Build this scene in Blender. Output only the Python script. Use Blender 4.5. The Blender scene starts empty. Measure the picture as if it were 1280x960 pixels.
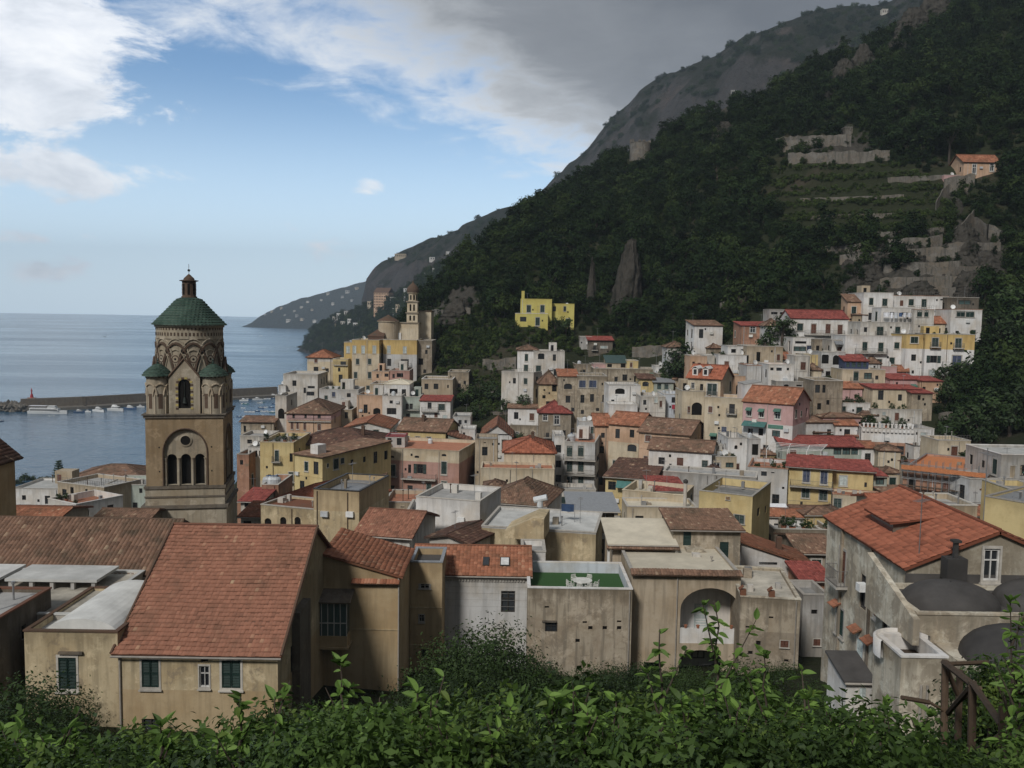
import bpy, math, random
import numpy as np
from mathutils import Vector, Matrix
from mathutils.bvhtree import BVHTree

random.seed(7); np.random.seed(7)
R = math.radians
S = bpy.context.scene
COL = S.collection

# ------------------------------------------------------------------ camera
F = 1070.0                        # focal length in photo pixels (1280 wide)
CAMZ = 60.0
HAZE = 1.2e-4
PITCH, ROLL = math.atan(86.0/F), R(0.9)
cam_d = bpy.data.cameras.new('camera')
cam_d.sensor_width = 36.0; cam_d.lens = F/1280*36
cam_d.clip_start = 0.1; cam_d.clip_end = 60000
cam = bpy.data.objects.new('camera', cam_d); COL.objects.link(cam); S.camera = cam
_f = Vector((0, math.cos(PITCH), -math.sin(PITCH)))
_u0 = Vector((0, math.sin(PITCH), math.cos(PITCH))); _r0 = Vector((1, 0, 0))
_r = _r0*math.cos(ROLL) + _u0*math.sin(ROLL)
_u = _u0*math.cos(ROLL) - _r0*math.sin(ROLL)
CAM = Vector((0, 0, CAMZ))
cam.matrix_world = Matrix(((_r.x, _u.x, -_f.x, 0), (_r.y, _u.y, -_f.y, 0), (_r.z, _u.z, -_f.z, CAMZ), (0, 0, 0, 1)))

# ------------------------------------------------------------------ sun, sky, exposure
SUN_EL, SUN_DIR = R(41), Vector((-0.46, -0.88, 0)).normalized()
tosun = (SUN_DIR*math.cos(SUN_EL) + Vector((0, 0, math.sin(SUN_EL)))).normalized()
sun_d = bpy.data.lights.new('sun', 'SUN'); sun_d.energy = 2.1; sun_d.angle = R(10); sun_d.color = (1, .97, .93)
sun = bpy.data.objects.new('sun', sun_d); COL.objects.link(sun)
sun.rotation_euler = (-tosun).to_track_quat('-Z', 'Y').to_euler()
S.view_settings.view_transform = 'Standard'; S.view_settings.look = 'None'
S.view_settings.exposure = 0.38; S.view_settings.gamma = 1.0; S.view_settings.use_curve_mapping = False
S.cycles.use_denoising = True
S.cycles.max_bounces = 5; S.cycles.diffuse_bounces = 2; S.cycles.glossy_bounces = 2; S.cycles.transmission_bounces = 2
S.cycles.transparent_max_bounces = 4; S.cycles.volume_bounces = 1
S.cycles.caustics_reflective = False; S.cycles.caustics_refractive = False

class NT:
    def __init__(s, tree): s.t = tree; s.n = tree.nodes; s.l = tree.links
    def add(s, typ, **kw):
        n = s.n.new(typ)
        for k, v in kw.items():
            if hasattr(n, k): setattr(n, k, v)
            else: n.inputs[k].default_value = v
        return n
    def link(s, a, b): s.l.new(a, b)
    def val(s, sock, v):
        if hasattr(v, 'is_output'): s.l.new(v, sock)
        elif v is not None: sock.default_value = v
    def math(s, op, a, b=None, c=None, clamp=False):
        n = s.n.new('ShaderNodeMath'); n.operation = op; n.use_clamp = clamp
        s.val(n.inputs[0], a); s.val(n.inputs[1], b)
        if c is not None: s.val(n.inputs[2], c)
        return n.outputs[0]
    def mix(s, fac, a, b, mode='MIX'):
        n = s.n.new('ShaderNodeMix'); n.data_type = 'RGBA'; n.blend_type = mode; n.clamp_factor = True
        s.val(n.inputs[0], fac); s.val(n.inputs[6], a); s.val(n.inputs[7], b)
        return n.outputs[2]
    def noise(s, vec, scale, detail=4, rough=.55, dist=0):
        n = s.add('ShaderNodeTexNoise', Scale=scale, Detail=detail, Roughness=rough, Distortion=dist)
        if vec is not None: s.link(vec, n.inputs['Vector'])
        return n.outputs[0]
    def ramp(s, fac, stops):
        n = s.n.new('ShaderNodeValToRGB'); e = n.color_ramp.elements
        while len(e) < len(stops): e.new(1)
        for i, (p, c) in enumerate(stops):
            e[i].position = p; e[i].color = (*c, 1) if len(c) == 3 else c
        s.link(fac, n.inputs[0]); return n.outputs[0]
    def step(s, v, a, b):
        n = s.n.new('ShaderNodeMapRange'); n.interpolation_type = 'SMOOTHSTEP'
        s.val(n.inputs[0], v); n.inputs[1].default_value = a; n.inputs[2].default_value = b
        return n.outputs[0]
    def xyz(s, v):
        n = s.n.new('ShaderNodeSeparateXYZ'); s.link(v, n.inputs[0]); return n.outputs
    def comb(s, x, y, z=0.0):
        n = s.n.new('ShaderNodeCombineXYZ'); s.val(n.inputs[0], x); s.val(n.inputs[1], y); s.val(n.inputs[2], z); return n.outputs[0]

W = bpy.data.worlds.new('World'); S.world = W; W.use_nodes = True
w = NT(W.node_tree); w.n.clear()
sky = w.add('ShaderNodeTexSky', sky_type='NISHITA', sun_disc=False)
sky.sun_elevation = SUN_EL; sky.sun_rotation = math.atan2(SUN_DIR.x, SUN_DIR.y)
sky.air_density = 1.0; sky.dust_density = 0.6; sky.ozone_density = 1.5
tc = w.add('ShaderNodeTexCoord')
dx, dy, dz = w.xyz(tc.outputs['Generated'])
zz = w.math('ADD', w.math('MAXIMUM', dz, 0.0), .12)
cu, cv = w.math('DIVIDE', dx, zz), w.math('DIVIDE', dy, zz)
cvec = w.comb(cu, cv)
n1 = w.math('SUBTRACT', w.noise(cvec, 1.1, 6, .6, .25), .5)
n2 = w.math('SUBTRACT', w.noise(cvec, 3.4, 8, .66, .5), .5)
# the great cloud deck: its edge runs across the sky from high over the sea to low over the hills
sd = w.math('MULTIPLY', w.math('SUBTRACT', w.math('MULTIPLY', w.math('ADD', cu, .9), 1.65), w.math('MULTIPLY', w.math('SUBTRACT', cv, 1.96), 1.17)), .495)
sdn = w.math('ADD', sd, w.math('ADD', w.math('MULTIPLY', n1, 1.5), w.math('MULTIPLY', n2, 1.25)))
deck = w.step(sdn, -.16, .42)
def deck_col():
    s2 = w.math('ADD', sd, w.math('ADD', w.math('MULTIPLY', n1, .85), w.math('MULTIPLY', n2, .55)))
    return w.ramp(w.math('MULTIPLY', s2, .4, clamp=True), [(0, (.80, .83, .87)), (.07, (.68, .71, .75)), (.14, (.42, .44, .465)), (.24, (.205, .217, .238)), (.42, (.112, .122, .141)), (1, (.155, .163, .178))])
# scattered fair-weather clouds over the sea
el = w.math('DIVIDE', dz, w.math('MAXIMUM', w.math('SQRT', w.math('ADD', w.math('MULTIPLY', dx, dx), w.math('MULTIPLY', dy, dy))), .001))
az = w.math('ARCTAN2', dx, dy)
nb = w.noise(w.comb(w.math('MULTIPLY', az, 9.0), w.math('MULTIPLY', el, 17.0)), 1.0, 9, .66, .35)
blobs = None
for px, py, rx, ry, a in [(20, 55, 150, 110, 1.15), (30, 225, 170, 34, .85), (200, 70, 90, 22, .35), (455, 243, 34, 17, .6), (240, 160, 80, 26, .5), (420, 322, 60, 26, .42), (60, 350, 55, 20, .6), (15, 310, 40, 10, .6), (115, 308, 22, 8, .6), (190, 88, 20, 7, .5), (290, 350, 70, 14, .3)]:
    ca, ce = math.atan((px-640)/F), (396-py)/F*math.cos(math.atan((px-640)/F))
    q = w.math('ADD', w.math('POWER', w.math('MULTIPLY', w.math('SUBTRACT', az, ca), F/rx), 2.0), w.math('POWER', w.math('MULTIPLY', w.math('SUBTRACT', el, ce), F/ry), 2.0))
    b = w.math('MULTIPLY', w.math('EXPONENT', w.math('MULTIPLY', q, -1.0)), a)
    blobs = b if blobs is None else w.math('MAXIMUM', blobs, b)
cum = w.step(w.math('ADD', w.math('MULTIPLY', w.math('SUBTRACT', nb, .5), 2.3), blobs), .36, .74)
base = w.mix(w.math('MULTIPLY', w.step(el, .28, 0.0), .70), w.mix(1.0, sky.outputs[0], (.70, .91, 1.06, 1), 'MULTIPLY'), (10.2, 12.2, 14.0, 1))
SKY_K = .100
colr = w.mix(1.0, base, (SKY_K, SKY_K, SKY_K, 1), 'MULTIPLY')
cshade = w.ramp(w.noise(w.comb(w.math('MULTIPLY', az, 7.0), w.math('MULTIPLY', el, 15.0)), 1.6, 8, .62, .3), [(.32, (.62, .65, .70)), (.50, (.84, .86, .90)), (.66, (1.0, 1.0, 1.0))])
colr = w.mix(w.math('MULTIPLY', cum, .90), colr, cshade)
colr = w.mix(deck, colr, deck_col())
below = w.step(dz, -.02, -.005)
colr = w.mix(below, (.10, .12, .13, 1), colr)
bg = w.add('ShaderNodeBackground'); bg.inputs[1].default_value = 1.0
w.link(colr, bg.inputs[0])
wo = w.add('ShaderNodeOutputWorld'); w.link(bg.outputs[0], wo.inputs[0])

# ------------------------------------------------------------------ pixel <-> world helpers
def ray(px, py):
    v = _f + _r*((px-640)/F) + _u*((480-py)/F)
    return v/v.y
def P(px, py, d): return CAM + ray(px, py)*d
def proj(p):
    q = Vector(p)-CAM; k = q.dot(_f)
    return 640+F*q.dot(_r)/k, 480-F*q.dot(_u)/k

# ------------------------------------------------------------------ materials
MATS = {}
def pbsdf(name, rough=.8, spec=.25):
    m = bpy.data.materials.new(name); m.use_nodes = True; t = NT(m.node_tree)
    b = t.n['Principled BSDF']; b.inputs['Roughness'].default_value = rough
    b.inputs['Specular IOR Level'].default_value = spec
    return m, t, b
def bump(t, b, h, strength=.3, dist=.05):
    n = t.add('ShaderNodeBump', Strength=strength, Distance=dist); t.link(h, n.inputs['Height']); t.link(n.outputs[0], b.inputs['Normal'])
def plaster(name, c, dirt=.35, rough=.9, peel=0.0, peelc=(.20, .165, .125)):
    m, t, b = pbsdf(name, rough, .15)
    g = t.add('ShaderNodeNewGeometry'); pos = g.outputs['Position']
    x, y, z = t.xyz(pos)
    n_big = t.noise(pos, .33, 5, .6)
    n_mid = t.noise(pos, 1.7, 6, .65)
    streak = t.noise(t.comb(t.math('MULTIPLY', t.math('ADD', x, y), 2.2), t.math('MULTIPLY', z, .16)), 1.0, 4, .6)
    fine = t.noise(pos, 9, 4, .7)
    dark = tuple(v*.52 for v in c); warm = (c[0]*.80, c[1]*.73, c[2]*.64)
    col = t.mix(t.math('MULTIPLY', t.step(n_big, .40, .68), .85), (*c, 1), (*warm, 1))
    blot = t.noise(pos, .22, 7, .7, .8); col = t.mix(t.math('MULTIPLY', t.step(blot, .50, .66), dirt*.65, clamp=True), col, (c[0]*.55, c[1]*.46, c[2]*.40, 1))
    col = t.mix(t.math('MULTIPLY', t.step(streak, .46, .64), dirt*1.25, clamp=True), col, (*dark, 1))
    col = t.mix(t.math('MULTIPLY', t.step(n_mid, .52, .70), dirt*.9, clamp=True), col, (c[0]*.6, c[1]*.57, c[2]*.52, 1))
    if peel > 0:
        col = t.mix(t.math('MULTIPLY', t.step(t.noise(pos, .6, 10, .74, .2), .53, .60), .5), col, (min(.75, c[0]*1.45), min(.73, c[1]*1.45), min(.7, c[2]*1.48), 1))
        col = t.mix(t.math('MULTIPLY', t.step(t.math('ADD', t.noise(pos, .9, 9, .72, .5), t.math('MULTIPLY', n_big, .5)), .86-peel*.32, .95-peel*.32), .6), col, (*peelc, 1))
    at = t.add('ShaderNodeAttribute', attribute_name='below'); dn = t.math('SUBTRACT', at.outputs['Fac'], 10.0)
    run = t.noise(t.comb(t.math('MULTIPLY', t.math('ADD', x, t.math('MULTIPLY', y, .7)), 1.6), t.math('MULTIPLY', z, .10)), 1.0, 6, .7)
    gr = t.math('SUBTRACT', t.math('MULTIPLY', run, 4.2), t.math('ADD', dn, .75))
    gr = t.math('MULTIPLY', t.step(gr, 0.0, 1.3), t.step(at.outputs['Fac'], 5.0, 6.0))
    col = t.mix(t.math('MULTIPLY', gr, min(.7, dirt*1.05)), col, (c[0]*.30, c[1]*.28, c[2]*.25, 1))
    col = t.mix(t.math('MULTIPLY', fine, .22), col, (c[0]*.72, c[1]*.7, c[2]*.66, 1))
    t.link(col, b.inputs['Base Color'])
    bump(t, b, t.math('ADD', fine, t.math('MULTIPLY', n_mid, 2.0)), .35, .03)
    MATS[name] = m; return m
for nm, c, dt, pl in [('white', (.72, .71, .69), .3, 0), ('offwhite', (.60, .575, .53), .45, 0), ('cream', (.60, .52, .39), .35, 0), ('yellow', (.62, .50, .26), .28, 0),
                      ('lemon', (.58, .52, .17), .12, 0), ('gold', (.60, .44, .19), .3, 0), ('pink', (.46, .28, .235), .35, 0), ('rose', (.56, .37, .36), .25, 0),
                      ('peach', (.58, .40, .28), .35, 0), ('grey', (.42, .41, .39), .45, 0), ('palegrey', (.55, .55, .54), .35, 0), ('stone', (.31, .265, .205), .55, .25),
                      ('beige', (.47, .395, .295), .45, 0), ('ochre', (.52, .43, .28), .5, .12), ('tawny', (.47, .365, .225), .35, 0), ('oldwall', (.40, .345, .265), .75, .3),
                      ('bluewhite', (.57, .61, .66), .25, 0), ('brickred', (.40, .23, .16), .5, .2), ('darkwall', (.155, .135, .11), .6, .2), ('ruin', (.57, .52, .42), .62, .42),
                      ('greenish', (.42, .47, .42), .35, 0), ('towerwall', (.30, .225, .14), .35, .05), ('towerpale', (.37, .325, .25), .5, .12), ('rockgrey', (.17, .158, .138), .8, .3)]:
    plaster(nm, c, dt, peel=pl)
def plain(name, c, rough=.6, spec=.3, metal=0, nscale=3.0, var=.35, bmp=.15):
    m, t, b = pbsdf(name, rough, spec); b.inputs['Metallic'].default_value = metal
    g = t.add('ShaderNodeNewGeometry'); n = t.noise(g.outputs['Position'], nscale, 5, .65)
    oi = t.add('ShaderNodeObjectInfo')
    f = t.math('ADD', t.math('MULTIPLY', n, .8), t.math('MULTIPLY', oi.outputs['Random'], .35))
    t.link(t.mix(t.step(f, .25, .95), (*[v*(1-var) for v in c], 1), (*[min(1, v*(1+var*.6)) for v in c], 1)), b.inputs['Base Color'])
    bump(t, b, n, bmp, .02); MATS[name] = m; return m
plain('shutter_green', (.014, .036, .030), .55); plain('shutter_brown', (.13, .055, .035), .6); plain('shutter_blue', (.045, .06, .11), .55)
plain('shutter_white', (.50, .56, .54), .6); plain('frame_white', (.62, .61, .58), .55); plain('frame_dark', (.05, .045, .04), .5)
plain('trim', (.46, .43, .38), .85); plain('wood', (.10, .068, .045), .8, nscale=9); plain('paintred', (.33, .055, .06), .6)
plain('roofgrey', (.33, .325, .31), .9, nscale=.6, var=.5); plain('roofwhite', (.60, .60, .57), .85, nscale=.5, var=.4); plain('roofcream', (.62, .56, .44), .85, nscale=.7, var=.25)
plain('roofstain', (.52, .48, .40), .9, nscale=.55, var=.65); plain('terracotta_floor', (.42, .185, .11), .8, nscale=1.2); plain('lead', (.26, .27, .28), .5)
plain('black_roof', (.075, .070, .066), .75, nscale=.8, var=.5); plain('metal', (.30, .30, .30), .45, metal=.5); plain('whitepaint', (.70, .70, .68), .45)
plain('bluetarp', (.08, .17, .35), .6); plain('teal', (.07, .18, .165), .7); plain('awning_green', (.10, .22, .17), .7); plain('redcloth', (.45, .05, .08), .8)
plain('clothwhite', (.68, .69, .72), .85); plain('orange_net', (.50, .19, .08), .8, nscale=4); plain('turf', (.045, .12, .035), .95, nscale=14); plain('plastic', (.70, .69, .63), .4)
plain('tank', (.55, .57, .58), .4); plain('rail', (.16, .15, .14), .5); plain('soil', (.07, .05, .035), .95); plain('pot', (.34, .14, .08), .8)
plain('darkgreen_tile', (.032, .055, .043), .3, .5, nscale=5, var=.5); plain('hullblue', (.05, .09, .18), .35); plain('yellowbrick', (.46, .37, .13), .8); plain('umber', (.10, .066, .045), .85)
plain('bronze', (.02, .026, .022), .6); plain('lighthouse_red', (.45, .03, .04), .5); plain('asphalt', (.055, .055, .055), .9); plain('gutter', (.34, .31, .27), .6)
def glass():
    m, t, b = pbsdf('glass', .12, .5); g = t.add('ShaderNodeObjectInfo')
    t.link(t.mix(g.outputs['Random'], (.012, .014, .016, 1), (.045, .05, .055, 1)), b.inputs['Base Color']); MATS['glass'] = m
glass()
m, t, b = pbsdf('greenglass', .2, .5); b.inputs['Base Color'].default_value = (.07, .11, .105, 1); MATS['greenglass'] = m
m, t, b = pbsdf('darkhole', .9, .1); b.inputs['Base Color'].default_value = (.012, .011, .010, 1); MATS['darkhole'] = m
def tilemat(name, c, moss=.25, pale=(.46, .33, .22)):
    m, t, b = pbsdf(name, .85, .2)
    a = t.add('ShaderNodeAttribute', attribute_name='tint'); tin = a.outputs['Fac']
    g = t.add('ShaderNodeNewGeometry'); pos = g.outputs['Position']
    nb = t.noise(pos, .45, 5, .6); nf = t.noise(pos, 6, 4, .6)
    col = t.ramp(tin, [(0, tuple(v*.55 for v in c)), (.35, tuple(v*.9 for v in c)), (.75, tuple(v*1.15 for v in c)), (.93, tuple(p*.5+v*.6 for p, v in zip(pale, c))), (1, pale)])
    col = t.mix(t.math('MULTIPLY', t.step(nb, .45, .72), moss*1.6, clamp=True), col, (c[0]*.35, c[1]*.5, c[2]*.5, 1))
    col = t.mix(t.math('MULTIPLY', t.step(nf, .5, .8), moss, clamp=True), col, (.11, .10, .085, 1))
    t.link(col, b.inputs['Base Color']); bump(t, b, nf, .3, .02); MATS[name] = m
tilemat('tile_red', (.29, .135, .088), .26, (.44, .30, .19)); tilemat('tile_orange', (.34, .142, .082), .36); tilemat('tile_brown', (.21, .125, .085), .42, (.44, .35, .24)); tilemat('tile_dark', (.125, .068, .05), .42)
tilemat('tile_crimson', (.25, .068, .056), .12, (.36, .12, .09)); tilemat('tile_green', (.040, .073, .055), .5, (.20, .26, .21)); tilemat('tile_new', (.34, .118, .068), .08, (.42, .17, .10))
def leafmat(name, dark, light, trans=.25, alt=None, spec=.3):
    m, t, b = pbsdf(name, .6, spec)
    a = t.add('ShaderNodeAttribute', attribute_name='tint'); oi = t.add('ShaderNodeObjectInfo')
    f = t.math('ADD', t.math('MULTIPLY', a.outputs['Fac'], .55), t.math('MULTIPLY', oi.outputs['Random'], .55))
    col = t.ramp(f, [(0, dark), (.5, tuple((p+q)/2 for p, q in zip(dark, light))), (1, light)])
    if alt:
        col = t.mix(t.step(oi.outputs['Random'], .62, .95), col, (*alt, 1))
    t.link(col, b.inputs['Base Color'])
    tr = t.add('ShaderNodeBsdfTranslucent'); t.link(col, tr.inputs[0]); mx = t.add('ShaderNodeMixShader'); mx.inputs[0].default_value = trans
    t.link(b.outputs[0], mx.inputs[1]); t.link(tr.outputs[0], mx.inputs[2]); t.link(mx.outputs[0], t.n['Material Output'].inputs[0]); MATS[name] = m
leafmat('leaf_hill', (.004, .009, .003), (.028, .052, .016), .12, (.036, .056, .016), .06)
leafmat('leaf_terrace', (.018, .030, .010), (.085, .125, .032), .2, None, .08)
leafmat('leaf_dark', (.008, .018, .005), (.050, .088, .022), .2)
leafmat('leaf_bush', (.012, .029, .006), (.12, .205, .042), .3, (.115, .17, .034))
leafmat('leaf_bright', (.045, .095, .018), (.26, .42, .09), .4)
plain('bark', (.075, .058, .045), .9, nscale=8)
def terrain_mat():
    m, t, b = pbsdf('hillside', .95, .1)
    g = t.add('ShaderNodeNewGeometry'); pos = g.outputs['Position']
    n = t.noise(pos, .05, 6, .65); n2 = t.noise(pos, .6, 6, .7)
    at = t.add('ShaderNodeAttribute', attribute_name='rock')
    green = t.mix(n2, (.010, .015, .007, 1), (.038, .042, .020, 1))
    green = t.mix(t.step(n, .48, .7), green, (.05, .042, .029, 1))
    v = t.add('ShaderNodeTexVoronoi', Scale=.35); t.link(pos, v.inputs[0])
    rock = t.mix(n2, (.022, .021, .018, 1), (.10, .090, .076, 1))
    rock = t.mix(t.step(t.noise(t.comb(*[t.math('MULTIPLY', s, k) for s, k in zip(t.xyz(pos), (.8, .8, .12))]), 1.0, 5, .7), .45, .7), rock, (.028, .028, .022, 1))
    t.link(t.mix(t.step(t.math('ADD', at.outputs['Fac'], t.math('MULTIPLY', t.math('SUBTRACT', n2, .5), .9)), .35, .65), green, rock), b.inputs['Base Color'])
    bump(t, b, n2, .9, .6); MATS['hillside'] = m
terrain_mat()
def mountain_mat():
    m, t, b = pbsdf('mountainside', .95, .1)
    g = t.add('ShaderNodeNewGeometry'); pos = g.outputs['Position']
    x, y, z = t.xyz(pos); nz = t.xyz(g.outputs['Normal'])[2]
    n = t.noise(pos, .012, 8, .68); n2 = t.noise(pos, .06, 6, .7)
    st = t.noise(t.comb(t.math('MULTIPLY', x, .035), t.math('MULTIPLY', y, .035), t.math('MULTIPLY', z, .007)), 1.0, 6, .7)
    green = t.mix(n2, (.008, .012, .007, 1), (.034, .036, .020, 1))
    rock = t.mix(st, (.016, .016, .017, 1), (.105, .096, .090, 1)); rock = t.mix(t.step(n, .52, .72), rock, (.10, .074, .060, 1))
    k = t.math('ADD', t.math('ADD', t.math('SUBTRACT', .72, nz), t.math('MULTIPLY', t.math('SUBTRACT', st, .5), .9)), t.math('MULTIPLY', t.math('SUBTRACT', n, .5), .9))
    t.link(t.mix(t.step(k, -.03, .22), green, rock), b.inputs['Base Color']); bump(t, b, t.math('ADD', t.math('ADD', n2, t.math('MULTIPLY', st, 2.0)), t.math('MULTIPLY', t.noise(pos, .22, 5, .7), .5)), 1.0, 9.0); MATS['mountainside'] = m
mountain_mat()
def sea_mat():
    m, t, b = pbsdf('seawater', .12, .5); b.inputs['Base Color'].default_value = (.034, .090, .150, 1); b.inputs['IOR'].default_value = 1.33
    g = t.add('ShaderNodeNewGeometry'); pos = g.outputs['Position']
    sx, sy, sz = t.xyz(pos)
    v = t.comb(t.math('MULTIPLY', sx, .55), sy)
    h = t.math('ADD', t.math('MULTIPLY', t.noise(v, .06, 5, .6), 1.6), t.math('ADD', t.math('MULTIPLY', t.noise(v, .35, 4, .6), .55), t.math('MULTIPLY', t.noise(v, .012, 4, .6), 1.5)))
    bump(t, b, h, .42, 2.2)
    rr = t.ramp(t.noise(t.comb(t.math('MULTIPLY', sx, .0016), t.math('MULTIPLY', sy, .006)), 1.0, 5, .6, .6), [(.35, (.10,)*3), (.65, (.26,)*3)])
    t.link(rr, b.inputs['Roughness']); MATS['seawater'] = m
sea_mat()

# ------------------------------------------------------------------ mesh helpers
class MB:
    """collects verts and faces of ONE mesh; mats are per face"""
    def __init__(s): s.v = []; s.f = []; s.m = []; s.tint = None
    def quad(s, a, b, c, d, m=0):
        i = len(s.v); s.v += [tuple(a), tuple(b), tuple(c), tuple(d)]; s.f.append((i, i+1, i+2, i+3)); s.m.append(m)
    def poly(s, pts, m=0):
        i = len(s.v); s.v += [tuple(p) for p in pts]; s.f.append(tuple(range(i, i+len(pts)))); s.m.append(m)
    def box(s, x0, y0, z0, x1, y1, z1, m=0, bottom=True):
        i = len(s.v)
        s.v += [(x0, y0, z0), (x1, y0, z0), (x1, y1, z0), (x0, y1, z0), (x0, y0, z1), (x1, y0, z1), (x1, y1, z1), (x0, y1, z1)]
        fs = [(0, 1, 5, 4), (1, 2, 6, 5), (2, 3, 7, 6), (3, 0, 4, 7), (4, 5, 6, 7)] + ([(3, 2, 1, 0)] if bottom else [])
        for f in fs: s.f.append(tuple(i+k for k in f)); s.m.append(m)
    def tube(s, pts, r, n=6, m=0, cap=True):
        pts = [Vector(p) for p in pts]; rs = r if isinstance(r, (list, tuple)) else [r]*len(pts)
        rings = []
        for k, p in enumerate(pts):
            d = (pts[min(k+1, len(pts)-1)]-pts[max(k-1, 0)]).normalized()
            a = d.orthogonal().normalized() if abs(d.z) > .9 else d.cross(Vector((0, 0, 1))).normalized()
            b_ = d.cross(a); base = len(s.v)
            for q in range(n):
                an = 2*math.pi*q/n; s.v.append(tuple(p+(a*math.cos(an)+b_*math.sin(an))*rs[k]))
            rings.append(base)
        for k in range(len(pts)-1):
            for q in range(n):
                s.f.append((rings[k]+q, rings[k]+(q+1) % n, rings[k+1]+(q+1) % n, rings[k+1]+q)); s.m.append(m)
        if cap:
            s.f.append(tuple(rings[0]+q for q in reversed(range(n)))); s.m.append(m)
            s.f.append(tuple(rings[-1]+q for q in range(n))); s.m.append(m)
    def lathe(s, prof, n=24, c=(0, 0), m=0, a0=0.0, a1=2*math.pi):
        full = abs(a1-a0-2*math.pi) < 1e-6; cols = n if full else n+1; base = len(s.v)
        for (r_, z_) in prof:
            for q in range(cols):
                an = a0+(a1-a0)*q/n; s.v.append((c[0]+r_*math.cos(an), c[1]+r_*math.sin(an), z_))
        for k in range(len(prof)-1):
            for q in range(n):
                q2 = (q+1) % cols
                s.f.append((base+k*cols+q, base+k*cols+q2, base+(k+1)*cols+q2, base+(k+1)*cols+q)); s.m.append(m)
    def slab(s, pts, t, m=0):
        pts = [Vector(p) for p in pts]; n = (pts[1]-pts[0]).cross(pts[2]-pts[0]).normalized()
        lo = [p-n*t for p in pts]; s.poly(pts, m); s.poly(list(reversed(lo)), m)
        for i in range(len(pts)):
            j = (i+1) % len(pts); s.quad(lo[i], lo[j], pts[j], pts[i], m)
    def build(s, name, mats, parent=None, smooth=False, loc=None, below=None):
        me = bpy.data.meshes.new(name); me.from_pydata(s.v, [], s.f)
        mats = mats if isinstance(mats, (list, tuple)) else [mats]
        for mm in mats: me.materials.append(MATS[mm])
        if len(mats) > 1: me.polygons.foreach_set('material_index', s.m)
        if smooth: me.polygons.foreach_set('use_smooth', [True]*len(s.f))
        if s.tint is not None:
            at = me.attributes.new('tint', 'FLOAT', 'POINT'); at.data.foreach_set('value', np.asarray(s.tint, dtype=np.float32))
        if below is not None: me.attributes.new('below', 'FLOAT', 'POINT').data.foreach_set('value', np.array([below-v[2]+10.0 for v in s.v], np.float32))
        me.update(); return link(name, me, parent, loc)
def link(name, me, parent=None, loc=None):
    o = bpy.data.objects.new(name, me); COL.objects.link(o)
    if parent is not None: o.parent = parent
    if loc is not None: o.location = loc
    return o
def tag(o, label=None, cat=None, group=None, kind=None):
    if label: o['label'] = label
    if cat: o['category'] = cat
    if group: o['group'] = group
    if kind: o['kind'] = kind
    return o
def empty(name, loc, rz=0.0):
    o = bpy.data.objects.new(name, None); COL.objects.link(o); o.location = loc; o.rotation_euler = (0, 0, rz); o.empty_display_size = .5; return o
def copy_tree(o, parent=None):
    c = o.copy(); COL.objects.link(c); c.parent = parent
    for ch in o.children: copy_tree(ch, c)
    return c

# ------------------------------------------------------------------ tiles
def tile_arrays(poly, eave_dir, pc, pr, h=.05):
    """barrel tiles laid over a planar polygon: returns verts, faces, tint"""
    p = [Vector(q) for q in poly]
    n = (p[1]-p[0]).cross(p[2]-p[0]).normalized()
    if n.z < 0: n = -n
    u = Vector(eave_dir).normalized(); v = n.cross(u).normalized()
    if v.z < 0: v = -v
    uv = np.array([((q-p[0]).dot(u), (q-p[0]).dot(v)) for q in p])
    u0, v0 = uv.min(0); u1, v1 = uv.max(0)
    nu, nv = max(1, int((u1-u0)/pc)), max(1, int((v1-v0)/pr))
    pcs, prs = (u1-u0)/nu, (v1-v0)/nv
    cu_, cv_ = np.meshgrid(u0+(np.arange(nu)+.5)*pcs, v0+(np.arange(nv)+.5)*prs)
    cu_, cv_ = cu_.ravel(), cv_.ravel()
    ins = np.zeros(len(cu_), bool); k = len(uv)
    for i in range(k):
        (ax, ay), (bx, by) = uv[i], uv[(i+1) % k]
        cond = (ay > cv_) != (by > cv_)
        with np.errstate(divide='ignore', invalid='ignore'):
            xx = (bx-ax)*(cv_-ay)/(by-ay)+ax
        ins ^= cond & (cu_ < xx)
    cu_, cv_ = cu_[ins], cv_[ins]; N = len(cu_)
    if N == 0: return np.zeros((0, 3)), np.zeros((0, 4), int), np.zeros(0)
    jit = np.random.uniform(-.022, .022, N)+np.sin(cu_*.7+cv_*.3)*.03; jh = np.random.uniform(-.014, .014, N)+np.sin(cu_*.45+1)*np.sin(cv_*.6)*.035
    us = np.array([-.5, -.27, .27, .5])*pcs; hs = np.array([.01, h, h, .01])
    V = np.zeros((N, 12, 3)); o = np.array(p[0]); U = np.array(u); VV = np.array(v); NN = np.array(n)
    for j in range(4):
        for r_, (dv, dh) in enumerate(((-prs*.56, .035 if h > .03 else .065), (prs*.5, .004))):
            pu = cu_+us[j]; pv = cv_+dv+jit; ph = hs[j]+dh+jh
            V[:, r_*4+j] = o+np.outer(pu, U)+np.outer(pv, VV)+np.outer(ph, NN)
        V[:, 8+j] = V[:, j]-NN*.05
    q = []
    for j in range(3): q += [(j, j+1, 5+j, 4+j), (8+j, 9+j, 1+j, j)]
    q = np.array(q); Fc = (q[None]+(np.arange(N)*12)[:, None, None]).reshape(-1, 4)
    patch = np.sin(cu_*.9+cv_*.4)*.06
    tint = np.clip(np.random.beta(2.2, 2.6, N)+patch, 0, 1) if h > .03 else np.clip(np.random.normal(.52, .13, N)+patch*.6, 0, 1)
    return V.reshape(-1, 3), Fc, np.repeat(tint, 12)
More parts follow.
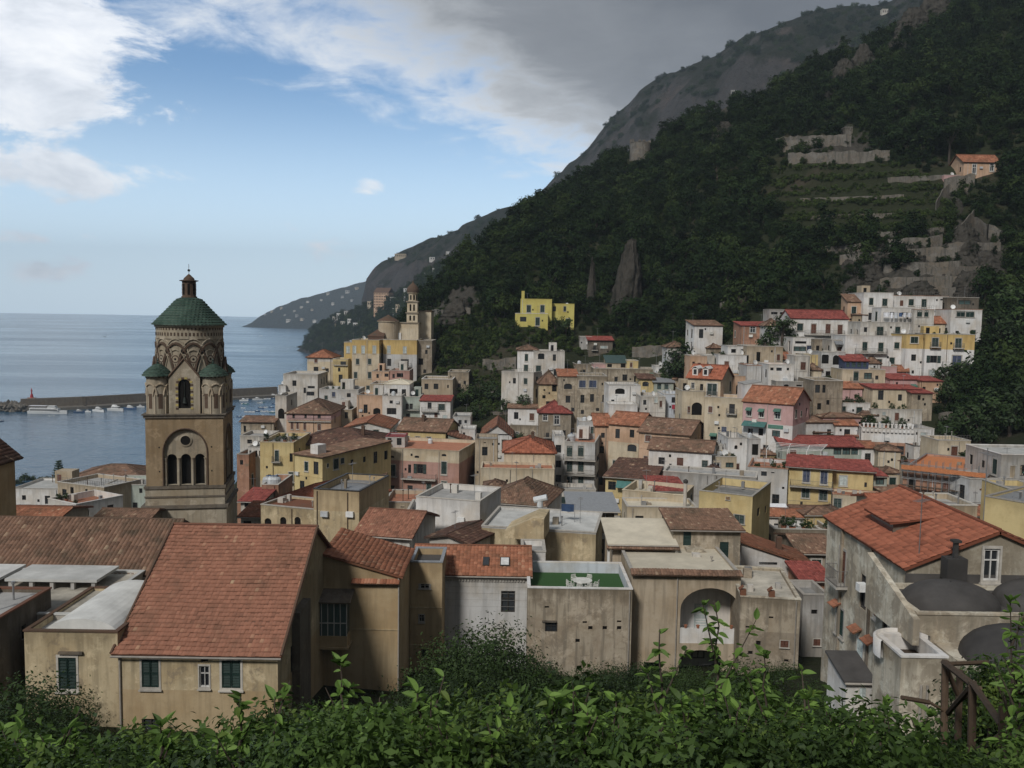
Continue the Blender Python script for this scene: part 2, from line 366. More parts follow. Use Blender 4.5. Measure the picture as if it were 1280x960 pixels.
def tiles_obj(name, planes, mat, parent, pc, pr, h=.05):
    Vs, Fs, Ts, off = [], [], [], 0
    for poly, ed in planes:
        v, f, t_ = tile_arrays(poly, ed, pc, pr, h)
        Vs.append(v); Fs.append(f+off); Ts.append(t_); off += len(v)
    v = np.concatenate(Vs); f = np.concatenate(Fs); tt = np.concatenate(Ts)
    return np_mesh(name, v, f, tt, mat, parent)
def np_mesh(name, v, f, tint, mat, parent=None, smooth=False, attrs=None):
    me = bpy.data.meshes.new(name); k = f.shape[1] if len(f) else 4
    me.vertices.add(len(v)); me.vertices.foreach_set('co', np.asarray(v, np.float32).ravel())
    me.loops.add(f.size); me.loops.foreach_set('vertex_index', np.asarray(f, np.int32).ravel())
    me.polygons.add(len(f)); me.polygons.foreach_set('loop_start', np.arange(len(f), dtype=np.int32)*k)
    me.polygons.foreach_set('loop_total', np.full(len(f), k, dtype=np.int32))
    if smooth: me.polygons.foreach_set('use_smooth', np.ones(len(f), dtype=bool))
    if tint is not None:
        me.attributes.new('tint', 'FLOAT', 'POINT').data.foreach_set('value', np.asarray(tint, np.float32))
    for an, av in (attrs or {}).items():
        me.attributes.new(an, 'FLOAT', 'POINT').data.foreach_set('value', np.asarray(av, np.float32))
    me.materials.append(MATS[mat]); me.update(calc_edges=True)
    if name is None: return me
    return link(name, me, parent)
# ================================================================== SETTING
from mathutils import noise as mnoise
def fbm(x, y, z=0, o=5): return mnoise.fractal(Vector((x, y, z)), 1.0, 2.0, o)

# ---- ground under the town and the near hill, one height field through surveyed points
CP = []
def cp(px, lst):
    for d, z in lst:
        CP.append(((px-640)/F*d, d, z))
for x, y, z in [(0, -12, 58.6), (-40, -12, 58.6), (40, -12, 60), (0, 0, 58.2), (-30, 0, 58), (30, 0, 59), (0, 5, 56.2), (-15, 5, 56), (15, 5, 57), (0, 10, 53), (-20, 10, 52.5), (20, 12, 52), (0, 20, 46), (-25, 20, 45), (22, 22, 47),
                (0, 32, 39.5), (-25, 35, 38.5), (20, 33, 41.5), (-60, 30, 42), (60, 30, 47), (-35, 48, 36), (-10, 48, 35), (5, 50, 33.5), (20, 54, 36.5), (42, 45, 41), (-70, 60, 33), (-30, 68, 32), (0, 68, 31), (15, 68, 31), (38, 70, 33), (70, 60, 42),
                (-110, 40, 34), (-150, 20, 38), (110, 40, 55), (160, 60, 70)]: CP.append((x, y, z))
cp(-150, [(100, 18), (150, 9), (200, 3), (235, -4), (300, -9)])
cp(100, [(100, 20), (150, 12), (200, 6), (240, 1), (285, 1.5), (305, -4), (360, -9)])
cp(250, [(88, 20), (130, 13), (170, 8), (220, 2), (255, -3), (330, -9)])
cp(350, [(105, 16), (150, 15), (190, 20), (215, 25), (235, 27), (262, 14), (300, 3), (330, -4), (420, -9)])
cp(450, [(105, 18), (160, 19), (200, 30), (240, 40), (275, 34), (330, 18), (390, -3), (480, -9)])
cp(540, [(110, 20), (155, 21), (185, 27), (208, 36), (240, 50), (262, 57), (300, 66), (350, 50), (440, 10)])
cp(600, [(85, 26), (150, 20), (185, 27), (215, 41), (240, 55), (275, 69), (315, 86), (375, 70), (470, 25)])
cp(650, [(110, 21), (150, 20), (180, 23), (205, 41), (218, 50), (226, 56.8), (240, 60), (270, 74), (330, 97), (400, 80), (500, 30)])
cp(740, [(90, 25), (150, 21), (176, 22), (190, 33), (203, 42), (228, 53), (280, 86), (345, 114), (420, 100), (520, 50)])
cp(800, [(180, 34), (225, 54), (290, 95), (355, 128), (440, 115), (560, 60)])
cp(870, [(85, 29), (110, 24), (140, 26), (155, 32), (167, 39), (180, 44), (205, 51), (285, 101), (370, 141), (460, 130)])
cp(960, [(85, 30), (100, 27), (130, 29), (150, 37), (166, 44), (180, 50), (193, 56), (285, 112), (385, 159), (480, 150)])
cp(1080, [(90, 31), (130, 31), (148, 37), (158, 42), (168, 47), (176, 51), (186, 56), (197, 64), (290, 127), (400, 186), (500, 190)])
cp(1180, [(90, 34), (120, 33), (148, 37.5), (166, 45.5), (173, 48.5), (184, 56), (193, 61), (203, 70), (295, 139), (415, 214), (510, 225)])
cp(1300, [(75, 35), (115, 37), (150, 43), (173, 51), (192, 62), (205, 72), (300, 148), (430, 246), (520, 265)])
cp(1480, [(60, 45), (115, 55), (173, 75), (205, 92), (300, 170), (440, 280), (520, 300)])
CPA = np.array(CP)
def _phi(r): return np.sqrt(r*r+36.0)
def _fit():
    X = CPA[:, :2]; D = np.linalg.norm(X[:, None]-X[None], axis=2); n = len(X)
    A = np.zeros((n+3, n+3)); A[:n, :n] = _phi(D)-np.eye(n)*-.6; A[:n, n] = 1; A[:n, n+1:] = X; A[n, :n] = 1; A[n+1:, :n] = X.T
    return np.linalg.solve(A, np.concatenate([CPA[:, 2], np.zeros(3)]))
_wt = _fit()
def ground_np(xs, ys):
    out = np.zeros(len(xs)); X = CPA[:, :2]; n = len(X)
    for i in range(0, len(xs), 4000):
        q = np.stack([xs[i:i+4000], ys[i:i+4000]], 1)
        out[i:i+4000] = _phi(np.linalg.norm(q[:, None]-X[None], axis=2))@_wt[:n]+_wt[n]+q@_wt[n+1:]
    return out
def inpoly(x, y, poly):
    c = False; j = len(poly)-1
    for i in range(len(poly)):
        (xi, yi), (xj, yj) = poly[i], poly[j]
        if (yi > y) != (yj > y) and x < (xj-xi)*(y-yi)/(yj-yi)+xi: c = not c
        j = i
    return c
ROCKS = [
         [(1045, 365), (1060, 320), (1100, 300), (1150, 305), (1185, 285), (1215, 262), (1255, 290), (1262, 330), (1250, 372), (1170, 382), (1090, 378)],
         [(1185, 270), (1178, 235), (1190, 215), (1210, 218), (1200, 250), (1205, 270)], [(985, 205), (972, 172), (1060, 168), (1110, 190), (1100, 208)],
         [(1035, 108), (1040, 70), (1062, 45), (1092, 68), (1085, 100), (1055, 112)], [(1120, 55), (1130, 15), (1160, -5), (1205, -20), (1190, 15), (1150, 45)], [(545, 388), (560, 368), (590, 362), (605, 380), (590, 392)],
         [(865, 160), (900, 130), (960, 108), (985, 120), (930, 140), (890, 160)]]
xs = np.arange(-330, 460.1, 4.0); ys = np.arange(-12, 560.1, 4.0)
GX, GY = np.meshgrid(xs, ys); gz = ground_np(GX.ravel(), GY.ravel())
rock = np.zeros(len(gz))
gx_, gy_ = GX.ravel().copy(), GY.ravel().copy()
for i in range(len(gz)):
    if gy_[i] > 150:
        k = min(1, (gy_[i]-150)/120); px, py = proj((gx_[i], gy_[i], gz[i]))
        gz[i] += fbm(gx_[i]*.02, gy_[i]*.02)*5*k + fbm(gx_[i]*.09, gy_[i]*.09, 3)*1.6*k
        if gy_[i] < 450 and any(inpoly(px, py, r) for r in ROCKS):
            rock[i] = 1; gz[i] += fbm(gx_[i]*.15, gy_[i]*.15, 9)*4
nx, ny = len(xs), len(ys)
ii = np.arange(nx*ny).reshape(ny, nx)
gf = np.stack([ii[:-1, :-1], ii[:-1, 1:], ii[1:, 1:], ii[1:, :-1]], -1).reshape(-1, 4)
gv = np.stack([gx_, gy_, gz], 1)
ground = np_mesh('terrain', gv, gf, None, 'hillside', None, True, {'rock': rock})
tag(ground, 'dark green hillside and valley ground under the town', kind='structure')
BVH = BVHTree.FromPolygons([tuple(v) for v in gv], [tuple(f) for f in gf])
def gz_at(x, y):
    h = BVH.ray_cast(Vector((x, y, 900)), Vector((0, 0, -1)))
    return h[0].z if h[0] else -5.0
def hit(px, py, bvh=None):
    h = (bvh or BVH).ray_cast(CAM, ray(px, py).normalized())
    return h[0]

# ---- sea
mb = MB(); SD = 9000
mb.quad((-SD, -300, 0), (SD*1.2, -300, 0), (SD*1.2, SD, 0), (-SD, SD, 0))
tag(mb.build('sea', 'seawater'), 'calm grey-blue sea reaching to the horizon', kind='structure')

# ---- capes and the far mountain: ridge lines surveyed from the photo, each with its own distance
def ridge_hill(name, label, ridge, foot, back, rows, amp, mat, sub=6, prof=None, seed=0.0):
    """ridge: (px, y, d); foot: metres in front of the ridge where the slope meets z0"""
    pts = []
    for i in range(len(ridge)-1):
        for k in range(sub):
            a = k/sub; pts.append([ridge[i][q]*(1-a)+ridge[i+1][q]*a for q in range(len(ridge[i]))])
    pts.append(list(ridge[-1])); V = []; nr = rows+1+rows//3
    for i, p in enumerate(pts):
        top = P(p[0], p[1], p[2]); ft = p[3] if len(p) > 3 else foot; z0 = p[4] if len(p) > 4 else -2
        dirv = Vector((top.x, top.y, 0)).normalized()
        for r_ in range(nr):
            if r_ <= rows:
                t_ = r_/rows; off = -ft*(1-t_); hgt = (prof(t_) if prof else t_)
            else:
                t_ = 1-(r_-rows)/(rows//3); off = back*(1-t_); hgt = t_
            z = z0+(top.z-z0)*hgt; pos = Vector((top.x, top.y, 0))+dirv*off
            kk = .25+.75*math.sin(math.pi*min(1, max(0, hgt)))
            nz = fbm(pos.x/amp/6, pos.y/amp/6, seed+z/amp/9)*amp*kk
            nz += fbm(pos.x/38, pos.y/38, seed+z/260)*amp*.55*kk
            n2 = fbm(pos.x/amp*.6, pos.y/amp*.6, seed+5+z/amp*.6)*amp*.22
            V.append((pos.x-dirv.x*nz*.9, pos.y-dirv.y*nz*.9, z+(nz*.25+n2 if 0 < r_ < nr-1 else 0)))
    nc = len(pts); id_ = np.arange(nc*nr).reshape(nc, nr)
    f = np.stack([id_[:-1, :-1], id_[1:, :-1], id_[1:, 1:], id_[:-1, 1:]], -1).reshape(-1, 4)
    o = np_mesh(name, np.array(V), f, None, mat, None, True); tag(o, label, kind='structure')
    return BVHTree.FromPolygons(V, [tuple(q) for q in f])
cliff = lambda t: (t*.62/.55 if t < .55 else .62+(t-.55)/.45*.38) if t < .55 else .62+.38*min(1, ((t-.55)/.45)**.45)
b_far = ridge_hill('far_headland', 'hazy wooded headland dotted with white houses above the sea',
    [(303, 411, 3300, 60), (314, 404, 3320, 160), (326, 394, 3350, 260), (345, 384, 3380, 330), (365, 377, 3400, 380), (390, 369, 3420, 420), (420, 362, 3440, 460), (450, 353, 3460, 500), (475, 345, 3480, 520), (520, 330, 3500, 560), (560, 320, 3520, 560)], 300, 600, 18, 26, 'mountainside', 5, seed=3)
b_mt = ridge_hill('mountain', 'great grey limestone mountain with wooded slopes behind the town',
    [(452, 372, 1500, 120), (458, 348, 1500, 200), (470, 338, 1490, 260), (500, 318, 1480, 330), (550, 297, 1450, 400), (600, 271, 1420, 430), (640, 257, 1400, 440), (680, 235, 1370, 450), (705, 213, 1350, 460), (735, 183, 1330, 470), (765, 148, 1310, 480),
     (780, 135, 1300, 480), (800, 115, 1280, 480), (850, 86, 1240, 480), (900, 66, 1200, 470), (935, 44, 1170, 460), (962, 35, 1150, 450), (1040, 16, 1110, 440), (1110, 4, 1080, 430), (1160, -30, 1060, 430), (1260, -90, 1040, 430), (1420, -180, 1040, 430)], 450, 700, 44, 36, 'mountainside', 9, cliff, 11)
b_cape = ridge_hill('cape', 'dark wooded cape falling to the sea behind the church',
    [(366, 441, 1320, 14), (372, 438, 1320, 30), (381, 432, 1310, 60), (386, 418, 1300, 90), (398, 404, 1280, 120), (420, 396, 1240, 160), (445, 386, 1180, 190), (470, 379, 1100, 210), (500, 366, 1000, 220), (520, 352, 940, 230), (545, 335, 880, 230), (600, 312, 800, 230), (700, 290, 720, 200), (800, 270, 700, 160)], 200, 300, 20, 13, 'mountainside', 6, None, 21)
# ================================================================== BUILDING KIT
def unit_frame(t=.10, trim=True):
    mb = MB()
    def ring(x0, z0, x1, z1, tx, tz, y0, y1, m):
        mb.box(x0, y0, z0, x0+tx, y1, z1, m); mb.box(x1-tx, y0, z0, x1, y1, z1, m)
        mb.box(x0+tx, y0, z1-tz, x1-tx, y1, z1, m); mb.box(x0+tx, y0, z0, x1-tx, y1, z0+tz, m)
    ring(-.5, -.5, .5, .5, t, t*.7, .06, .15, 0)
    mb.box(-.03, .07, -.43, .03, .14, .43, 0)
    mb.box(-.5+t, .08, .12, .5-t, .13, .16, 0)
    if trim:
        ring(-.62, -.56, .62, .58, .12, .08, -.035, .05, 1)
        mb.box(-.68, -.14, -.60, .68, .06, -.555, 1)
    return mb
def unit_shutter(n=9):
    mb = MB(); mb.box(-.5, .05, -.5, .5, .07, .5)
    for x in (-.5, .40): mb.box(x, .0, -.5, x+.10, .05, .5)
    for z in (-.5, -.03, .44): mb.box(-.4, .005, z, .4, .05, z+.06)
    for i in range(n):
        z = -.44+i*.88/n; mb.quad((-.4, .01, z), (.4, .01, z), (.4, .05, z+.075), (-.4, .05, z+.075))
    return mb
def me_of(mb, name, mats):
    me = bpy.data.meshes.new(name); me.from_pydata(mb.v, [], mb.f)
    for mm in mats: me.materials.append(MATS[mm])
    me.polygons.foreach_set('material_index', mb.m); me.update(); return me
UF = {'w': me_of(unit_frame(), 'window_frame', ['frame_white', 'trim']), 'p': me_of(unit_frame(.08, False), 'window_frame_plain', ['frame_dark', 'trim'])}
_sl = MB(); _sl.box(-.58, -.10, -.06, .58, .04, 0); UF['s'] = me_of(_sl, 'window_sill', ['trim'])
US = {k: me_of(unit_shutter(), 'shutter_'+k, [m_]) for k, m_ in (('g', 'shutter_green'), ('b', 'shutter_brown'), ('u', 'shutter_blue'), ('w', 'shutter_white'))}
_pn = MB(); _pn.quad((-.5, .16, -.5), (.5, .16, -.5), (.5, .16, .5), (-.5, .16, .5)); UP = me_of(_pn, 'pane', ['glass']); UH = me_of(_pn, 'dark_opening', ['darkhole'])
UPG = me_of(_pn, 'pane_green', ['greenglass'])
def arch_spandrel(n=10, rise=None):
    mb = MB(); z0 = .5-(rise or .35)
    for sx in (-1, 1):
        prev = (sx*.5, z0)
        for i in range(1, n+1):
            a = math.pi/2*i/n; q = (sx*.5*math.cos(a), z0+(rise or .35)*math.sin(a))
            pts = [(prev[0], 0, prev[1]), (q[0], 0, q[1]), (q[0], 0, .5), (prev[0], 0, .5)]
            if sx > 0: pts = pts[::-1]
            mb.poly([(x, .002, z) for x, y, z in pts]); pi = [(prev[0], 0, prev[1]), (q[0], 0, q[1]), (q[0], .2, q[1]), (prev[0], .2, prev[1])]; mb.poly(pi)
            prev = q
    return mb
ASP = {}
def arch_mesh(mat):
    if mat not in ASP: ASP[mat] = me_of(arch_spandrel(), 'arch_head_'+mat, [mat])
    return ASP[mat]

def panel(mb, o, u, n, w_, h, holes, split=(), reveal=.2, mat=0, z0=0.0):
    """a wall rectangle from o along u (width w_) and up (height h) with real openings. n points outward. split: [(z, mat)] mat below z"""
    us = sorted({0.0, w_, *[a for q in holes for a in (q[0], q[2])]}); vs = sorted({z0, h, *[a for q in holes for a in (q[1], q[3])], *[s[0] for s in split if z0 < s[0] < h]})
    Z = Vector((0, 0, 1))
    for j in range(len(vs)-1):
        vc = (vs[j]+vs[j+1])/2; m_ = mat
        for (sz, sm) in split:
            if vc < sz: m_ = sm
        i = 0
        while i < len(us)-1:
            def hole(k):
                uc = (us[k]+us[k+1])/2
                return any(q[0] < uc < q[2] and q[1] < vc < q[3] for q in holes)
            if hole(i): i += 1; continue
            k = i
            while k+1 < len(us)-1 and not hole(k+1): k += 1
            a, b_ = o+u*us[i], o+u*us[k+1]
            mb.quad(a+Z*vs[j], b_+Z*vs[j], b_+Z*vs[j+1], a+Z*vs[j+1], m_); i = k+1
    for (a, c, b_, e) in holes:
        p = [o+u*a+Z*c, o+u*b_+Z*c, o+u*b_+Z*e, o+u*a+Z*e]; q = [x-n*reveal for x in p]
        for i in range(4): mb.quad(p[i], p[(i+1) % 4], q[(i+1) % 4], q[i], mat)

class House: pass
ALLH = []
def parse(wins):
    out = []
    for s in wins.replace('\n', ' ').split(';'):
        s = s.strip()
        if not s: continue
        face = 'F'
        if s[0] in 'RL': face = s[0]; s = s[1:]
        a = s.split(','); out.append((face, *[float(q) for q in a[:4]], a[4].strip() if len(a) > 4 else 'o'))
    return out
def H(label, x0, x1, yt, d, wall='cream', roof='flat', yr=None, dep=9.0, wins='', bal='', d1=None, rc=None, name='house', cat='house', par=.55, split='', over=.4, base=None, tile=None, top=None, group=None, chim=0, ant=None, coping='trim', pipes=(), nofront=False, nofloor=False, th_=.05, auto=True):
    d1 = d if d1 is None else d1
    A, B = P(x0, yt, d), P(x1, yt, d1)
    zt = (A.z+B.z)/2 if top is None else top
    ex = Vector((B.x-A.x, B.y-A.y, 0)); Wd = ex.length; ex.normalize(); ey = Vector((-ex.y, ex.x, 0))
    cs = [Vector((A.x, A.y, 0)), Vector((A.x, A.y, 0))+ex*Wd, Vector((A.x, A.y, 0))+ex*Wd+ey*dep, Vector((A.x, A.y, 0))+ey*dep]
    zb = min(gz_at(c.x, c.y) for c in cs)-.6
    if base is not None: zb = min(zb, P((x0+x1)/2, base, (d+d1)/2).z)
    zb = min(zb, zt-2.5)
    h = House(); h.W, h.D, h.Ht, h.zb, h.A, h.ex, h.ey = Wd, dep, zt-zb, zb, Vector((A.x, A.y, zb)), ex, ey
    ctr = Vector((A.x, A.y, zb))+ex*Wd/2+ey*dep/2
    h.root = empty(name, ctr, math.atan2(ex.y, ex.x)); tag(h.root, label, cat, group)
    h.off = Vector((-Wd/2, -dep/2, 0)); h.wall = wall; h.label = label
    def loc(px, py, face='F'):
        dr = ray(px, py)
        if face == 'F': pn, po = ey, A
        elif face == 'R': pn, po = ex, A+ex*Wd
        else: pn, po = ex, A
        t_ = (po-CAM).dot(pn)/dr.dot(pn); q = CAM+dr*t_-h.A
        return (q.dot(ex) if face == 'F' else (q.dot(ey) if face == 'R' else dep-q.dot(ey))), q.z
    h.loc = loc
    sp = []; mats = [wall]
    for s in split.split(';'):
        if s.strip():
            yy, mm = s.split(','); mm = mm.strip(); mats.append(mm); sp.append((loc((x0+x1)/2, float(yy))[1], len(mats)-1))
    sp.sort(key=lambda q: -q[0])
    X, Y, Z = Vector((1, 0, 0)), Vector((0, 1, 0)), Vector((0, 0, 1)); o = h.off
    faces = {'F': (o, X, -Y, Wd), 'R': (o+X*Wd, Y, X, dep), 'L': (o+Y*dep, -Y, -X, dep), 'K': (o+X*Wd+Y*dep, -X, Y, Wd)}
    holes = {k: [] for k in faces}; wl = []
    for (fc, px, py, pw, ph, kd) in parse(wins):
        a, zc = loc(px, py, fc); s_ = (d+d1)/2/F
        if fc == 'F': ww = pw*s_
        else:
            ww = abs(loc(px+pw/2, py, fc)[0]-loc(px-pw/2, py, fc)[0])
        hh = ph*s_ if fc == 'F' else abs(loc(px, py-ph/2, fc)[1]-loc(px, py+ph/2, fc)[1]); wf = faces[fc][3]
        ww = min(max(ww, .35), wf-.2); a = min(max(a, ww/2+.08), wf-ww/2-.08)
        q = (a-ww/2, zc-hh/2, a+ww/2, zc+hh/2)
        if q[3] > h.Ht-.05: q = (q[0], q[1], q[2], h.Ht-.05)
        if q[1] < .1: continue
        cut = not any(q[0] < k[2]+.02 and q[2] > k[0]-.02 and q[1] < k[3]+.02 and q[3] > k[1]-.02 for k in holes[fc])
        if cut: holes[fc].append(q)
        wl.append((fc, q, kd, cut))
    if auto and d > 88 and roof != 'none':
        ra = random.Random('w'+label); kinds = ['g', 'g', 'p', 'p', 'o', 'b', 'gB', 'pB', 'p', 'gA'] if wall not in ('lemon',) else ['g']
        for fc, prob in (('F', .72), ('R', .5), ('L', .5)):
            wf = faces[fc][3]; nc = int(wf/2.7)
            if nc < 1: continue
            big = ra.choice(kinds)
            for rw in range(4):
                zc = h.Ht-1.95-rw*3.15
                if zc < 1.4: break
                for cc in range(nc):
                    if ra.random() > prob: continue
                    uc = wf*(cc+.5)/nc+ra.uniform(-.25, .25); ww, hh = ra.choice([(.9, 1.4), (1.0, 1.6), (.75, 1.0), (1.05, 2.1)]); zz = zc+ra.uniform(-.15, .15)
                    q = (uc-ww/2, zz-hh/2, uc+ww/2, zz+hh/2)
                    if q[0] < .25 or q[2] > wf-.25 or q[3] > h.Ht-.3: continue
                    if any(q[0] < k[2]+.7 and q[2] > k[0]-.7 and q[1] < k[3]+.55 and q[3] > k[1]-.55 for k in holes[fc]): continue
                    holes[fc].append(q); wl.append((fc, q, ra.choice([big, big, ra.choice(kinds), 'p']) if fc == 'F' else ra.choice(['p', 'g', 'p', 'x']), True))
    h.holes = holes
    mb = MB()
    for k, (fo, fu, fn, fw) in faces.items():
        if not (nofront and k == 'F'): panel(mb, fo, fu, fn, fw, h.Ht, holes[k], sp)
    Hr = None
    if yr is not None:
        dm = (d+d1)/2+(dep*.5 if roof != 'shed' else dep)
        Hr = max(.5, P((x0+x1)/2, yr, dm).z-zb-h.Ht)
    hd = h.Ht; pc, pr = tile or ((.23, .36) if d < 110 else (.42, .55))
    planes, rmb = [], MB(); v = lambda a, b_, c: Vector((o.x+a, o.y+b_, c)); ov = over
    if roof == 'flat':
        rc = rc or 'roofgrey'; pt = .22; fl = hd-par
        if not nofloor: rmb.quad(v(pt, pt, fl), v(Wd-pt, pt, fl), v(Wd-pt, dep-pt, fl), v(pt, dep-pt, fl), 0)
        for (a, b_, c, e) in ((0, 0, Wd, pt), (0, dep-pt, Wd, dep), (0, pt, pt, dep-pt), (Wd-pt, pt, Wd, dep-pt)):
            g_ = .05; x_0 = a-g_ if a == 0 else a; x_1 = c+g_ if c == Wd else c; y_0 = b_-g_ if b_ == 0 else b_; y_1 = e+g_ if e == dep else e
            rmb.box(o.x+x_0, o.y+y_0, hd, o.x+x_1, o.y+y_1, hd+.10, 1)
            if par > .1: rmb.box(o.x+a+.01, o.y+b_+.01, fl-.01, o.x+c-.01, o.y+e-.01, hd, 2)
        rmats = [rc, coping, wall]
    else:
        rc = rc or 'tile_orange'; th = .14; e = Hr
        if roof == 'gx':
            sl = e/(dep/2); lo = hd-ov*sl
            q1 = [v(-ov, -ov, lo), v(Wd+ov, -ov, lo), v(Wd+ov, dep/2, hd+e), v(-ov, dep/2, hd+e)]
            q2 = [v(Wd+ov, dep+ov, lo), v(-ov, dep+ov, lo), v(-ov, dep/2, hd+e), v(Wd+ov, dep/2, hd+e)]
            planes = [(q1, X), (q2, X)]; rid = [(q1[3], q1[2])]
            for xx in (0, Wd):
                tri = [v(xx, 0, hd), v(xx, dep, hd), v(xx, dep/2, hd+e)]; mb.poly(tri if xx else tri[::-1])
        elif roof == 'gy':
            sl = e/(Wd/2); lo = hd-ov*sl
            q1 = [v(-ov, dep+ov, lo), v(-ov, -ov, lo), v(Wd/2, -ov, hd+e), v(Wd/2, dep+ov, hd+e)]
            q2 = [v(Wd+ov, -ov, lo), v(Wd+ov, dep+ov, lo), v(Wd/2, dep+ov, hd+e), v(Wd/2, -ov, hd+e)]
            planes = [(q1, Y), (q2, Y)]; rid = [(q1[2], q1[3])]
            mb.poly([v(0, 0, hd), v(Wd, 0, hd), v(Wd/2, 0, hd+e)]); mb.poly([v(Wd, dep, hd), v(0, dep, hd), v(Wd/2, dep, hd+e)])
        elif roof == 'shed':
            sl = e/dep; lo = hd-ov*sl; hi = hd+e+.1*sl
            q1 = [v(-ov, -ov, lo), v(Wd+ov, -ov, lo), v(Wd+ov, dep+.1, hi), v(-ov, dep+.1, hi)]
            planes = [(q1, X)]; rid = []
            mb.poly([v(0, dep, hd), v(0, 0, hd), v(0, dep, hd+e)]); mb.poly([v(Wd, 0, hd), v(Wd, dep, hd), v(Wd, dep, hd+e)]); mb.quad(v(Wd, dep, hd), v(0, dep, hd), v(0, dep, hd+e), v(Wd, dep, hd+e))
        elif roof in ('shedr', 'shedl'):      # falls to the side
            sl = e/Wd; lo = hd-ov*sl; hi = hd+e+.1*sl
            if roof == 'shedr':
                q1 = [v(Wd+ov, -ov, lo), v(Wd+ov, dep+ov, lo), v(-.1, dep+ov, hi), v(-.1, -ov, hi)]
                for yy in (0, dep):
                    tri = [v(0, yy, hd), v(Wd, yy, hd), v(0, yy, hd+e)]; mb.poly(tri if yy == 0 else tri[::-1])
            else:
                q1 = [v(-ov, dep+ov, lo), v(-ov, -ov, lo), v(Wd+.1, -ov, hi), v(Wd+.1, dep+ov, hi)]
                for yy in (0, dep):
                    tri = [v(0, yy, hd), v(Wd, yy, hd), v(Wd, yy, hd+e)]; mb.poly(tri if yy == 0 else tri[::-1])
            planes = [(q1, Y)]; rid = []
        else:                                  # hip
            if Wd >= dep: a, b_ = dep/2, dep/2; r1, r2 = v(dep/2, dep/2, hd+e), v(Wd-dep/2, dep/2, hd+e); sl = e/(dep/2)
            else: r1, r2 = v(Wd/2, Wd/2, hd+e), v(Wd/2, dep-Wd/2, hd+e); sl = e/(Wd/2)
            lo = hd-ov*sl; c0, c1, c2, c3 = v(-ov, -ov, lo), v(Wd+ov, -ov, lo), v(Wd+ov, dep+ov, lo), v(-ov, dep+ov, lo)
            if Wd >= dep:
                pl = [([c0, c1, r2, r1], X), ([c2, c3, r1, r2], X), ([c1, c2, r2], Y), ([c3, c0, r1], Y)]
            else:
                pl = [([c0, c1, r1], X), ([c2, c3, r2], X), ([c1, c2, r2, r1], Y), ([c3, c0, r1, r2], Y)]
            planes = pl; rid = [(r1, r2), (c0, r1), (c3, r1), (c1, r2), (c2, r2)]
            if (r1-r2).length < .05: rid = rid[1:]
        for pl_, _ in planes: rmb.slab(pl_, th, 0)
        for (a, b_) in rid: rmb.tube([a+Z*.05, b_+Z*.05], .11 if d < 110 else .16, 5, 0)
        if roof in ('gx', 'hip', 'shed') and d < 130: rmb.tube([v(-ov, -ov-.07, lo-.1), v(Wd+ov, -ov-.07, lo-.1)], .065, 6, 1)
        rmats = [rc, 'gutter']
    h.wallo = mb.build('wall', mats, h.root, below=h.Ht); h.roof = rmb.build('roof', rmats, h.root); h.planes = planes; h.Hr = Hr
    if planes and rc.startswith('tile'):
        t_o = tiles_obj('roof_tiles', planes, rc, h.roof, pc, pr, th_); t_o['kind'] = 'stuff'
    # windows
    for (fc, q, kd, cut) in wl:
        fo, fu, fn, fw = faces[fc]; c = fo+fu*((q[0]+q[2])/2)+Z*((q[1]+q[3])/2); ww, hh = q[2]-q[0], q[3]-q[1]
        if not cut: c = c+fn*.21
        rot = math.atan2(fu.y, fu.x)
        def part(nm, me, par_, l, r_=0, s_=(1, 1, 1)):
            ob = bpy.data.objects.new(nm, me); COL.objects.link(ob); ob.parent = par_; ob.location = l; ob.rotation_euler = (0, 0, r_); ob.scale = s_; return ob
        k = kd[0]
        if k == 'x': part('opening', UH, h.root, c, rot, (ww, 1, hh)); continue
        if k == 'a':
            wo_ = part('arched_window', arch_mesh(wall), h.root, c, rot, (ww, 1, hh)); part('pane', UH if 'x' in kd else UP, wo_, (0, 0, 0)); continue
        if k in 'gbuw':      # closed shutters
            wo_ = part('window', UF['w' if 'p' not in kd else 'p'], h.root, c, rot, (ww, 1, hh))
            for sx in (-.25, .25): part('shutter', US[k], wo_, (sx, -.015, 0), 0, (.46, 1, .93))
        elif k == 'O':       # open green shutters either side
            wo_ = part('window', UF['p'], h.root, c, rot, (ww, 1, hh)); part('pane', UP, wo_, (0, 0, 0))
            for sx in (-.78, .78): part('shutter', US['g'], wo_, (sx, -.08, 0), 0, (.5, 1, 1))
        elif k == 'd':       # plain door
            wo_ = part('door', US['b' if 'b' in kd else 'g'], h.root, c, rot, (ww, 1, hh))
        else:
            wo_ = part('window', UF['w' if k == 'o' else 'p'], h.root, c, rot, (ww, 1, hh)); part('pane', UPG if 'n' in kd else UP, wo_, (0, 0, 0))
        if 'B' in kd: balcony(h, fo, fu, fn, (q[0]+q[2])/2-ww*.5-.45, (q[0]+q[2])/2+ww*.5+.45, q[1]-.02, .7)
        if 'A' in kd:        # little awning
            am = MB(); am.quad((-ww*.62, 0, hh*.5+.35), (ww*.62, 0, hh*.5+.35), (ww*.62, -.8, hh*.5+.0), (-ww*.62, -.8, hh*.5+.0)); am.quad((-ww*.62, -.8, hh*.5), (ww*.62, -.8, hh*.5), (ww*.62, -.8, hh*.5-.18), (-ww*.62, -.8, hh*.5-.18))
            ao = am.build('awning', 'awning_green', h.root); ao.location = c; ao.rotation_euler = (0, 0, rot)
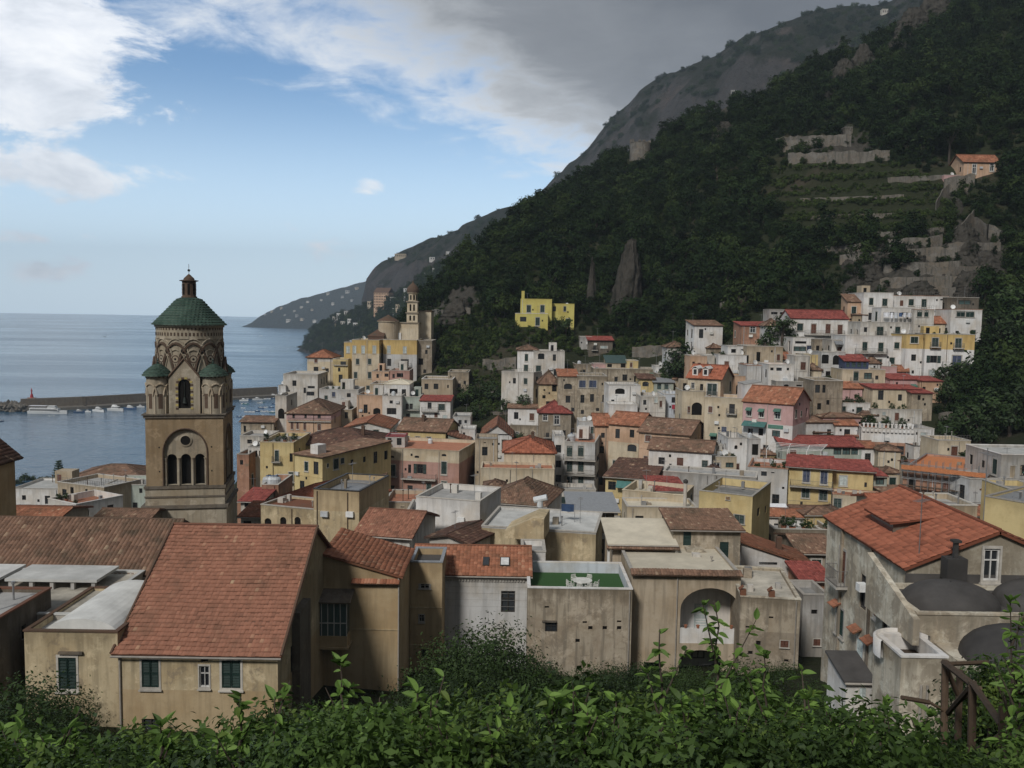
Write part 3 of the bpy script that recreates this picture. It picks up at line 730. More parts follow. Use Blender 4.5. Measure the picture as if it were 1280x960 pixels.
    for s in bal.split(';'):
        if s.strip():
            fc = 'F'; s = s.strip()
            if s[0] in 'RL': fc = s[0]; s = s[1:]
            a = [float(q) for q in s.split(',')]
            u0_, z_ = loc(a[0], a[2], fc); u1_, _ = loc(a[1], a[2], fc); fo, fu, fn, fw = faces[fc]
            balcony(h, fo, fu, fn, max(-.2, min(u0_, u1_)), min(fw+.2, max(u0_, u1_)), z_, a[3] if len(a) > 3 else 1.0)
    rnd = random.Random(label)
    for k in range(chim):
        cm = MB(); cx, cy = o.x+Wd*rnd.uniform(.2, .8), o.y+dep*rnd.uniform(.35, .65); zt_ = hd+(Hr or 0)
        cm.box(cx-.3, cy-.25, hd-.4, cx+.3, cy+.25, zt_+.7); cm.box(cx-.38, cy-.33, zt_+.7, cx+.38, cy+.33, zt_+.8); cm.box(cx-.22, cy-.18, zt_+.8, cx+.22, cy+.18, zt_+1.0)
        cm.build('chimney', 'offwhite' if rnd.random() < .5 else 'tile_brown', h.root)
    if ant is None: ant = rnd.random() < .6
    if ant: antenna(h.root, o.x+Wd*rnd.uniform(.15, .85), o.y+dep*rnd.uniform(.3, .7), hd-.4+(0 if roof == 'flat' else (Hr or 0)*.5), rnd.uniform(2.0, 3.0)+(0 if roof == 'flat' else (Hr or 0)*.5), rnd)
    for fx in pipes:
        pm = MB(); pm.tube([(o.x+Wd*fx, o.y-.08, .2), (o.x+Wd*fx, o.y-.08, hd-.1)], .055, 6); pm.build('drainpipe', 'gutter', h.root)
    ALLH.append(h); return h
def balcony(h, fo, fu, fn, u0, u1, z, depth=1.0, rail=True, mat='trim'):
    L = u1-u0; mb = MB(); mb.box(0, -depth, -.14, L, 0, 0)
    for k in np.linspace(.15*L, .85*L, 2 if L < 3 else 4): mb.box(k-.06, -depth*.7, -.34, k+.06, 0, -.14)
    b_ = mb.build('balcony', mat, h.root); b_.location = fo+fu*u0+Vector((0, 0, z)); b_.rotation_euler = (0, 0, math.atan2(fu.y, fu.x))
    if rail:
        r_ = MB(); y = -depth+.05; n = max(2, int(L/.18))
        def bar(x, yy): r_.box(x-.012, yy-.012, 0, x+.012, yy+.012, .95, 0, False)
        for i in range(n+1): bar(.04+(L-.08)*i/n, y)
        m_ = max(1, int(depth/.2))
        for sx in (.04, L-.04):
            for i in range(1, m_): bar(sx, y+(depth-.05)*i/m_)
        for zz in (.06, .95): r_.box(.02, y-.02, zz, L-.02, y+.02, zz+.035); r_.box(.02, y, zz, .06, 0, zz+.03); r_.box(L-.06, y, zz, L-.02, 0, zz+.03)
        r_.build('railing', 'rail', b_)
    return b_
def antenna(root, x, y, z, hgt, rnd):
    mb = MB(); mb.tube([(x, y, z), (x, y, z+hgt)], .025, 5)
    a = rnd.uniform(0, 3.1); c, s_ = math.cos(a), math.sin(a)
    mb.tube([(x-c*.6, y-s_*.6, z+hgt*.93), (x+c*.6, y+s_*.6, z+hgt*.93)], .015, 4)
    for k in np.linspace(-.5, .5, 6): mb.tube([(x+c*k-s_*.25, y+s_*k+c*.25, z+hgt*.93), (x+c*k+s_*.25, y+s_*k-c*.25, z+hgt*.93)], .012, 4)
    mb.build('antenna', 'metal', root)
def add_box(h, x0, x1, y0, y1, z0, z1, name, mat, parent=None):
    mb = MB(); mb.box(h.off.x+x0, h.off.y+y0, z0, h.off.x+x1, h.off.y+y1, z1); return mb.build(name, mat, parent or h.root)
def arch_panel(mb, o, u, n, rect, uc, hw, vb, vs, rise, reveal=.3, m=0, seg=14, back=None):
    """rectangular wall piece rect=(u0,v0,u1,v1) with one arched opening; reveal quads inward"""
    Z = Vector((0, 0, 1)); pt = lambda a, c: o+u*a+Z*c; u0, v0, u1, v1 = rect
    if uc-hw > u0: mb.quad(pt(u0, v0), pt(uc-hw, v0), pt(uc-hw, v1), pt(u0, v1), m)
    if uc+hw < u1: mb.quad(pt(uc+hw, v0), pt(u1, v0), pt(u1, v1), pt(uc+hw, v1), m)
    if vb > v0: mb.quad(pt(uc-hw, v0), pt(uc+hw, v0), pt(uc+hw, vb), pt(uc-hw, vb), m)
    arc = [(uc-hw*math.cos(math.pi*i/seg), vs+rise*math.sin(math.pi*i/seg)) for i in range(seg+1)]
    for i in range(seg):
        a, c = arc[i], arc[i+1]; mb.quad(pt(*a), pt(*c), pt(c[0], v1), pt(a[0], v1), m)
    out = [(uc-hw, vb)]+arc+[(uc+hw, vb)]
    for i in range(len(out)):
        a, c = out[i], out[(i+1) % len(out)]; mb.quad(pt(*a), pt(*c), pt(*c)-n*reveal, pt(*a)-n*reveal, m)
    return out
# ================================================================== THE TOWN (front corners, top and distance surveyed from the photo)
# ---- church quarter above the harbour
H('pale flat-roofed house with one dark upper window stepping down towards the harbour', 354, 397, 468, 215, 'offwhite', dep=12, wins='368,479,5,7,p;381,488,3,7,p;389,484,9,3,p;388,492,10,5,p')
H('small whitewashed step built against the pale flat-roofed harbour house', 348, 357, 482, 214, 'white', dep=8)
H('white harbour house with one tall arched loggia opening', 344, 358, 495, 198, 'offwhite', dep=10, wins='351.5,517,8,13,ax')
H('long pink house with dormer windows under a brown barrel roof', 358, 414, 516, 185, 'rose', 'hip', 499, dep=14, rc='tile_brown', split='525,peach',
  wins='365,532,3,9,b;372,532,3,9,b;381,533,3,9,b;399,534,4,8,b;367,520,3,6,p;382,520,3,6,p;399,519,4,8,p', bal='360,414,526,.4')
H('narrow grey side house behind the pink dormered house', 415, 440, 512, 196, 'beige', dep=8, wins='422,520,3,6,p;433,519,4,8,p')
H('white gabled house with orange roof facing the valley with green shutters', 432, 487, 534, 178, 'white', 'gy', 522, dep=14, rc='tile_orange', wins='451.5,541,10,9,g;470,543,7,12,g;440,541,3,4,p;462,543,4,8,p')
H('big hipped house under a dark brown roof with skylights', 357, 471, 556, 160, 'yellow', 'hip', 535, dep=15, d1=157, rc='tile_dark', wins='438,574,5,7,g;453,571,4,6,o', chim=1)
H('cream house with orange hipped roof on the seaward edge of the quarter', 384, 416, 446, 230, 'offwhite', 'hip', 437, dep=9, rc='tile_orange', wins='395,463,6,9,p;409,463,4,5,p;395,451,4,5,b', split='452,cream')
H('small bright yellow house with green arched window', 416, 435, 449, 226, 'yellow', dep=8, wins='429,453,7,6,a;424,462,3,5,p', coping='offwhite', bal='417,435,456,.5')
h = H('tall palace with gold top storey and cream floors below the church', 440, 474, 425, 225, 'gold', dep=12, split='442,cream',
  wins='443,437,4,9,w;454,437,4,9,w;468,437,4,9,w;447,452,4,7,g;462,452,4,7,g;444.5,469,4,8,g;462,469,4,8,g;446,485,4,6,g;460,485,4,6,g')
H('low yellow terrace wing beside the gold-topped palace', 430, 441, 428, 229, 'gold', dep=10, wins='435,437,4,8,w')
H('broad convent wing with gold upper floor and pale lower floor', 479, 521, 425, 228, 'gold', dep=14, split='443,palegrey', wins='486,437,4,9,w;506,437.5,4,8,w;486.5,453,5,9,p;506,453.5,10,9,p', bal='498,514,458,.8')
H('dark stone side wing of the convent against the trees', 521, 540, 426, 230, 'stone', dep=12, wins='526,452,6,8,x;533,440,3,5,p')  # convent's shadow side: its shade is put into this darker wall colour
H('low peach house with arched roof below the convent', 465, 486, 464, 215, 'peach', dep=8, wins='472,470,3,5,p;485,468,5,6,p')
H('brown-roofed annex at the foot of the convent', 487, 512, 463, 214, 'pink', dep=8, wins='500,469,8,5,x;492,470,3,5,p')
H('cream house with narrow shuttered window under the peach house', 463, 479, 480, 206, 'beige', dep=9, wins='471,490,4,8,g;466,500,3,5,p')
H('pale terrace house with a blue door among the church quarter roofs', 399, 448, 487, 203, 'palegrey', dep=9, wins='417,493,4,6,u;436,494,5,5,p')
H('tawny house with a dark doorway below the church quarter', 446, 478, 494, 198, 'peach', dep=8, wins='457,511,5,11,p;471,514,9,8,ax')
H('white tower house with a pergola terrace and wide dark window', 478, 502, 495, 195, 'white', dep=9, wins='489,502.5,4,4,p;489.5,514,12,8,p', par=.9)
H('white vaulted rooftop house above the pergola terrace', 480, 512, 480, 201, 'white', 'hip', 474, dep=8, rc='roofcream', wins='492,489,10,6,x', over=.1)
H('grey-green house with a balcony beside the white tower house', 502, 525, 496, 198, 'greenish', dep=9, wins='509,508,4,7,p;514,508,4,7,p;510,520,5,6,p', bal='503,524,512,.8')
H('white house with crimson roof and green shutters at the garden edge', 525, 563, 501, 194, 'white', 'shed', 494, dep=9, rc='tile_crimson', wins='537,507,5,8,p;552,509,8,8,g;545,519,4,6,b;556,521,5,4,w', bal='527,548,514,.7', over=.2)
H('flat grey house with white roof edge above the crimson roof', 527, 566, 474, 209, 'beige', dep=10, rc='roofwhite', coping='white', wins='533,483,5,7,p;545,483,6,7,p;560,483,2,4,p')
H('plain tawny block with a pale corner under the lemon terraces', 560, 586, 465, 217, 'oldwall', dep=9, wins='574,482,4,5,p;581,478,3,4,p')
H('yellow house under a long brown roof with three windows', 497, 557, 538, 174, 'yellow', 'gx', 523, dep=10, rc='tile_brown', wins='509,548,6,6,o;522,548.5,6,6,o;536,549,6,6,o', d1=172, chim=1)
H('greenish gabled house with a small red roof', 560, 586, 550, 171, 'greenish', 'shedr', 539, dep=8, rc='tile_red')
H('whitewashed cubes stepping up beside the greenish gable', 566, 588, 521, 184, 'palegrey', dep=8, wins='575,528,4,6,p;582,527,3,4,p')
H('low white rooftop room with a dark window above the garden wall', 574, 594, 537, 176, 'white', dep=7, wins='580,543,3,5,p')
h = H('big pink palazzo with cream top band and green shutters', 479, 574, 562, 156, 'cream', dep=14, split='577,pink', rc='terracotta_floor', coping='beige', d1=153,
  wins='490.5,588,8,15,gB;512,586,4,11,p;525,586,8,12,O;555,585,7,16,g;490,612,7,11,p;512.6,612,7,11,p;536,610,6,12,g;555,608,7,13,g;490,571,6,3,a;521,571,6,3,a;555,569,6,3,a', bal='503,546,597,1.0', pipes=(.26, .74), auto=False)
PAL = h
H('rooftop pavilion with a flat pink roof on the palazzo terrace', 482, 506, 546, 160, 'palegrey', dep=5, par=.15, rc='paintred', coping='paintred', wins='487,552,5,9,p;499,552,6,9,p', base=566)
H('brown-roofed side house joined to the pink palazzo', 459, 480, 594, 150, 'beige', 'shed', 577, dep=9, rc='tile_brown', wins='472,613,8,16,g;469,598,4,4,p', bal='466,478,622,.6')
# ---- around the bell tower foot
h = H('yellow palace with tall french windows beside the bell tower', 325, 367, 553, 150, 'yellow', dep=12, split='601,cream', wins='346,570,5,14,gB;364,596,6,12,gB;337,597,4,8,p;364,572,4,11,p', coping='cream')
h = H('yellow corner house with a white rooftop box', 368, 403, 569, 140, 'yellow', 'shed', 562, dep=18, rc='tile_brown', d1=137, wins='383,583,6,12,g;R409.7,582,2,5,g;R420,580,6,13,g;R428,576,4,7,g', over=.3)
add_box(h, 2.6, 4.2, 1.0, 3.0, h.Ht, h.Ht+1.6, 'rooftop_box', 'white')
H('white window bay house tucked beside the bell tower', 310, 327, 559, 156, 'white', dep=6, wins='313,567,2,8,p;320,567,3,8,p;325,567,2,7,p')
H('dark red brick house half hidden by the bell tower', 296, 311, 568, 152, 'brickred', dep=8, wins='302,578,4,6,p')
H('tawny gabled house by the marina', 301, 342, 527, 195, 'oldwall', 'gx', 520, dep=9, rc='tile_brown', wins='306,536,3,8,p')
H('cream awning house below the tawny marina gable', 300, 336, 545, 178, 'offwhite', dep=8, wins='312,552,6,5,x;325,553,4,4,p')
H('low crimson-roofed shed beside the bell tower', 301, 327, 626, 118, 'offwhite', 'shed', 614, dep=7, rc='tile_crimson', wins='308,631,5,6,p;318,631,6,6,p')
H('orange-roofed lean-to under the crimson shed', 301, 328, 645, 100, 'palegrey', 'shed', 633, dep=6, rc='tile_orange', wins='309,654,10,6,x')
H('old brick terrace house with a dark door and rooftop tanks', 327, 348, 606, 124, 'brickred', dep=8, wins='334,627,5,9,p', par=.9)
h = H('white house with a bright orange hipped roof near the bell tower', 340, 394, 629, 104, 'white', 'hip', 598, dep=13, rc='tile_new', d1=100)
h = H('stained cream arcade wall with two white-framed round arches', 326, 393, 634, 93, 'ochre', dep=5, d1=91, wins='335,654,10,13,ax;354,652,9,12,ax;372,652,9,12,ax', rc='tile_orange', par=.2, auto=False)
h = H('square tawny tower block with a flat leaded roof', 392, 449, 613, 88, 'tawny', dep=9, d1=87, par=.6, rc='lead', coping='frame_dark', wins='', split='639,ochre', auto=False)
h = H('rough orange tile roof house behind the tawny tower block', 446, 512, 668, 82, 'offwhite', 'gx', 637, dep=9, rc='tile_red', d1=81)
h = H('great blank white gable wall with an aerial', 520, 600, 624, 93, 'white', dep=8, d1=91, ant=True, auto=False)
H('lower white shoulder of the blank white wall', 508, 521, 640, 92, 'white', dep=6, auto=False)
H('small grey gabled roof in front of the blank white wall', 537, 586, 674, 82, 'offwhite', 'gy', 664, dep=6, rc='tile_dark', d1=80)
H('cream terrace strip with low parapet under the palazzo', 480, 532, 628, 112, 'beige', dep=8, rc='terracotta_floor', wins='503,633,5,3,x;526,634,4,3,x')
# ---- middle of the valley
h = H('plain cream house with an orange hipped roof', 630, 694, 565, 146, 'cream', 'hip', 546, dep=12, rc='tile_new', pipes=(.58,), chim=1, over=.3, auto=False)
h = H('cream lower storey with a red-tiled terrace in front of the orange roof', 601, 693, 586, 140, 'cream', dep=6, rc='terracotta_floor', par=.35, coping='cream', pipes=(.7,), auto=False)
H('grey old house with a single door behind the tiled terrace', 594, 622, 549, 158, 'beige', dep=7, wins='606,564,7,11,p;606,553,3,2,x', coping='stone')
H('white gabled house with red roof and outdoor terrace tables', 602, 640, 544, 182, 'white', 'gy', 525, dep=16, rc='tile_red', wins='628,541,3,4,p;634,541,3,4,p;616,540,3,5,p')
H('square house with a bright crimson hipped roof', 674, 714, 515, 188, 'stone', 'hip', 500, dep=10, rc='tile_crimson', wins='681.5,522,6,8,o;696,525,7,12,o')
h = H('white four-storey apartment block with twin balcony windows', 706, 744, 553, 158, 'palegrey', dep=12, rc='terracotta_floor', par=1.0,
  wins='712,564,7,14,g;726,564,7,14,g;712,583,7,14,g;726,583,7,14,g;712,601,7,12,g;726,601,7,11,g;R753,561,3,7,p;R753,580,3,7,p', bal='703,745,573.5,1.0;703,745,592,1.0', d1=157, ant=True)
H('recessed white stair bay of the four-storey block', 693, 706, 546, 161, 'white', dep=9, wins='698,561,7,10,p;698,580,7,9,p;698,598,7,9,p', par=.6)
H('glazed penthouse on the four-storey block', 724, 760, 527, 171, 'palegrey', dep=6, wins='745,538,14,9,n;731,539,3,5,p', base=552)
H('pink-orange house with an arched ground window', 761, 799, 530, 166, 'peach', 'gx', 515, dep=9, rc='tile_orange', wins='772,542,6,12,p;790,542,6,10,p;790,560,12,9,a', split='553,cream', d1=163)
H('orange-roofed shed wing of the pink-orange house', 744, 762, 531, 168, 'peach', 'gx', 517, dep=9, rc='tile_orange')
h = H('long salmon house under a wide brown roof', 799, 862, 541, 156, 'peach', 'gx', 523, dep=13, rc='tile_brown', wins='810,548,7,8,b;830,554,8,6,b;850,554,8,6,w', d1=152)
h = H('long white house with brown roof and arched brown door', 811, 890, 563, 136, 'white', 'gx', 549, dep=9, rc='tile_brown', wins='827,576,8,9,p;850,580,8,16,d b;881,581,7,11,g;838,582,3,5,p', d1=133, over=.3)
H('cream annex with balustrade terrace beside the long white house', 891, 921, 571, 134, 'cream', dep=7, wins='896,580,9,8,o;912,581,10,7,n', par=.9)
H('white chimney room between terrace and roofs', 892, 903, 556, 141, 'offwhite', dep=4, base=575)
h = H('yellow house with a teal awning and dark brown roof', 757, 817, 597, 128, 'yellow', 'shed', 575, dep=15, rc='tile_dark', wins='765,607,10,11,p;792,606,8,7,w', d1=126)
am = MB(); q0, q1 = h.loc(771, 602)[0], h.loc(789, 602)[0]; z = h.loc(780, 601)[1]; am.slab([(h.off.x+q0, h.off.y-1.1, z-.9), (h.off.x+q1, h.off.y-1.1, z-.9), (h.off.x+q1, h.off.y-.02, z), (h.off.x+q0, h.off.y-.02, z)], .03); am.build('awning', 'teal', h.root)
H('low dark brown hipped roof below the cream annex', 886, 922, 600, 126, 'offwhite', 'hip', 584, dep=9, rc='tile_dark')
H('dark brown back roof behind the teal awning house', 800, 886, 597, 131, 'offwhite', 'shed', 583, dep=7, rc='tile_dark')
H('long grey parapet building with a lead flat roof', 829, 946, 593, 121, 'grey', dep=5, d1=117, par=.3, auto=False)
H('low red sheet-roofed house behind the round chimney', 818, 857, 613, 113, 'offwhite', 'shed', 598, dep=8, rc='tile_crimson')
h = H('cream low house with stepped terrace parapets', 778, 855, 616, 110, 'cream', dep=7, par=.9, rc='roofcream', d1=107, coping='cream')
H('cream garden front below the stepped terrace parapets', 784, 872, 634, 103, 'cream', dep=5, par=.3, rc='roofcream')
h = H('yellow square house with a small brown window and flat roof', 874, 941, 617, 101, 'yellow', dep=10, rc='roofgrey', par=.9, d1=98, wins='910,623,5,4,b;886,641,11,5,p;924,649,12,11,g;R948,640,3,10,p;R957,637,2,9,p', pipes=())
h = H('brown tiled hip roof house with a white attic', 606, 682, 628, 106, 'white', 'hip', 598, dep=10, rc='tile_brown', wins='631,636,5,6,p', d1=104, over=.3)
H('tiny pavilion with a pyramid tile roof', 607, 629, 608, 114, 'white', 'hip', 600, dep=3.2, rc='tile_brown')
h = H('ochre flat house with a raised parapet wedge and arched dark window', 602, 745, 662, 84, 'palegrey', dep=9, rc='roofwhite', par=.25, d1=82, wins='671,675,13,9,ax', split='664,ochre')
OCH = h
H('slate-roofed garden pavilion in the trees', 716, 768, 637, 92, 'stone', 'shed', 624, dep=7, rc='lead', over=.6)
H('white low garden wall house below the apartment block', 690, 745, 612, 140, 'offwhite', dep=5, wins='724,619,5,5,p')
# ---- old houses and villas on the valley's far side
h = H('white villa with a flat brown roof among the lemon terraces', 647, 672, 437, 206, 'white', 'hip', 431, dep=10, rc='tile_brown', wins='658,447,4,9,g;657.5,460,5,8,g', over=.3)
H('rounded wing of the white villa', 667, 706, 439, 204, 'offwhite', dep=9, wins='676.5,445,8,8,a;673,461.5,6,9,g;693,447,4,8,p')
H('white garden terrace of the villa with a railing', 627, 667, 465, 202, 'offwhite', dep=8, wins='643,476,4,7,p', d1=199)
H('ochre stone house under an orange hipped roof', 674, 699, 478, 193, 'ochre', 'hip', 463, dep=8, rc='tile_brown', wins='693,485,6,9,x;680,496,4,4,x')
H('weathered stone tenement with arched top window', 698, 723, 470, 190, 'oldwall', 'shed', 461, dep=9, rc='tile_orange', wins='710,483,10,7,a;710,499,6,9,p;716,512,4,5,p', over=.2)
H('tall weathered stone tenement with blue shutters', 722, 759, 470, 189, 'oldwall', dep=10, wins='728,480,8,9,u;741,480,9,9,u;728,498.6,5,10,p;740,497.5,5,10,p;728,515,4,5,p;756,498,5,9,p;753,480,2,3,x;747,512,4,4,p')
H('cream shed with a pale glass roof above the tenements', 758, 784, 453, 203, 'beige', 'shed', 444, dep=6, rc='greenglass', wins='762,457,6,4,x;779,457,6,5,x', over=.2)
H('small yellow cube house beside the glass roof', 784, 798, 451, 202, 'yellow', dep=5, wins='789,456,3,6,b')
H('pale old wall house with arched doors under the glass roof', 742, 822, 461, 199, 'oldwall', dep=7, wins='751,471,8,9,ax;781,472,6,8,p;795,474,5,8,x;770,474,4,6,p', par=.3)
H('pink lean-to with an aqua door at the end of the old wall', 742, 758, 455, 204, 'rose', dep=5, wins='746,463,3,8,u')
H('white courtyard house with a low dark arch', 761, 801, 482, 178, 'white', dep=9, wins='775,489,12,7,ax;766,502,4,5,p', par=.4)
H('white parapet terrace below the courtyard arch', 761, 797, 506, 172, 'white', dep=6, par=.6)
H('cream block house with one small window and terrace awning', 801, 832, 496, 171, 'offwhite', dep=9, wins='806,503,4,6,p;820,500,4,7,w;826,505,3,8,b')
H('pale blue-white house behind the hanging washing', 830, 854, 493, 173, 'bluewhite', dep=8, wins='842,500,5,7,p')
H('little house with a dark red roof and a green arched window', 799, 818, 473, 186, 'yellow', 'shed', 467, dep=5, rc='tile_dark', wins='807,480,8,6,a')
H('lean-to with a pale metal roof and glazed front', 818, 842, 477, 185, 'greenish', 'shed', 472, dep=5, rc='lead', wins='824,483,5,7,n;833,483,5,7,n')
H('little white cube house with a dark opening under the terraces', 819, 837, 458, 196, 'white', dep=5, wins='825,463,3,5,x')
H('stone drum house below the white cube', 821, 835, 467, 191, 'oldwall', dep=5, wins='828,470,2,3,x')
H('peach house peeping over the dormered roof', 863, 884, 445, 178, 'peach', dep=6, wins='867,455,3,6,p;874,456,4,5,x')
H('white balustraded roof terrace above the dormered house', 882, 934, 445, 181, 'offwhite', dep=8, wins='898,450,6,4,x;917,449,3,4,x')
h = H('cream mansion under an orange roof with two dormers', 860, 901, 472, 166, 'cream', 'gx', 456, dep=9, rc='tile_new', wins='866,482,4,7,o;877,484,4,8,p;890,487,12,15,g', d1=163, bal='884,897,495,.9')
for px in (868, 881):
    dm = MB(); u_ = h.loc(px, 466)[0]; X0 = h.off.x+u_; z0 = h.Ht+.4
    dm.box(X0-.55, h.off.y+.5, z0-.3, X0+.55, h.off.y+3, z0+1.3); dm.slab([(X0-.75, h.off.y+.3, z0+1.3), (X0, h.off.y+.3, z0+1.75), (X0, h.off.y+4, z0+1.75), (X0-.75, h.off.y+4, z0+1.3)], .08); dm.slab([(X0, h.off.y+.3, z0+1.75), (X0+.75, h.off.y+.3, z0+1.3), (X0+.75, h.off.y+4, z0+1.3), (X0, h.off.y+4, z0+1.75)], .08)
    o_ = dm.build('dormer', 'white', h.root); g_ = MB(); g_.box(X0-.3, h.off.y+.46, z0+.15, X0+.3, h.off.y+.5, z0+1.1); g_.build('pane', 'glass', o_)
H('cream mansion front with a bracketed balcony door', 881, 929, 497, 160, 'cream', dep=7, wins='888,512,5,8,b;915,511,7,12,pB;899,519,2,3,x;905,538,6,9,u', d1=157, rc='terracotta_floor')
H('cream loggia with an arched recess beside the mansion', 853, 881, 489, 164, 'cream', dep=7, wins='871,511,13,16,ax;861,512,3,8,b')
H('terrace house with a big dark arch behind the mansion', 911, 934, 470, 171, 'peach', dep=7, wins='925,486,10,13,ax')
H('grey rendered block above the white stair gable', 934, 952, 457, 170, 'palegrey', dep=6, coping='brickred', auto=False)
H('white stair gable with a tiny window', 931, 952, 480, 158, 'white', 'shedl', 478, dep=5, wins='944,486,4,5,p', rc='roofgrey', over=.05)
h = H('pink shop house with orange roof and green awning', 929, 992, 503, 151, 'rose', 'gx', 483, dep=10, rc='tile_orange', split='530,white', wins='936.5,516,6,9,oA;952,517.6,6,9,oA;972,518.6,7,11,oA;970,542,10,8,n;938,540,6,9,x;951,540,6,9,x;R1000,504,2,6,p', d1=146, over=.25, pipes=(.5,))
PINK = h
H('grey ruinous house with empty windows behind the pink shop house', 1018, 1054, 476, 157, 'stone', dep=9, wins='1022,486,6,10,p;1030,486,4,10,p;1024,508,5,8,x;1035,503,4,6,x;1022,520,5,6,ax', d1=157)
H('long pale parapet wall house above the orange roof', 970, 1018, 477, 163, 'grey', dep=6, wins='983,482,6,3,ax;999,482,7,2,x')
H('tall beige house with one dark doorway under the brick cottage', 934, 979, 433, 178, 'beige', dep=8, wins='948,446,5,12,x;973,447,4,8,b;957,458,3,5,x')
H('low white house with an arched fanlight window', 961, 993, 456, 166, 'white', dep=7, wins='965,460,4,6,p;974,460.5,7,6,a;985,461,3,4,x', rc='terracotta_floor')
H('small white flat cottage with two dark openings', 910, 935, 433, 181, 'white', dep=6, wins='917,438,6,6,x;928,439,4,5,x', coping='grey')
H('long white garden wall house under the flat cottage', 898, 936, 444, 178, 'white', dep=5)
H('crumbling white wall with rendered blotches', 994, 1013, 445, 170, 'offwhite', dep=5)
H('white house with a windowed loggia band', 991, 1018, 422, 180, 'white', dep=8, wins='1000,436,16,6,n;1012,436,7,8,u;1001,428,14,3,x')
H('narrow dark stone house squeezed beside the loggia band', 1018, 1028, 424, 178, 'stone', dep=8, wins='1022,438,4,12,x;1021,455,3,8,x')
H('orange brick cottage with a white window under the trees', 927, 966, 407, 191, 'brickred', 'shed', 402, dep=7, rc='tile_crimson', wins='941,412,7,8,o;960,413,6,8,w', over=.2)
H('grey concrete shelter with open sides', 962, 989, 387, 196, 'grey', dep=5, wins='968,391,8,4,x;979,391,8,4,x')
H('white row house under a long red roof with brown french doors', 989, 1061, 398, 188, 'white', 'gx', 388, dep=8, rc='tile_crimson', wins='1000,409,7,9,g;1017,411,6,12,b;1035,411,6,12,b;1050,412,6,12,b', bal='1005,1055,418,.7', over=.2)
H('white house with two great dark arches', 1027, 1057, 440, 173, 'palegrey', dep=7, wins='1031,448,9,13,ax;1045,450,8,12,ax;1045,469,9,7,x;1035,468,6,8,x')
h = H('terrace room with an olive awning and brown doors above the arches', 1040, 1068, 425, 178, 'offwhite', dep=6, wins='1050,437,7,7,b;1062,437,6,7,b')
am = MB(); am.slab([(h.off.x+.4, h.off.y-1.3, h.Ht-.9), (h.off.x+h.W-.1, h.off.y-1.3, h.Ht-.9), (h.off.x+h.W-.1, h.off.y-.02, h.Ht-.2), (h.off.x+.4, h.off.y-.02, h.Ht-.2)], .04); am.build('awning', 'lead', h.root)
# ---- white cluster high on the slope
H('white cube house on top of the white cluster', 1080, 1117, 366, 192, 'white', dep=9, wins='1089,377,5,9,g;1106,378,6,9,g;1088,395.5,5,9,p')
H('white long house with a brown arched door beside the top cube', 1117, 1186, 370, 194, 'white', dep=8, wins='1127,379,4,7,d b;1139,378,6,8,g;1155,379,6,10,g;1177,374,3,3,p', rc='terracotta_floor', coping='brickred')
H('white terrace house with washing on the line', 1102, 1143, 385, 186, 'white', dep=5, wins='1115,392,5,4,p;1131,392,8,3,p', base=403)
H('white house with two green windows under the long house', 1143, 1168, 387, 185, 'offwhite', dep=5, wins='1149.5,392,6,8,g;1158,392,5,8,g', coping='brickred')
H('white house with two wide dark windows beside the pergola', 1189, 1228, 387, 185, 'white', dep=7, wins='1201,392.5,10,7,g;1212.5,393,10,7,g', coping='brickred')
H('dark green pergola house under the retaining wall', 1184, 1224, 372, 192, 'darkwall', dep=6, wins='1206,378,16,5,n', rc='lead')
H('cream house with two green balcony doors', 1076, 1137, 403, 181, 'offwhite', dep=7, wins='1100,414,8,11,gB;1122,414,6,11,gB;1082,412,4,6,p')
H('broad white house with five green shuttered windows', 1057, 1133, 420, 176, 'white', dep=8, wins='1081,433,6,11,g;1101,434,6,11,g;1121,432,6,8,g;1115,451,6,8,g;1099,454,6,10,g;1090,452,3,5,p', bal='1068,1108,441,.8')
H('white and yellow corner house with a green top window', 1133, 1157, 418, 174, 'gold', dep=9, split='436,white', wins='1143,425,9,8,g;1142,447,6,8,p;1141,465,3,4,p', coping='roofgrey')
H('tall house with yellow top storey and a blue door', 1157, 1219, 418, 172, 'gold', dep=9, split='437,white', wins='1169,428,7,11,gB;1198,429,7,12,gB;1167,449,8,9,O;1196,451,10,13,u;1196,471,12,10,u;1165,466,7,7,w', bal='1177,1210,458,.9', d1=170)
H('red-roofed veranda with blue glazing', 1056, 1086, 451, 170, 'shutter_blue', 'shed', 443, dep=4, rc='tile_crimson', wins='1060,456,4,6,n;1067,456,5,6,n;1074,456,5,6,n;1081,456,4,6,n', base=462, over=.2)
H('cream balcony house under the blue veranda', 1053, 1107, 462, 167, 'cream', dep=7, split='479,white', wins='1070,470,6,12,g;1085,470,10,8,n;1096,472,4,5,p', bal='1062,1090,478,.8')
H('rose house under a curved crimson roof', 1113, 1150, 474, 165, 'rose', 'shed', 467, dep=6, rc='tile_crimson', over=.2)
H('peach house at the end of the curved crimson roof', 1150, 1178, 476, 164, 'peach', 'shed', 470, dep=6, rc='tile_crimson', wins='1155,486,4,5,p;1172,481,2,3,p', over=.2)
H('cream house with a red roof edge and one big window', 1091, 1151, 486, 160, 'cream', 'shed', 480, dep=6, rc='tile_crimson', wins='1101,494,7,12,p;1125,497,5,8,p;1142,499,7,6,x', over=.2)
H('crimson awning kiosk at the end of the cream house', 1140, 1166, 491, 158, 'oldwall', 'shed', 487, dep=5, rc='tile_crimson', wins='1149,497,4,6,x', over=.2)
H('pale garden house with a brown door behind the terrace plants', 1089, 1153, 512, 157, 'offwhite', dep=5, wins='1121,521,5,10,b;1105,517,4,4,w', par=.3)
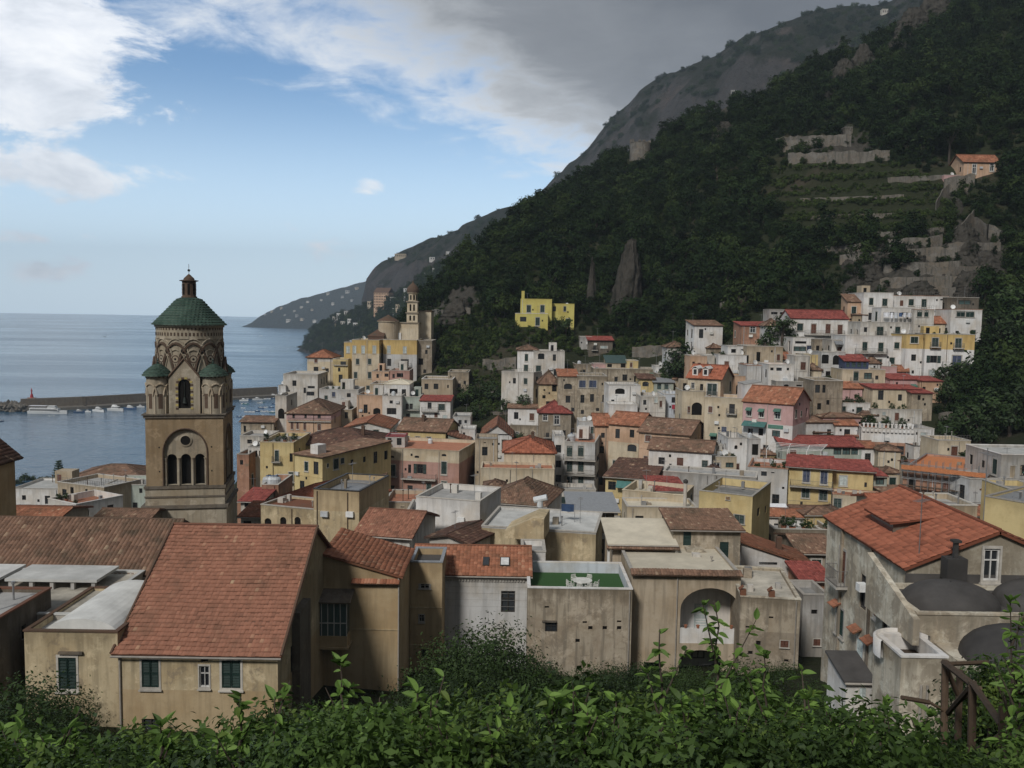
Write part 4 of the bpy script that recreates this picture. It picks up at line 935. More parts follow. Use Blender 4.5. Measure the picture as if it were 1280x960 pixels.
H('white plant-covered house with green shutters and a long balcony', 1038, 1088, 504, 158, 'white', dep=8, wins='1053,513,8,10,g;1074,514,7,10,g;1051,526,9,8,x;1070,527,5,7,x;1052,540,6,8,g;1071,541,8,8,x', bal='1037,1090,519,1.0', rc='terracotta_floor')
h = H('red brick house with white battlement balustrade', 1077, 1143, 536, 149, 'white', dep=10, split='553,brickred;571,palegrey', wins='1096,562.6,9,14,p;1125,563,9,11,p', coping='offwhite', d1=147)
BAT = h
for k in range(13):
    u_ = h.W*(k+.5)/13; mb = MB(); mb.box(-.13, -.16, 0, .13, .12, .6); mb.box(-.22, -.18, .6, .22, .14, .8); mb.box(-.2, -.3, -.7, .2, .0, -.25)
    mb.build('merlon', 'white', h.root).location = (h.off.x+u_, h.off.y-.02, h.Ht+.1)
H('white corner house beside the battlemented house', 1143, 1168, 536, 148, 'white', dep=8, wins='1154,543,7,5,w')
H('little white porch house with a square window', 1143, 1169, 558, 144, 'white', dep=5, wins='1152,564,5,7,p', coping='frame_dark')
h = H('low dark red roof house with a conservatory', 978, 1077, 557, 144, 'greenish', 'gx', 545, dep=9, rc='tile_crimson', wins='1047,564,10,9,n;1058,564,10,9,n;1069,564,10,9,n', over=.4)
H('white stepped house with a grey arched side', 910, 936, 548, 139, 'white', dep=7, wins='920,559,4,5,ax', par=.8)
H('grey shadowed terrace block joined to the stepped house', 936, 951, 549, 138, 'palegrey', dep=6, wins='944,562,8,14,x')
h = H('white house with a pot-lined roof terrace', 935, 985, 585, 130, 'palegrey', dep=9, wins='955,591,7,8,p;966,590,4,3,p;979,610,2,3,x', rc='terracotta_floor', coping='brickred', d1=128)
h = H('yellow balconied house with a crimson roof', 986, 1041, 584, 129, 'yellow', 'shed', 572, dep=9, rc='tile_crimson', wins='1008,595,8,16,u;1030,597,8,17,u;1007,616,9,13,g;1029,619,9,13,g;1005,642,10,15,g;1027,645,8,13,g', bal='987,1041,606,1.0;983,1037,631,1.1', over=.5, d1=127)
YB = h
h = H('yellow upper wing with a striped blind and white shutters', 1041, 1092, 588, 129.5, 'yellow', 'shed', 577, dep=8, rc='tile_crimson', wins='1054,601,9,13,w;1082,606,3,6,p', over=.4, d1=128)
h = H('pale yellow front block with a railed terrace below the crimson roof', 1041, 1101, 620, 125, 'cream', dep=4.5, wins='1047,629,9,12,g;1078,631,9,10,g', rc='terracotta_floor', par=.3, coping='brickred', d1=123)
H('little glazed room at the end of the crimson roof', 1092, 1109, 595, 129, 'greenish', 'shed', 588, dep=4, rc='tile_crimson', wins='1100,601,11,10,n', over=.2)
# ---- hillside villas
h = H('lemon yellow villa upper block among dark trees', 651, 690, 374, 231, 'lemon', dep=8, wins='661,386,5,9,g;678,386,5,9,g', coping='lemon')
add_box(h, .2, 1.0, 1, 1.8, h.Ht-.5, h.Ht+2.2, 'chimney', 'lemon')
H('lemon yellow villa lower block with a terrace', 644, 685, 392, 227, 'lemon', dep=4, wins='654,399,8,6,p;672,402,5,10,g', coping='white', par=.7)
H('lemon yellow villa side wing half hidden by shrubs', 689, 718, 380, 233, 'lemon', dep=6, wins='693,386,4,6,p;706,386,3,6,g', coping='lemon')
H('dark timber shed with a red roof on the lemon terraces', 736, 766, 425, 222, 'darkwall', 'shed', 420, dep=6, rc='tile_crimson', wins='755,434,8,3,w')
H('grey concrete terrace store beside the timber shed', 725, 740, 421, 226, 'grey', dep=5)
H('rusty red-roofed hut in the trees above the town', 1010, 1040, 352, 212, 'darkwall', 'shed', 347, dep=5, rc='tile_dark')

# ---- smaller houses packed into the lanes: stand wherever the town still shows bare ground
TOWN = [(302, 560), (350, 490), (380, 452), (430, 435), (540, 440), (580, 472), (588, 545), (655, 548), (655, 488), (720, 462), (860, 458), (930, 412), (1060, 398), (1082, 380), (1215, 402), (1216, 468), (1150, 492), (1150, 545), (1290, 600), (1290, 660), (1100, 640), (1040, 690), (860, 655), (690, 650), (600, 640), (430, 640), (302, 650)]
def town_bvh():
    V, Fc = [], []
    for h in ALLH:
        i = len(V); b = [h.A, h.A+h.ex*h.W, h.A+h.ex*h.W+h.ey*h.D, h.A+h.ey*h.D]; tp = h.Ht+(h.Hr or 0)*.5
        V += [tuple(p) for p in b]+[(p.x, p.y, h.zb+tp) for p in b]
        Fc += [(i, i+1, i+5, i+4), (i+1, i+2, i+6, i+5), (i+2, i+3, i+7, i+6), (i+3, i, i+4, i+7), (i+4, i+5, i+6, i+7)]
    return BVHTree.FromPolygons(V, Fc)
def bare(px, py, tb):
    dr = ray(px, py).normalized(); g = BVH.ray_cast(CAM, dr); a = tb.ray_cast(CAM, dr)
    return g[0] is not None and 88 < g[0].y < 215 and (a[0] is None or a[3] > g[3])
rd = random.Random(31); tb = town_bvh(); made = 0
WC = [('white', 'white'), ('white', 'white'), ('offwhite', 'off-white'), ('cream', 'cream'), ('beige', 'beige'), ('palegrey', 'pale grey'), ('yellow', 'yellow'), ('peach', 'peach'), ('rose', 'pink'), ('stone', 'stone'), ('oldwall', 'weathered')]
RC = [('flat', None, 'flat-roofed'), ('flat', None, 'flat-roofed'), ('gx', 'tile_orange', 'orange-roofed'), ('shed', 'tile_brown', 'brown lean-to roofed'), ('hip', 'tile_brown', 'brown hip-roofed'), ('gx', 'tile_red', 'red-roofed')]
seen_lb = set()
for k in range(5200):
    if made >= 95: break
    px, py = rd.uniform(300, 1285), rd.uniform(380, 680)
    if not inpoly(px, py, TOWN) or not bare(px, py, tb): continue
    xl = xr = px
    while bare(xl-2, py, tb) and px-xl < 24: xl -= 2
    while bare(xr+2, py, tb) and xr-px < 24: xr += 2
    yt = yb = py
    while bare(px, yt-2, tb) and py-yt < 30: yt -= 2
    while bare(px, yb+2, tb) and yb-py < 12: yb += 2
    g = hit(px, yb); d = g.y; wpx = (xr-xl)+6
    if wpx*d/F < 3.2: mid = (xl+xr)/2; xl, xr = mid-1.6*F/d, mid+1.6*F/d
    else: xl, xr = xl-3, xr+3
    wc, rc_ = rd.choice(WC), rd.choice(RC); near = min(ALLH, key=lambda h: (h.A.x+h.W/2-g.x)**2+(h.A.y-g.y)**2 if not h.label.startswith('small ') else 1e9)
    lb = 'small %s %s house tucked beside the %s' % (wc[1], rc_[2], ' '.join(near.label.split(' with ')[0].split()[:8]))
    if lb in seen_lb: lb = lb.replace('tucked beside', 'squeezed close to')
    lb = ' '.join(lb.split()[:16]); seen_lb.add(lb); top = yt-rd.uniform(2, 7)
    H(lb, xl, xr, top, d, wc[0], rc_[0], top-rd.uniform(5, 9) if rc_[0] != 'flat' else None, dep=rd.uniform(4, 6.5), rc=rc_[1], group='small houses packed into the lanes', base=yb+8, over=.25, d1=d+rd.uniform(-1, 1))
    made += 1; tb = town_bvh()
print('INFILL', made)
# ================================================================== FOREGROUND HOUSES
def bits(h, pts, name, mat, r, n=6): mb = MB(); mb.tube(pts, r, n); return mb.build(name, mat, h.root)
h = H('ochre house with a large red tiled roof and dark green shutters', 147.5, 347, 814, 48, 'ochre', 'gx', 656, dep=18, rc='tile_red', over=.28, tile=(.21, .315), th_=.024, split='863,tawny',
      wins='188,842,22,38,g;289,843,24,38,g;255.5,846,13,29,o;255.5,824,10,9,x;188,906,22,16,p;R366,822,5,34,p', pipes=(.012,), ant=False)
RED = h
mb = MB(); v_ = lambda x, y, z: (h.off.x+x, h.off.y+y, z)
sl = (h.Hr)/(h.D/2)
for sx in (-.28, h.W+.28):     # verge capping along both gables
    mb.tube([v_(sx, -.28, h.Ht-.28*sl+.07), v_(sx, h.D/2, h.Ht+h.Hr+.07)], .10, 6)
mb.build('verge_capping', 'tile_brown', h.roof)
mb = MB(); mb.box(h.off.x+h.W+.001, h.off.y+3.2, 0, h.off.x+h.W+.5, h.off.y+6.0, h.Ht+1.2); mb.build('chimney_breast', 'darkwall', h.root)
h = H('stained ochre house with a white vaulted roof and brown parapet', 30, 146.8, 790, 48.2, 'ochre', dep=8, par=.35, rc='roofwhite', coping='tile_brown', wins='84.5,842,23,43,g;84,909,17,16,p', ant=False)
mb = MB(); n = 16; x_0, x_1 = 1.0, h.W-.1
for i in range(n):
    a0, a1 = math.pi*i/n, math.pi*(i+1)/n; f = lambda a: ((x_0+x_1)/2-(x_1-x_0)/2*math.cos(a), h.Ht-.33+1.0*math.sin(a))
    p, q = f(a0), f(a1); mb.quad(v_b := (h.off.x+p[0], h.off.y+.35, p[1]), (h.off.x+q[0], h.off.y+.35, q[1]), (h.off.x+q[0], h.off.y+7.7, q[1]), (h.off.x+p[0], h.off.y+7.7, p[1]))
mb.poly([(h.off.x+f(math.pi*i/n)[0], h.off.y+.35, f(math.pi*i/n)[1]) for i in range(n+1)][::-1])
mb.build('vault', 'roofwhite', h.root, True)
mb = MB(); mb.box(h.off.x+2.0, h.off.y-.16, h.loc(84, 817)[1], h.off.x+3.4, h.off.y, h.loc(84, 814)[1]); mb.build('window_hood', 'darkwall', h.root)
h = H('white flat terrace roof with a raised concrete slab', -110, 102, 780, 51, 'offwhite', dep=9, par=.12, rc='roofstain', top=41.3, coping='roofwhite', ant=False)
for xa, xb in ((-110, -2), (6, 121)):
    A_, B_ = P(xa, 733, 56), P(xb, 733, 56); mb = MB(); mb.box(A_.x, 56, 41.72, B_.x, 59.3, 41.9)
    mb.v = [(x-h.root.location.x, y-h.root.location.y, z-h.zb) for x, y, z in mb.v]; rs = mb.build('raised_slab', 'roofwhite', h.root)
    for k in np.linspace(A_.x+.3, B_.x-.3, 5):
        mb = MB(); mb.box(k-.12-h.root.location.x, 56.1-h.root.location.y, 41.19-h.zb, k+.12-h.root.location.x, 56.35-h.root.location.y, 41.72-h.zb); mb.build('pier', 'grey', h.root)
h = H('dark lichened house wall with a red tile coping at the terrace edge', -75, -3, 787, 47, 'darkwall', dep=5.6, par=.2, rc='roofgrey', coping='tile_red', top=42.4, wins='R30,790,6,18,x', ant=False)
h = H('long house under an old brown barrel tile roof', -140, 191, 714, 60, 'ochre', 'gx', 647, dep=10.6, rc='tile_brown', over=.3, tile=(.30, .42), th_=.10, ant=False)
h = H('low tile-roofed house peeping over the brown ridge', -30, 62, 654, 86, 'offwhite', 'gx', 633, dep=8, rc='tile_orange', ant=False)
h = H('tile-roofed house end at the cathedral steps', -110, -4, 573, 72, 'tawny', 'gy', 527, dep=2.6, rc='tile_dark', over=.5, ant=False)
h = H('white house with a balustraded roof terrace and an arched side window', 60, 95, 627, 125, 'white', dep=7.5, d1=121.5, rc='terracotta_floor', par=.85, wins='R108,641,8,8,a', coping='white')
H('low white house with a grey flat roof near the beach', 16, 74, 611, 141, 'white', dep=9, par=.3, rc='roofwhite', wins='30,622,5,6,p')
H('beige rooftop house with pergola and dark doors', 72, 130, 606, 139, 'beige', dep=8, wins='90,613,6,9,x;108,613,4,9,p;120,612,5,8,p', d1=135)
H('big beige house with a broad brown hipped roof near the beach', 66, 186, 604, 167, 'beige', 'hip', 580, dep=16, rc='tile_brown')
H('grey-green plastered house in the bell tower shade', 131, 186, 606, 140, 'greenish', dep=8, wins='176,612,4,9,p;169,632,6,8,p;150,620,4,7,p')
H('small brown tile roof just behind the long ridge', 118, 182, 650, 84, 'stone', 'gx', 636, dep=5, rc='tile_brown', ant=False)
# tawny house with falling roof, its glazed bay and stair tower
h = H('tawny house with a sloping red roof and a glazed bay', 404, 500, 718, 60, 'tawny', 'shedr', 676, dep=6.8, rc='tile_orange', over=.25, tile=(.23, .34), split='727,tawny', pipes=(.985,), ant=False)
q0, z0 = h.loc(404, 800); q1, z1 = h.loc(438, 740); X0 = h.off.x
mb = MB(); mb.box(X0+q0-.3, h.off.y-1.3, z0, X0+q1, h.off.y-.002, z0+.8); mb.box(X0+q0-.4, h.off.y-1.4, z0-.15, X0+q1+.1, h.off.y-.002, z0+.002)
by = mb.build('bay', 'tawny', h.root); mb = MB(); mb.slab([(X0+q0-.5, h.off.y-1.6, z1-.25), (X0+q1+.3, h.off.y-1.6, z1-.25), (X0+q1+.3, h.off.y-.01, z1+.25), (X0+q0-.5, h.off.y-.01, z1+.25)], .12); mb.build('bay_roof', 'darkwall', by)
mb = MB(); mb.box(X0+q0-.25, h.off.y-1.25, z0+.8, X0+q1-.05, h.off.y-.1, z1-.2); mb.build('pane', 'greenglass', by)
mb = MB()
for k in np.linspace(q0-.28, q1-.03, 6): mb.box(X0+k-.03, h.off.y-1.29, z0+.8, X0+k+.03, h.off.y-1.24, z1-.2)
mb.box(X0+q0-.28, h.off.y-1.3, z0+1.7, X0+q1, h.off.y-1.25, z0+1.76); mb.build('glazing_bars', 'frame_white', by)
q0 = h.loc(440, 726)[0]; zl = h.loc(460, 726)[1]; lp = [(X0+q0, h.off.y-.42, zl-.1), (X0+h.W, h.off.y-.42, zl-.1), (X0+h.W, h.off.y-.0, zl+.12), (X0+q0, h.off.y, zl+.12)]
mb = MB(); mb.slab(lp, .06); lg = mb.build('ledge', 'tile_brown', h.root); tiles_obj('roof_tiles', [(lp, (1, 0, 0))], 'tile_orange', lg, .22, .3)['kind'] = 'stuff'
add_box(h, q0, h.W, -.05, 0, h.loc(460, 786)[1]-.08, h.loc(460, 786)[1], 'string_course', 'ochre')
h = H('slim tawny stair tower with three small windows', 513, 553, 703, 66, 'tawny', dep=4.2, par=.5, rc='black_roof', coping='lead', wins='531,733,13,6,o;527,773,7,10,o;531,817,9,12,p', ant=False)
for yy in (759, 806): add_box(h, -.03, h.W+.03, -.05, 0, h.loc(531, yy)[1]-.05, h.loc(531, yy)[1]+.03, 'string_course', 'ochre')
h = H('pale house with a patchy orange tile roof and two skylights', 516, 662, 717, 69, 'palegrey', 'gx', 682, dep=7.4, rc='tile_orange', tile=(.30, .36), over=.25, wins='635,752,18,28,p', ant=False)
for k in range(28): add_box(h, 2.6+k*.24, 2.72+k*.24, -.12, 0, h.Ht-.62, h.Ht-.45, 'dentil', 'trim')
add_box(h, 2.5, h.W, -.14, 0, h.Ht-.45, h.Ht-.36, 'cornice', 'trim')
sl = h.Hr/(h.D/2)
for px, ww, mt in ((607, .55, 'glass'), (631, .8, 'whitepaint')):
    u_ = h.loc(px, 700)[0]; sk = MB(); z = lambda y: h.Ht+y*sl+.14
    sk.slab([(h.off.x+u_-ww*.5, h.off.y+.9, z(.9)), (h.off.x+u_+ww*.5, h.off.y+.9, z(.9)), (h.off.x+u_+ww*.5, h.off.y+2.0, z(2.0)), (h.off.x+u_-ww*.5, h.off.y+2.0, z(2.0))], .16)
    so = sk.build('skylight', 'frame_dark', h.roof); sk = MB(); e_ = .07
    sk.quad((h.off.x+u_-ww*.5+e_, h.off.y+.98, z(.98)+.012), (h.off.x+u_+ww*.5-e_, h.off.y+.98, z(.98)+.012), (h.off.x+u_+ww*.5-e_, h.off.y+1.92, z(1.92)+.012), (h.off.x+u_-ww*.5+e_, h.off.y+1.92, z(1.92)+.012)); sk.build('pane', mt, h.roof)
for k in range(4): add_box(h, 2.5, h.W, -.012, -.001, h.Ht-1.1-k*.55, h.Ht-1.085-k*.55, 'shadow_joint', 'grey')  # thin grey joint strips across the front wall
H('small white stair hatch beside the ochre flat house', 652, 682, 690, 74, 'white', dep=4, par=.5, ant=False)
# ochre flat house: wedge parapet and roof tanks
h = OCH; u0, z0 = h.loc(640, 650); u1, z1 = h.loc(681, 632)
mb = MB(); w_ = [(u0, h.Ht), (u1+.5, h.Ht), (u1+.5, h.Ht+2.1), (u1-.5, h.Ht+2.1), (u0, h.Ht+.7)]
mb.slab([(h.off.x+a, h.off.y-.01, c) for a, c in w_], -4.0); mb.build('stair_head', 'ochre', h.root)
mb = MB(); mb.tube([(h.off.x+u1-.6, h.off.y+.8, h.Ht+2.1), (h.off.x+u1-.6, h.off.y+.8, h.Ht+2.7)], .3, 10); mb.tube([(h.off.x+u1-1.2, h.off.y+.8, h.Ht+2.75), (h.off.x+u1+.1, h.off.y+.8, h.Ht+3.1)], .32, 10); mb.build('boiler_tank', 'tank', h.root)
# green terrace house
h = H('bare stone house with an artificial grass roof terrace', 660, 790.5, 736, 66, 'oldwall', dep=7.2, par=.85, rc='turf', coping='white', ant=False, pipes=(.975,),
      wins='689,784,16,12,p;683.5,759,3,3,x;731,778,3,3,x;738,785,3,5,x;756,785,3,5,x;774,777,3,3,x;774,785,3,5,x;722,801,4,5,x')
h.roof.data.materials[2] = MATS['bluewhite']; TER = h
add_box(h, 1.15, 2.3, -.12, 0, h.loc(689, 777.5)[1], h.loc(689, 775.5)[1], 'lintel', 'darkwall')
# loggia house
h = H('pale house with a deep arched loggia and a tiled cornice', 790, 926, 717, 68, 'beige', dep=8.5, par=.12, rc='roofcream', nofront=True, ant=False, pipes=(.42,))
LOG = h; X, Yv, Zv = Vector((1, 0, 0)), Vector((0, 1, 0)), Vector((0, 0, 1)); o_ = h.off
ua, ub = h.loc(850, 780)[0], h.loc(924, 780)[0]; zf = h.loc(880, 805)[1]; ztop = h.loc(880, 735)[1]; zsp = h.loc(880, 762)[1]; zl1 = h.loc(880, 806)[1]-.25; ub2 = h.loc(903, 820)[0]
mb = MB(); panel(mb, o_, X, -Yv, ua-.15, h.Ht, [(1.2, h.loc(825, 842)[1]-.5, 2.6, h.loc(825, 828)[1])], ())
o2 = o_+X*(ua-.15); W2 = h.W-ua+.15
arch_panel(mb, o2, X, -Yv, (0, zf, W2, h.Ht), (ub-ua)/2+.15, (ub-ua)/2, zf, zsp, ztop-zsp, .5)
arch_panel(mb, o2, X, -Yv, (0, 0, W2, zf), (ub2-ua)/2+.15, (ub2-ua)/2, 0.0, zl1-1.2, 1.0, .5)
mb.build('front_wall', 'beige', h.root, below=h.Ht)
mb = MB(); y0, y1 = .5, 2.8
for za, zb_ in ((zf, ztop+.1), (0, zl1)):
    a, b_ = ua-.05, ub+.05; p = lambda x, y, z: (o_.x+x, o_.y+y, z)
    mb.quad(p(a, y1, za), p(b_, y1, za), p(b_, y1, zb_), p(a, y1, zb_)); mb.quad(p(a, y0, za), p(a, y1, za), p(a, y1, zb_), p(a, y0, zb_)); mb.quad(p(b_, y1, za), p(b_, y0, za), p(b_, y0, zb_), p(b_, y1, zb_))
    mb.quad(p(a, y0, zb_), p(a, y1, zb_), p(b_, y1, zb_), p(b_, y0, zb_)); mb.quad(p(a, y0, za), p(b_, y0, za), p(b_, y1, za), p(a, y1, za))
mb.build('loggia_recess', 'white', h.root)
add_box(h, ua+.02, ub-.02, .08, .22, zf+.02, h.loc(880, 786)[1], 'loggia_parapet', 'white')
dm = bpy.data.objects.new('door', US['w']); COL.objects.link(dm); dm.parent = h.root; dm.location = (o_.x+h.loc(883, 760)[0]+.2, o_.y+2.76, zf+1.25); dm.scale = (1.1, 1, 2.3)
dm = bpy.data.objects.new('window', UF['p']); COL.objects.link(dm); dm.parent = h.root; dm.location = (o_.x+h.loc(882, 820)[0], o_.y+2.68, zl1-1.5); dm.scale = (1.1, 1, 1.0)
for nm, zz, y_a, over_, mt in (('cornice_tiles', h.Ht+.02, -.45, .4, 'tile_brown'),):
    lp = [(o_.x-.1, o_.y+y_a, zz-.05), (o_.x+h.W+.1, o_.y+y_a, zz-.05), (o_.x+h.W+.1, o_.y+.35, zz+.22), (o_.x-.1, o_.y+.35, zz+.22)]
    mb = MB(); mb.slab(lp, .10); lg = mb.build('cornice', 'tile_brown', h.root); tiles_obj('roof_tiles', [(lp, (1, 0, 0))], mt, lg, .24, .36)['kind'] = 'stuff'
for sx in (ua+.5, ua+1.5, ub-.6):
    mb = MB(); mb.lathe([(.10, 0), (.15, .22), (.16, .25), (.13, .25)], 10); mb.v = [(o_.x+sx+x, o_.y+.15+y, h.loc(880, 786)[1]+z) for x, y, z in mb.v]; pt_ = mb.build('flower_pot', 'pot', None); pt_.location = h.root.location
    tag(pt_, 'terracotta flower pot on the white loggia parapet', 'flower pot', 'pots on the loggia parapet')
h = H('porch room with a cream slab roof and dark door on the loggia house', 766, 840, 678, 75, 'beige', 'shed', 648, dep=6, rc='roofcream', over=.5, wins='815,692,11,24,d b', ant=False, base=720)
for sx in (-.4, h.W+.35): add_box(h, sx-.1, sx+.1, -.45, -.25, h.loc(800, 712)[1]-1.2, h.Ht-.25, 'post', 'white')
lp = [(h.off.x-.6, h.off.y-.75, h.Ht-.42), (h.off.x+h.W+.6, h.off.y-.75, h.Ht-.42), (h.off.x+h.W+.6, h.off.y-.3, h.Ht-.24), (h.off.x-.6, h.off.y-.3, h.Ht-.24)]
mb = MB(); mb.slab(lp, .08); lg = mb.build('eave', 'tile_brown', h.root); tiles_obj('roof_tiles', [(lp, (1, 0, 0))], 'tile_brown', lg, .22, .3)['kind'] = 'stuff'
h = H('weathered upper house with green doors and an outside stair', 842, 926, 661, 76, 'oldwall', 'shed', 650, dep=6, rc='tile_brown', over=.35, wins='859,672,10,20,d g;905,689,11,24,d g;862,697,11,8,x', ant=False)
mb = MB(); uA, zA = h.loc(873, 682); uB, zB = h.loc(897, 706)
for k in range(9):
    t_ = k/8; uu = uA+(uB-uA)*t_; z2 = zA+(zB-zA)*t_; mb.box(h.off.x+uu, h.off.y-1.3, z2-.9, h.off.x+uu+(uB-uA)/8, h.off.y-.01, z2)
mb.box(h.off.x+uA-1.3, h.off.y-1.3, zA-.25, h.off.x+uA, h.off.y-.01, zA); mb.build('outside_stair', 'ruin', h.root)
h = H('white house with a sloping orange roof and three dark windows', 926, 1017, 706, 83, 'white', 'shedr', 668, dep=6, rc='tile_orange', tile=(.3, .4), wins='931,696,9,13,p;958,698,10,13,p;982,703,17,8,p', ant=False, over=.3)
add_box(h, 4.2, 4.7, 2.2, 2.7, h.Ht, h.Ht+2.2, 'chimney', 'tile_brown')
h = H('pitted stone tower house with a stained white flat roof', 926, 1001, 748, 65, 'oldwall', dep=8.3, par=.18, rc='roofstain', coping='ruin', d1=64.4, ant=False, pipes=(.93,), wins='980.5,805,10,9,b;948,804,5,6,x;938,816,3,5,x;964,772,4,3,x;983,826,3,4,x;935,784,3,3,x;R1008,800,4,9,x', split='790,stone')
for px in (929, 965):
    u_ = h.loc(px, 746)[0]; mb = MB(); mb.box(h.off.x+u_-.22, h.off.y+.02, h.Ht+.1, h.off.x+u_+.22, h.off.y+.4, h.Ht+.55); mb.slab([(h.off.x+u_-.35, h.off.y-.05, h.Ht+.55), (h.off.x+u_, h.off.y-.05, h.Ht+.85), (h.off.x+u_, h.off.y+.45, h.Ht+.85), (h.off.x+u_-.35, h.off.y+.45, h.Ht+.55)], .06); mb.build('chimney_cap', 'tile_orange', h.root)
H('dark red-roofed rooms between the stone tower house and the red-roof house', 1003, 1037, 724, 78, 'brickred', 'shed', 713, dep=4, rc='tile_crimson', wins='1018,738,14,8,x', ant=False)
H('grey narrow house down the alley', 1004, 1036, 744, 72, 'grey', dep=4, wins='1021,803,9,9,b;1019,836,7,6,p;1018,765,8,6,x', ant=False)
H('old brown tile roof in the alley below the yellow balconies', 1000, 1042, 690, 92, 'stone', 'gx', 668, dep=8, rc='tile_brown', ant=False)
H('grey stone courtyard walls below the yellow balconies', 968, 1040, 662, 112, 'stone', dep=7, par=.9, rc='roofgrey', wins='1000,668,4,5,x')
# big house with the bright red roof at the edge of the gardens
h = H('weathered house with a bright red gabled roof and green shutters', 1133, 1357, 709, 43, 'ruin', 'gy', 634, dep=11, rc='tile_new', over=.22, tile=(.24, .36), ant=False,
      wins='L1053,708,8,42,bB;L1050,777,9,34,g;L1079,740,8,44,p;L1096,754,6,38,b;L1108,770,6,30,p;L1075,812,8,26,w;L1047,832,7,22,w')
BIG = h; u_ = h.loc(1237, 704)[0]; z_ = h.loc(1237, 705)[1]
ob = bpy.data.objects.new('window', UF['w']); COL.objects.link(ob); ob.parent = h.root; ob.location = (h.off.x+u_, h.off.y-.17, z_); ob.scale = (.82, 1, 1.7)
o2 = bpy.data.objects.new('pane', UP); COL.objects.link(o2); o2.parent = ob
add_box(h, -.03, h.W, -.03, 0, .5, h.loc(1237, 716)[1]-.1, 'dark_tar_band', 'black_roof')  # dark band laid over the lower gable front
sl = h.Hr/(h.W/2); dz = lambda x: h.Ht+x*sl
mb = MB(); a, b_ = 4.6, 7.6; xf, xb = 1.3, 3.3
mb.poly([(h.off.x+xf, h.off.y+a, dz(xf)), (h.off.x+xb, h.off.y+a, dz(xb)), (h.off.x+xf, h.off.y+a, dz(xb)-.15)]); mb.poly([(h.off.x+xb, h.off.y+b_, dz(xb)), (h.off.x+xf, h.off.y+b_, dz(xf)), (h.off.x+xf, h.off.y+b_, dz(xb)-.15)])
dmr = mb.build('dormer', 'darkwall', h.roof)
mb = MB(); mb.quad((h.off.x+xf, h.off.y+b_, dz(xf)), (h.off.x+xf, h.off.y+a, dz(xf)), (h.off.x+xf, h.off.y+a, dz(xb)-.15), (h.off.x+xf, h.off.y+b_, dz(xb)-.15)); mb.build('pane', 'glass', dmr)
lp = [(h.off.x+xf-.3, h.off.y+b_+.3, dz(xb)-.2), (h.off.x+xf-.3, h.off.y+a-.3, dz(xb)-.2), (h.off.x+xb+.35, h.off.y+a-.3, dz(xb)+.17), (h.off.x+xb+.35, h.off.y+b_+.3, dz(xb)+.17)]
mb = MB(); mb.slab(lp, .1); mb.build('dormer_roof', 'tile_new', dmr); tiles_obj('roof_tiles', [(lp, (0, 1, 0))], 'tile_new', h.roof, .24, .36)['kind'] = 'stuff'
# stained pilasters, pipes, air conditioner, hoods and tile ledges on its long side
for yy, ww, mt in ((8.2, .22, 'stone'), (4.0, .14, 'darkwall')): add_box(h, -.14, 0, yy, yy+ww, .2, h.Ht-.15, 'pilaster', mt)
def side(px, py): a_, z_ = h.loc(px, py, 'L'); return h.D-a_, z_
yy, zz = side(1083, 734); add_box(h, -.5, -.02, yy-.28, yy+.28, zz-.22, zz+.22, 'air_conditioner', 'whitepaint')
for px, py, L in ((1048, 754, .9), (1073, 786, 1.0), (1090, 800, 1.0), (1108, 738, 1.0), (1124, 755, 1.0)):
    yy, zz = side(px, py); lp = [(h.off.x-.5, h.off.y+yy+L/2, zz-.12), (h.off.x-.5, h.off.y+yy-L/2, zz-.12), (h.off.x, h.off.y+yy-L/2, zz+.14), (h.off.x, h.off.y+yy+L/2, zz+.14)]
    mb = MB(); mb.slab(lp, .05); lg = mb.build('tile_hood', 'tile_orange', h.root); tiles_obj('roof_tiles', [(lp, (0, 1, 0))], 'tile_orange', lg, .2, .28)['kind'] = 'stuff'
antenna(h.root, h.off.x+.9, h.off.y+.6, h.Ht-1, 4.6, random.Random(4)); antenna(h.root, h.off.x+7.2, h.off.y+.8, h.Ht, 4.2, random.Random(5)); antenna(h.root, h.off.x+5.2, h.off.y+2.5, h.Ht+1, 4.8, random.Random(9))
h = H('old vaulted house with black tarred domes', 1146, 1800, 790, 38.5, 'ruin', dep=4.4, par=.15, rc='black_roof', top=46.55, coping='ruin', ant=False, wins='L1106,776,6,34,p;L1119,783,6,32,b;L1112,838,6,28,w')
for k, (x, y, r_, hh) in enumerate(((21.4, 40.6, 2.3, 1.1), (26.3, 40.7, 2.6, 1.2), (31.5, 40.7, 2.4, 1.0))):
    mb = MB(); mb.lathe([(r_*math.cos(a), hh*math.sin(a)) for a in np.linspace(0, math.pi/2-.02, 9)], 28); o_ = mb.build('tarred_dome', 'black_roof', h.root, True); o_.location = (x-h.root.location.x, y-h.root.location.y, 46.38-h.zb); o_.scale = (1, .82, 1)
mb = MB(); mb.lathe([(2.6*math.cos(a), 1.5*math.sin(a)) for a in np.linspace(0, math.pi/2-.02, 9)], 28); o_ = mb.build('tarred_dome', 'black_roof', h.root, True); o_.location = (22.6-h.root.location.x, 36.4-h.root.location.y, 45.2-h.zb)
lx = lambda x: x-h.root.location.x; ly = lambda y: y-h.root.location.y; lz = lambda z: z-h.zb
mb = MB(); mb.slab([(lx(18.15), ly(42.6), lz(48.3)), (lx(18.15), ly(42.6), lz(45.5)), (lx(18.15), ly(37.4), lz(45.5)), (lx(18.15), ly(37.4), lz(46.7))], .3); mb.build('sloping_parapet', 'ruin', h.root)
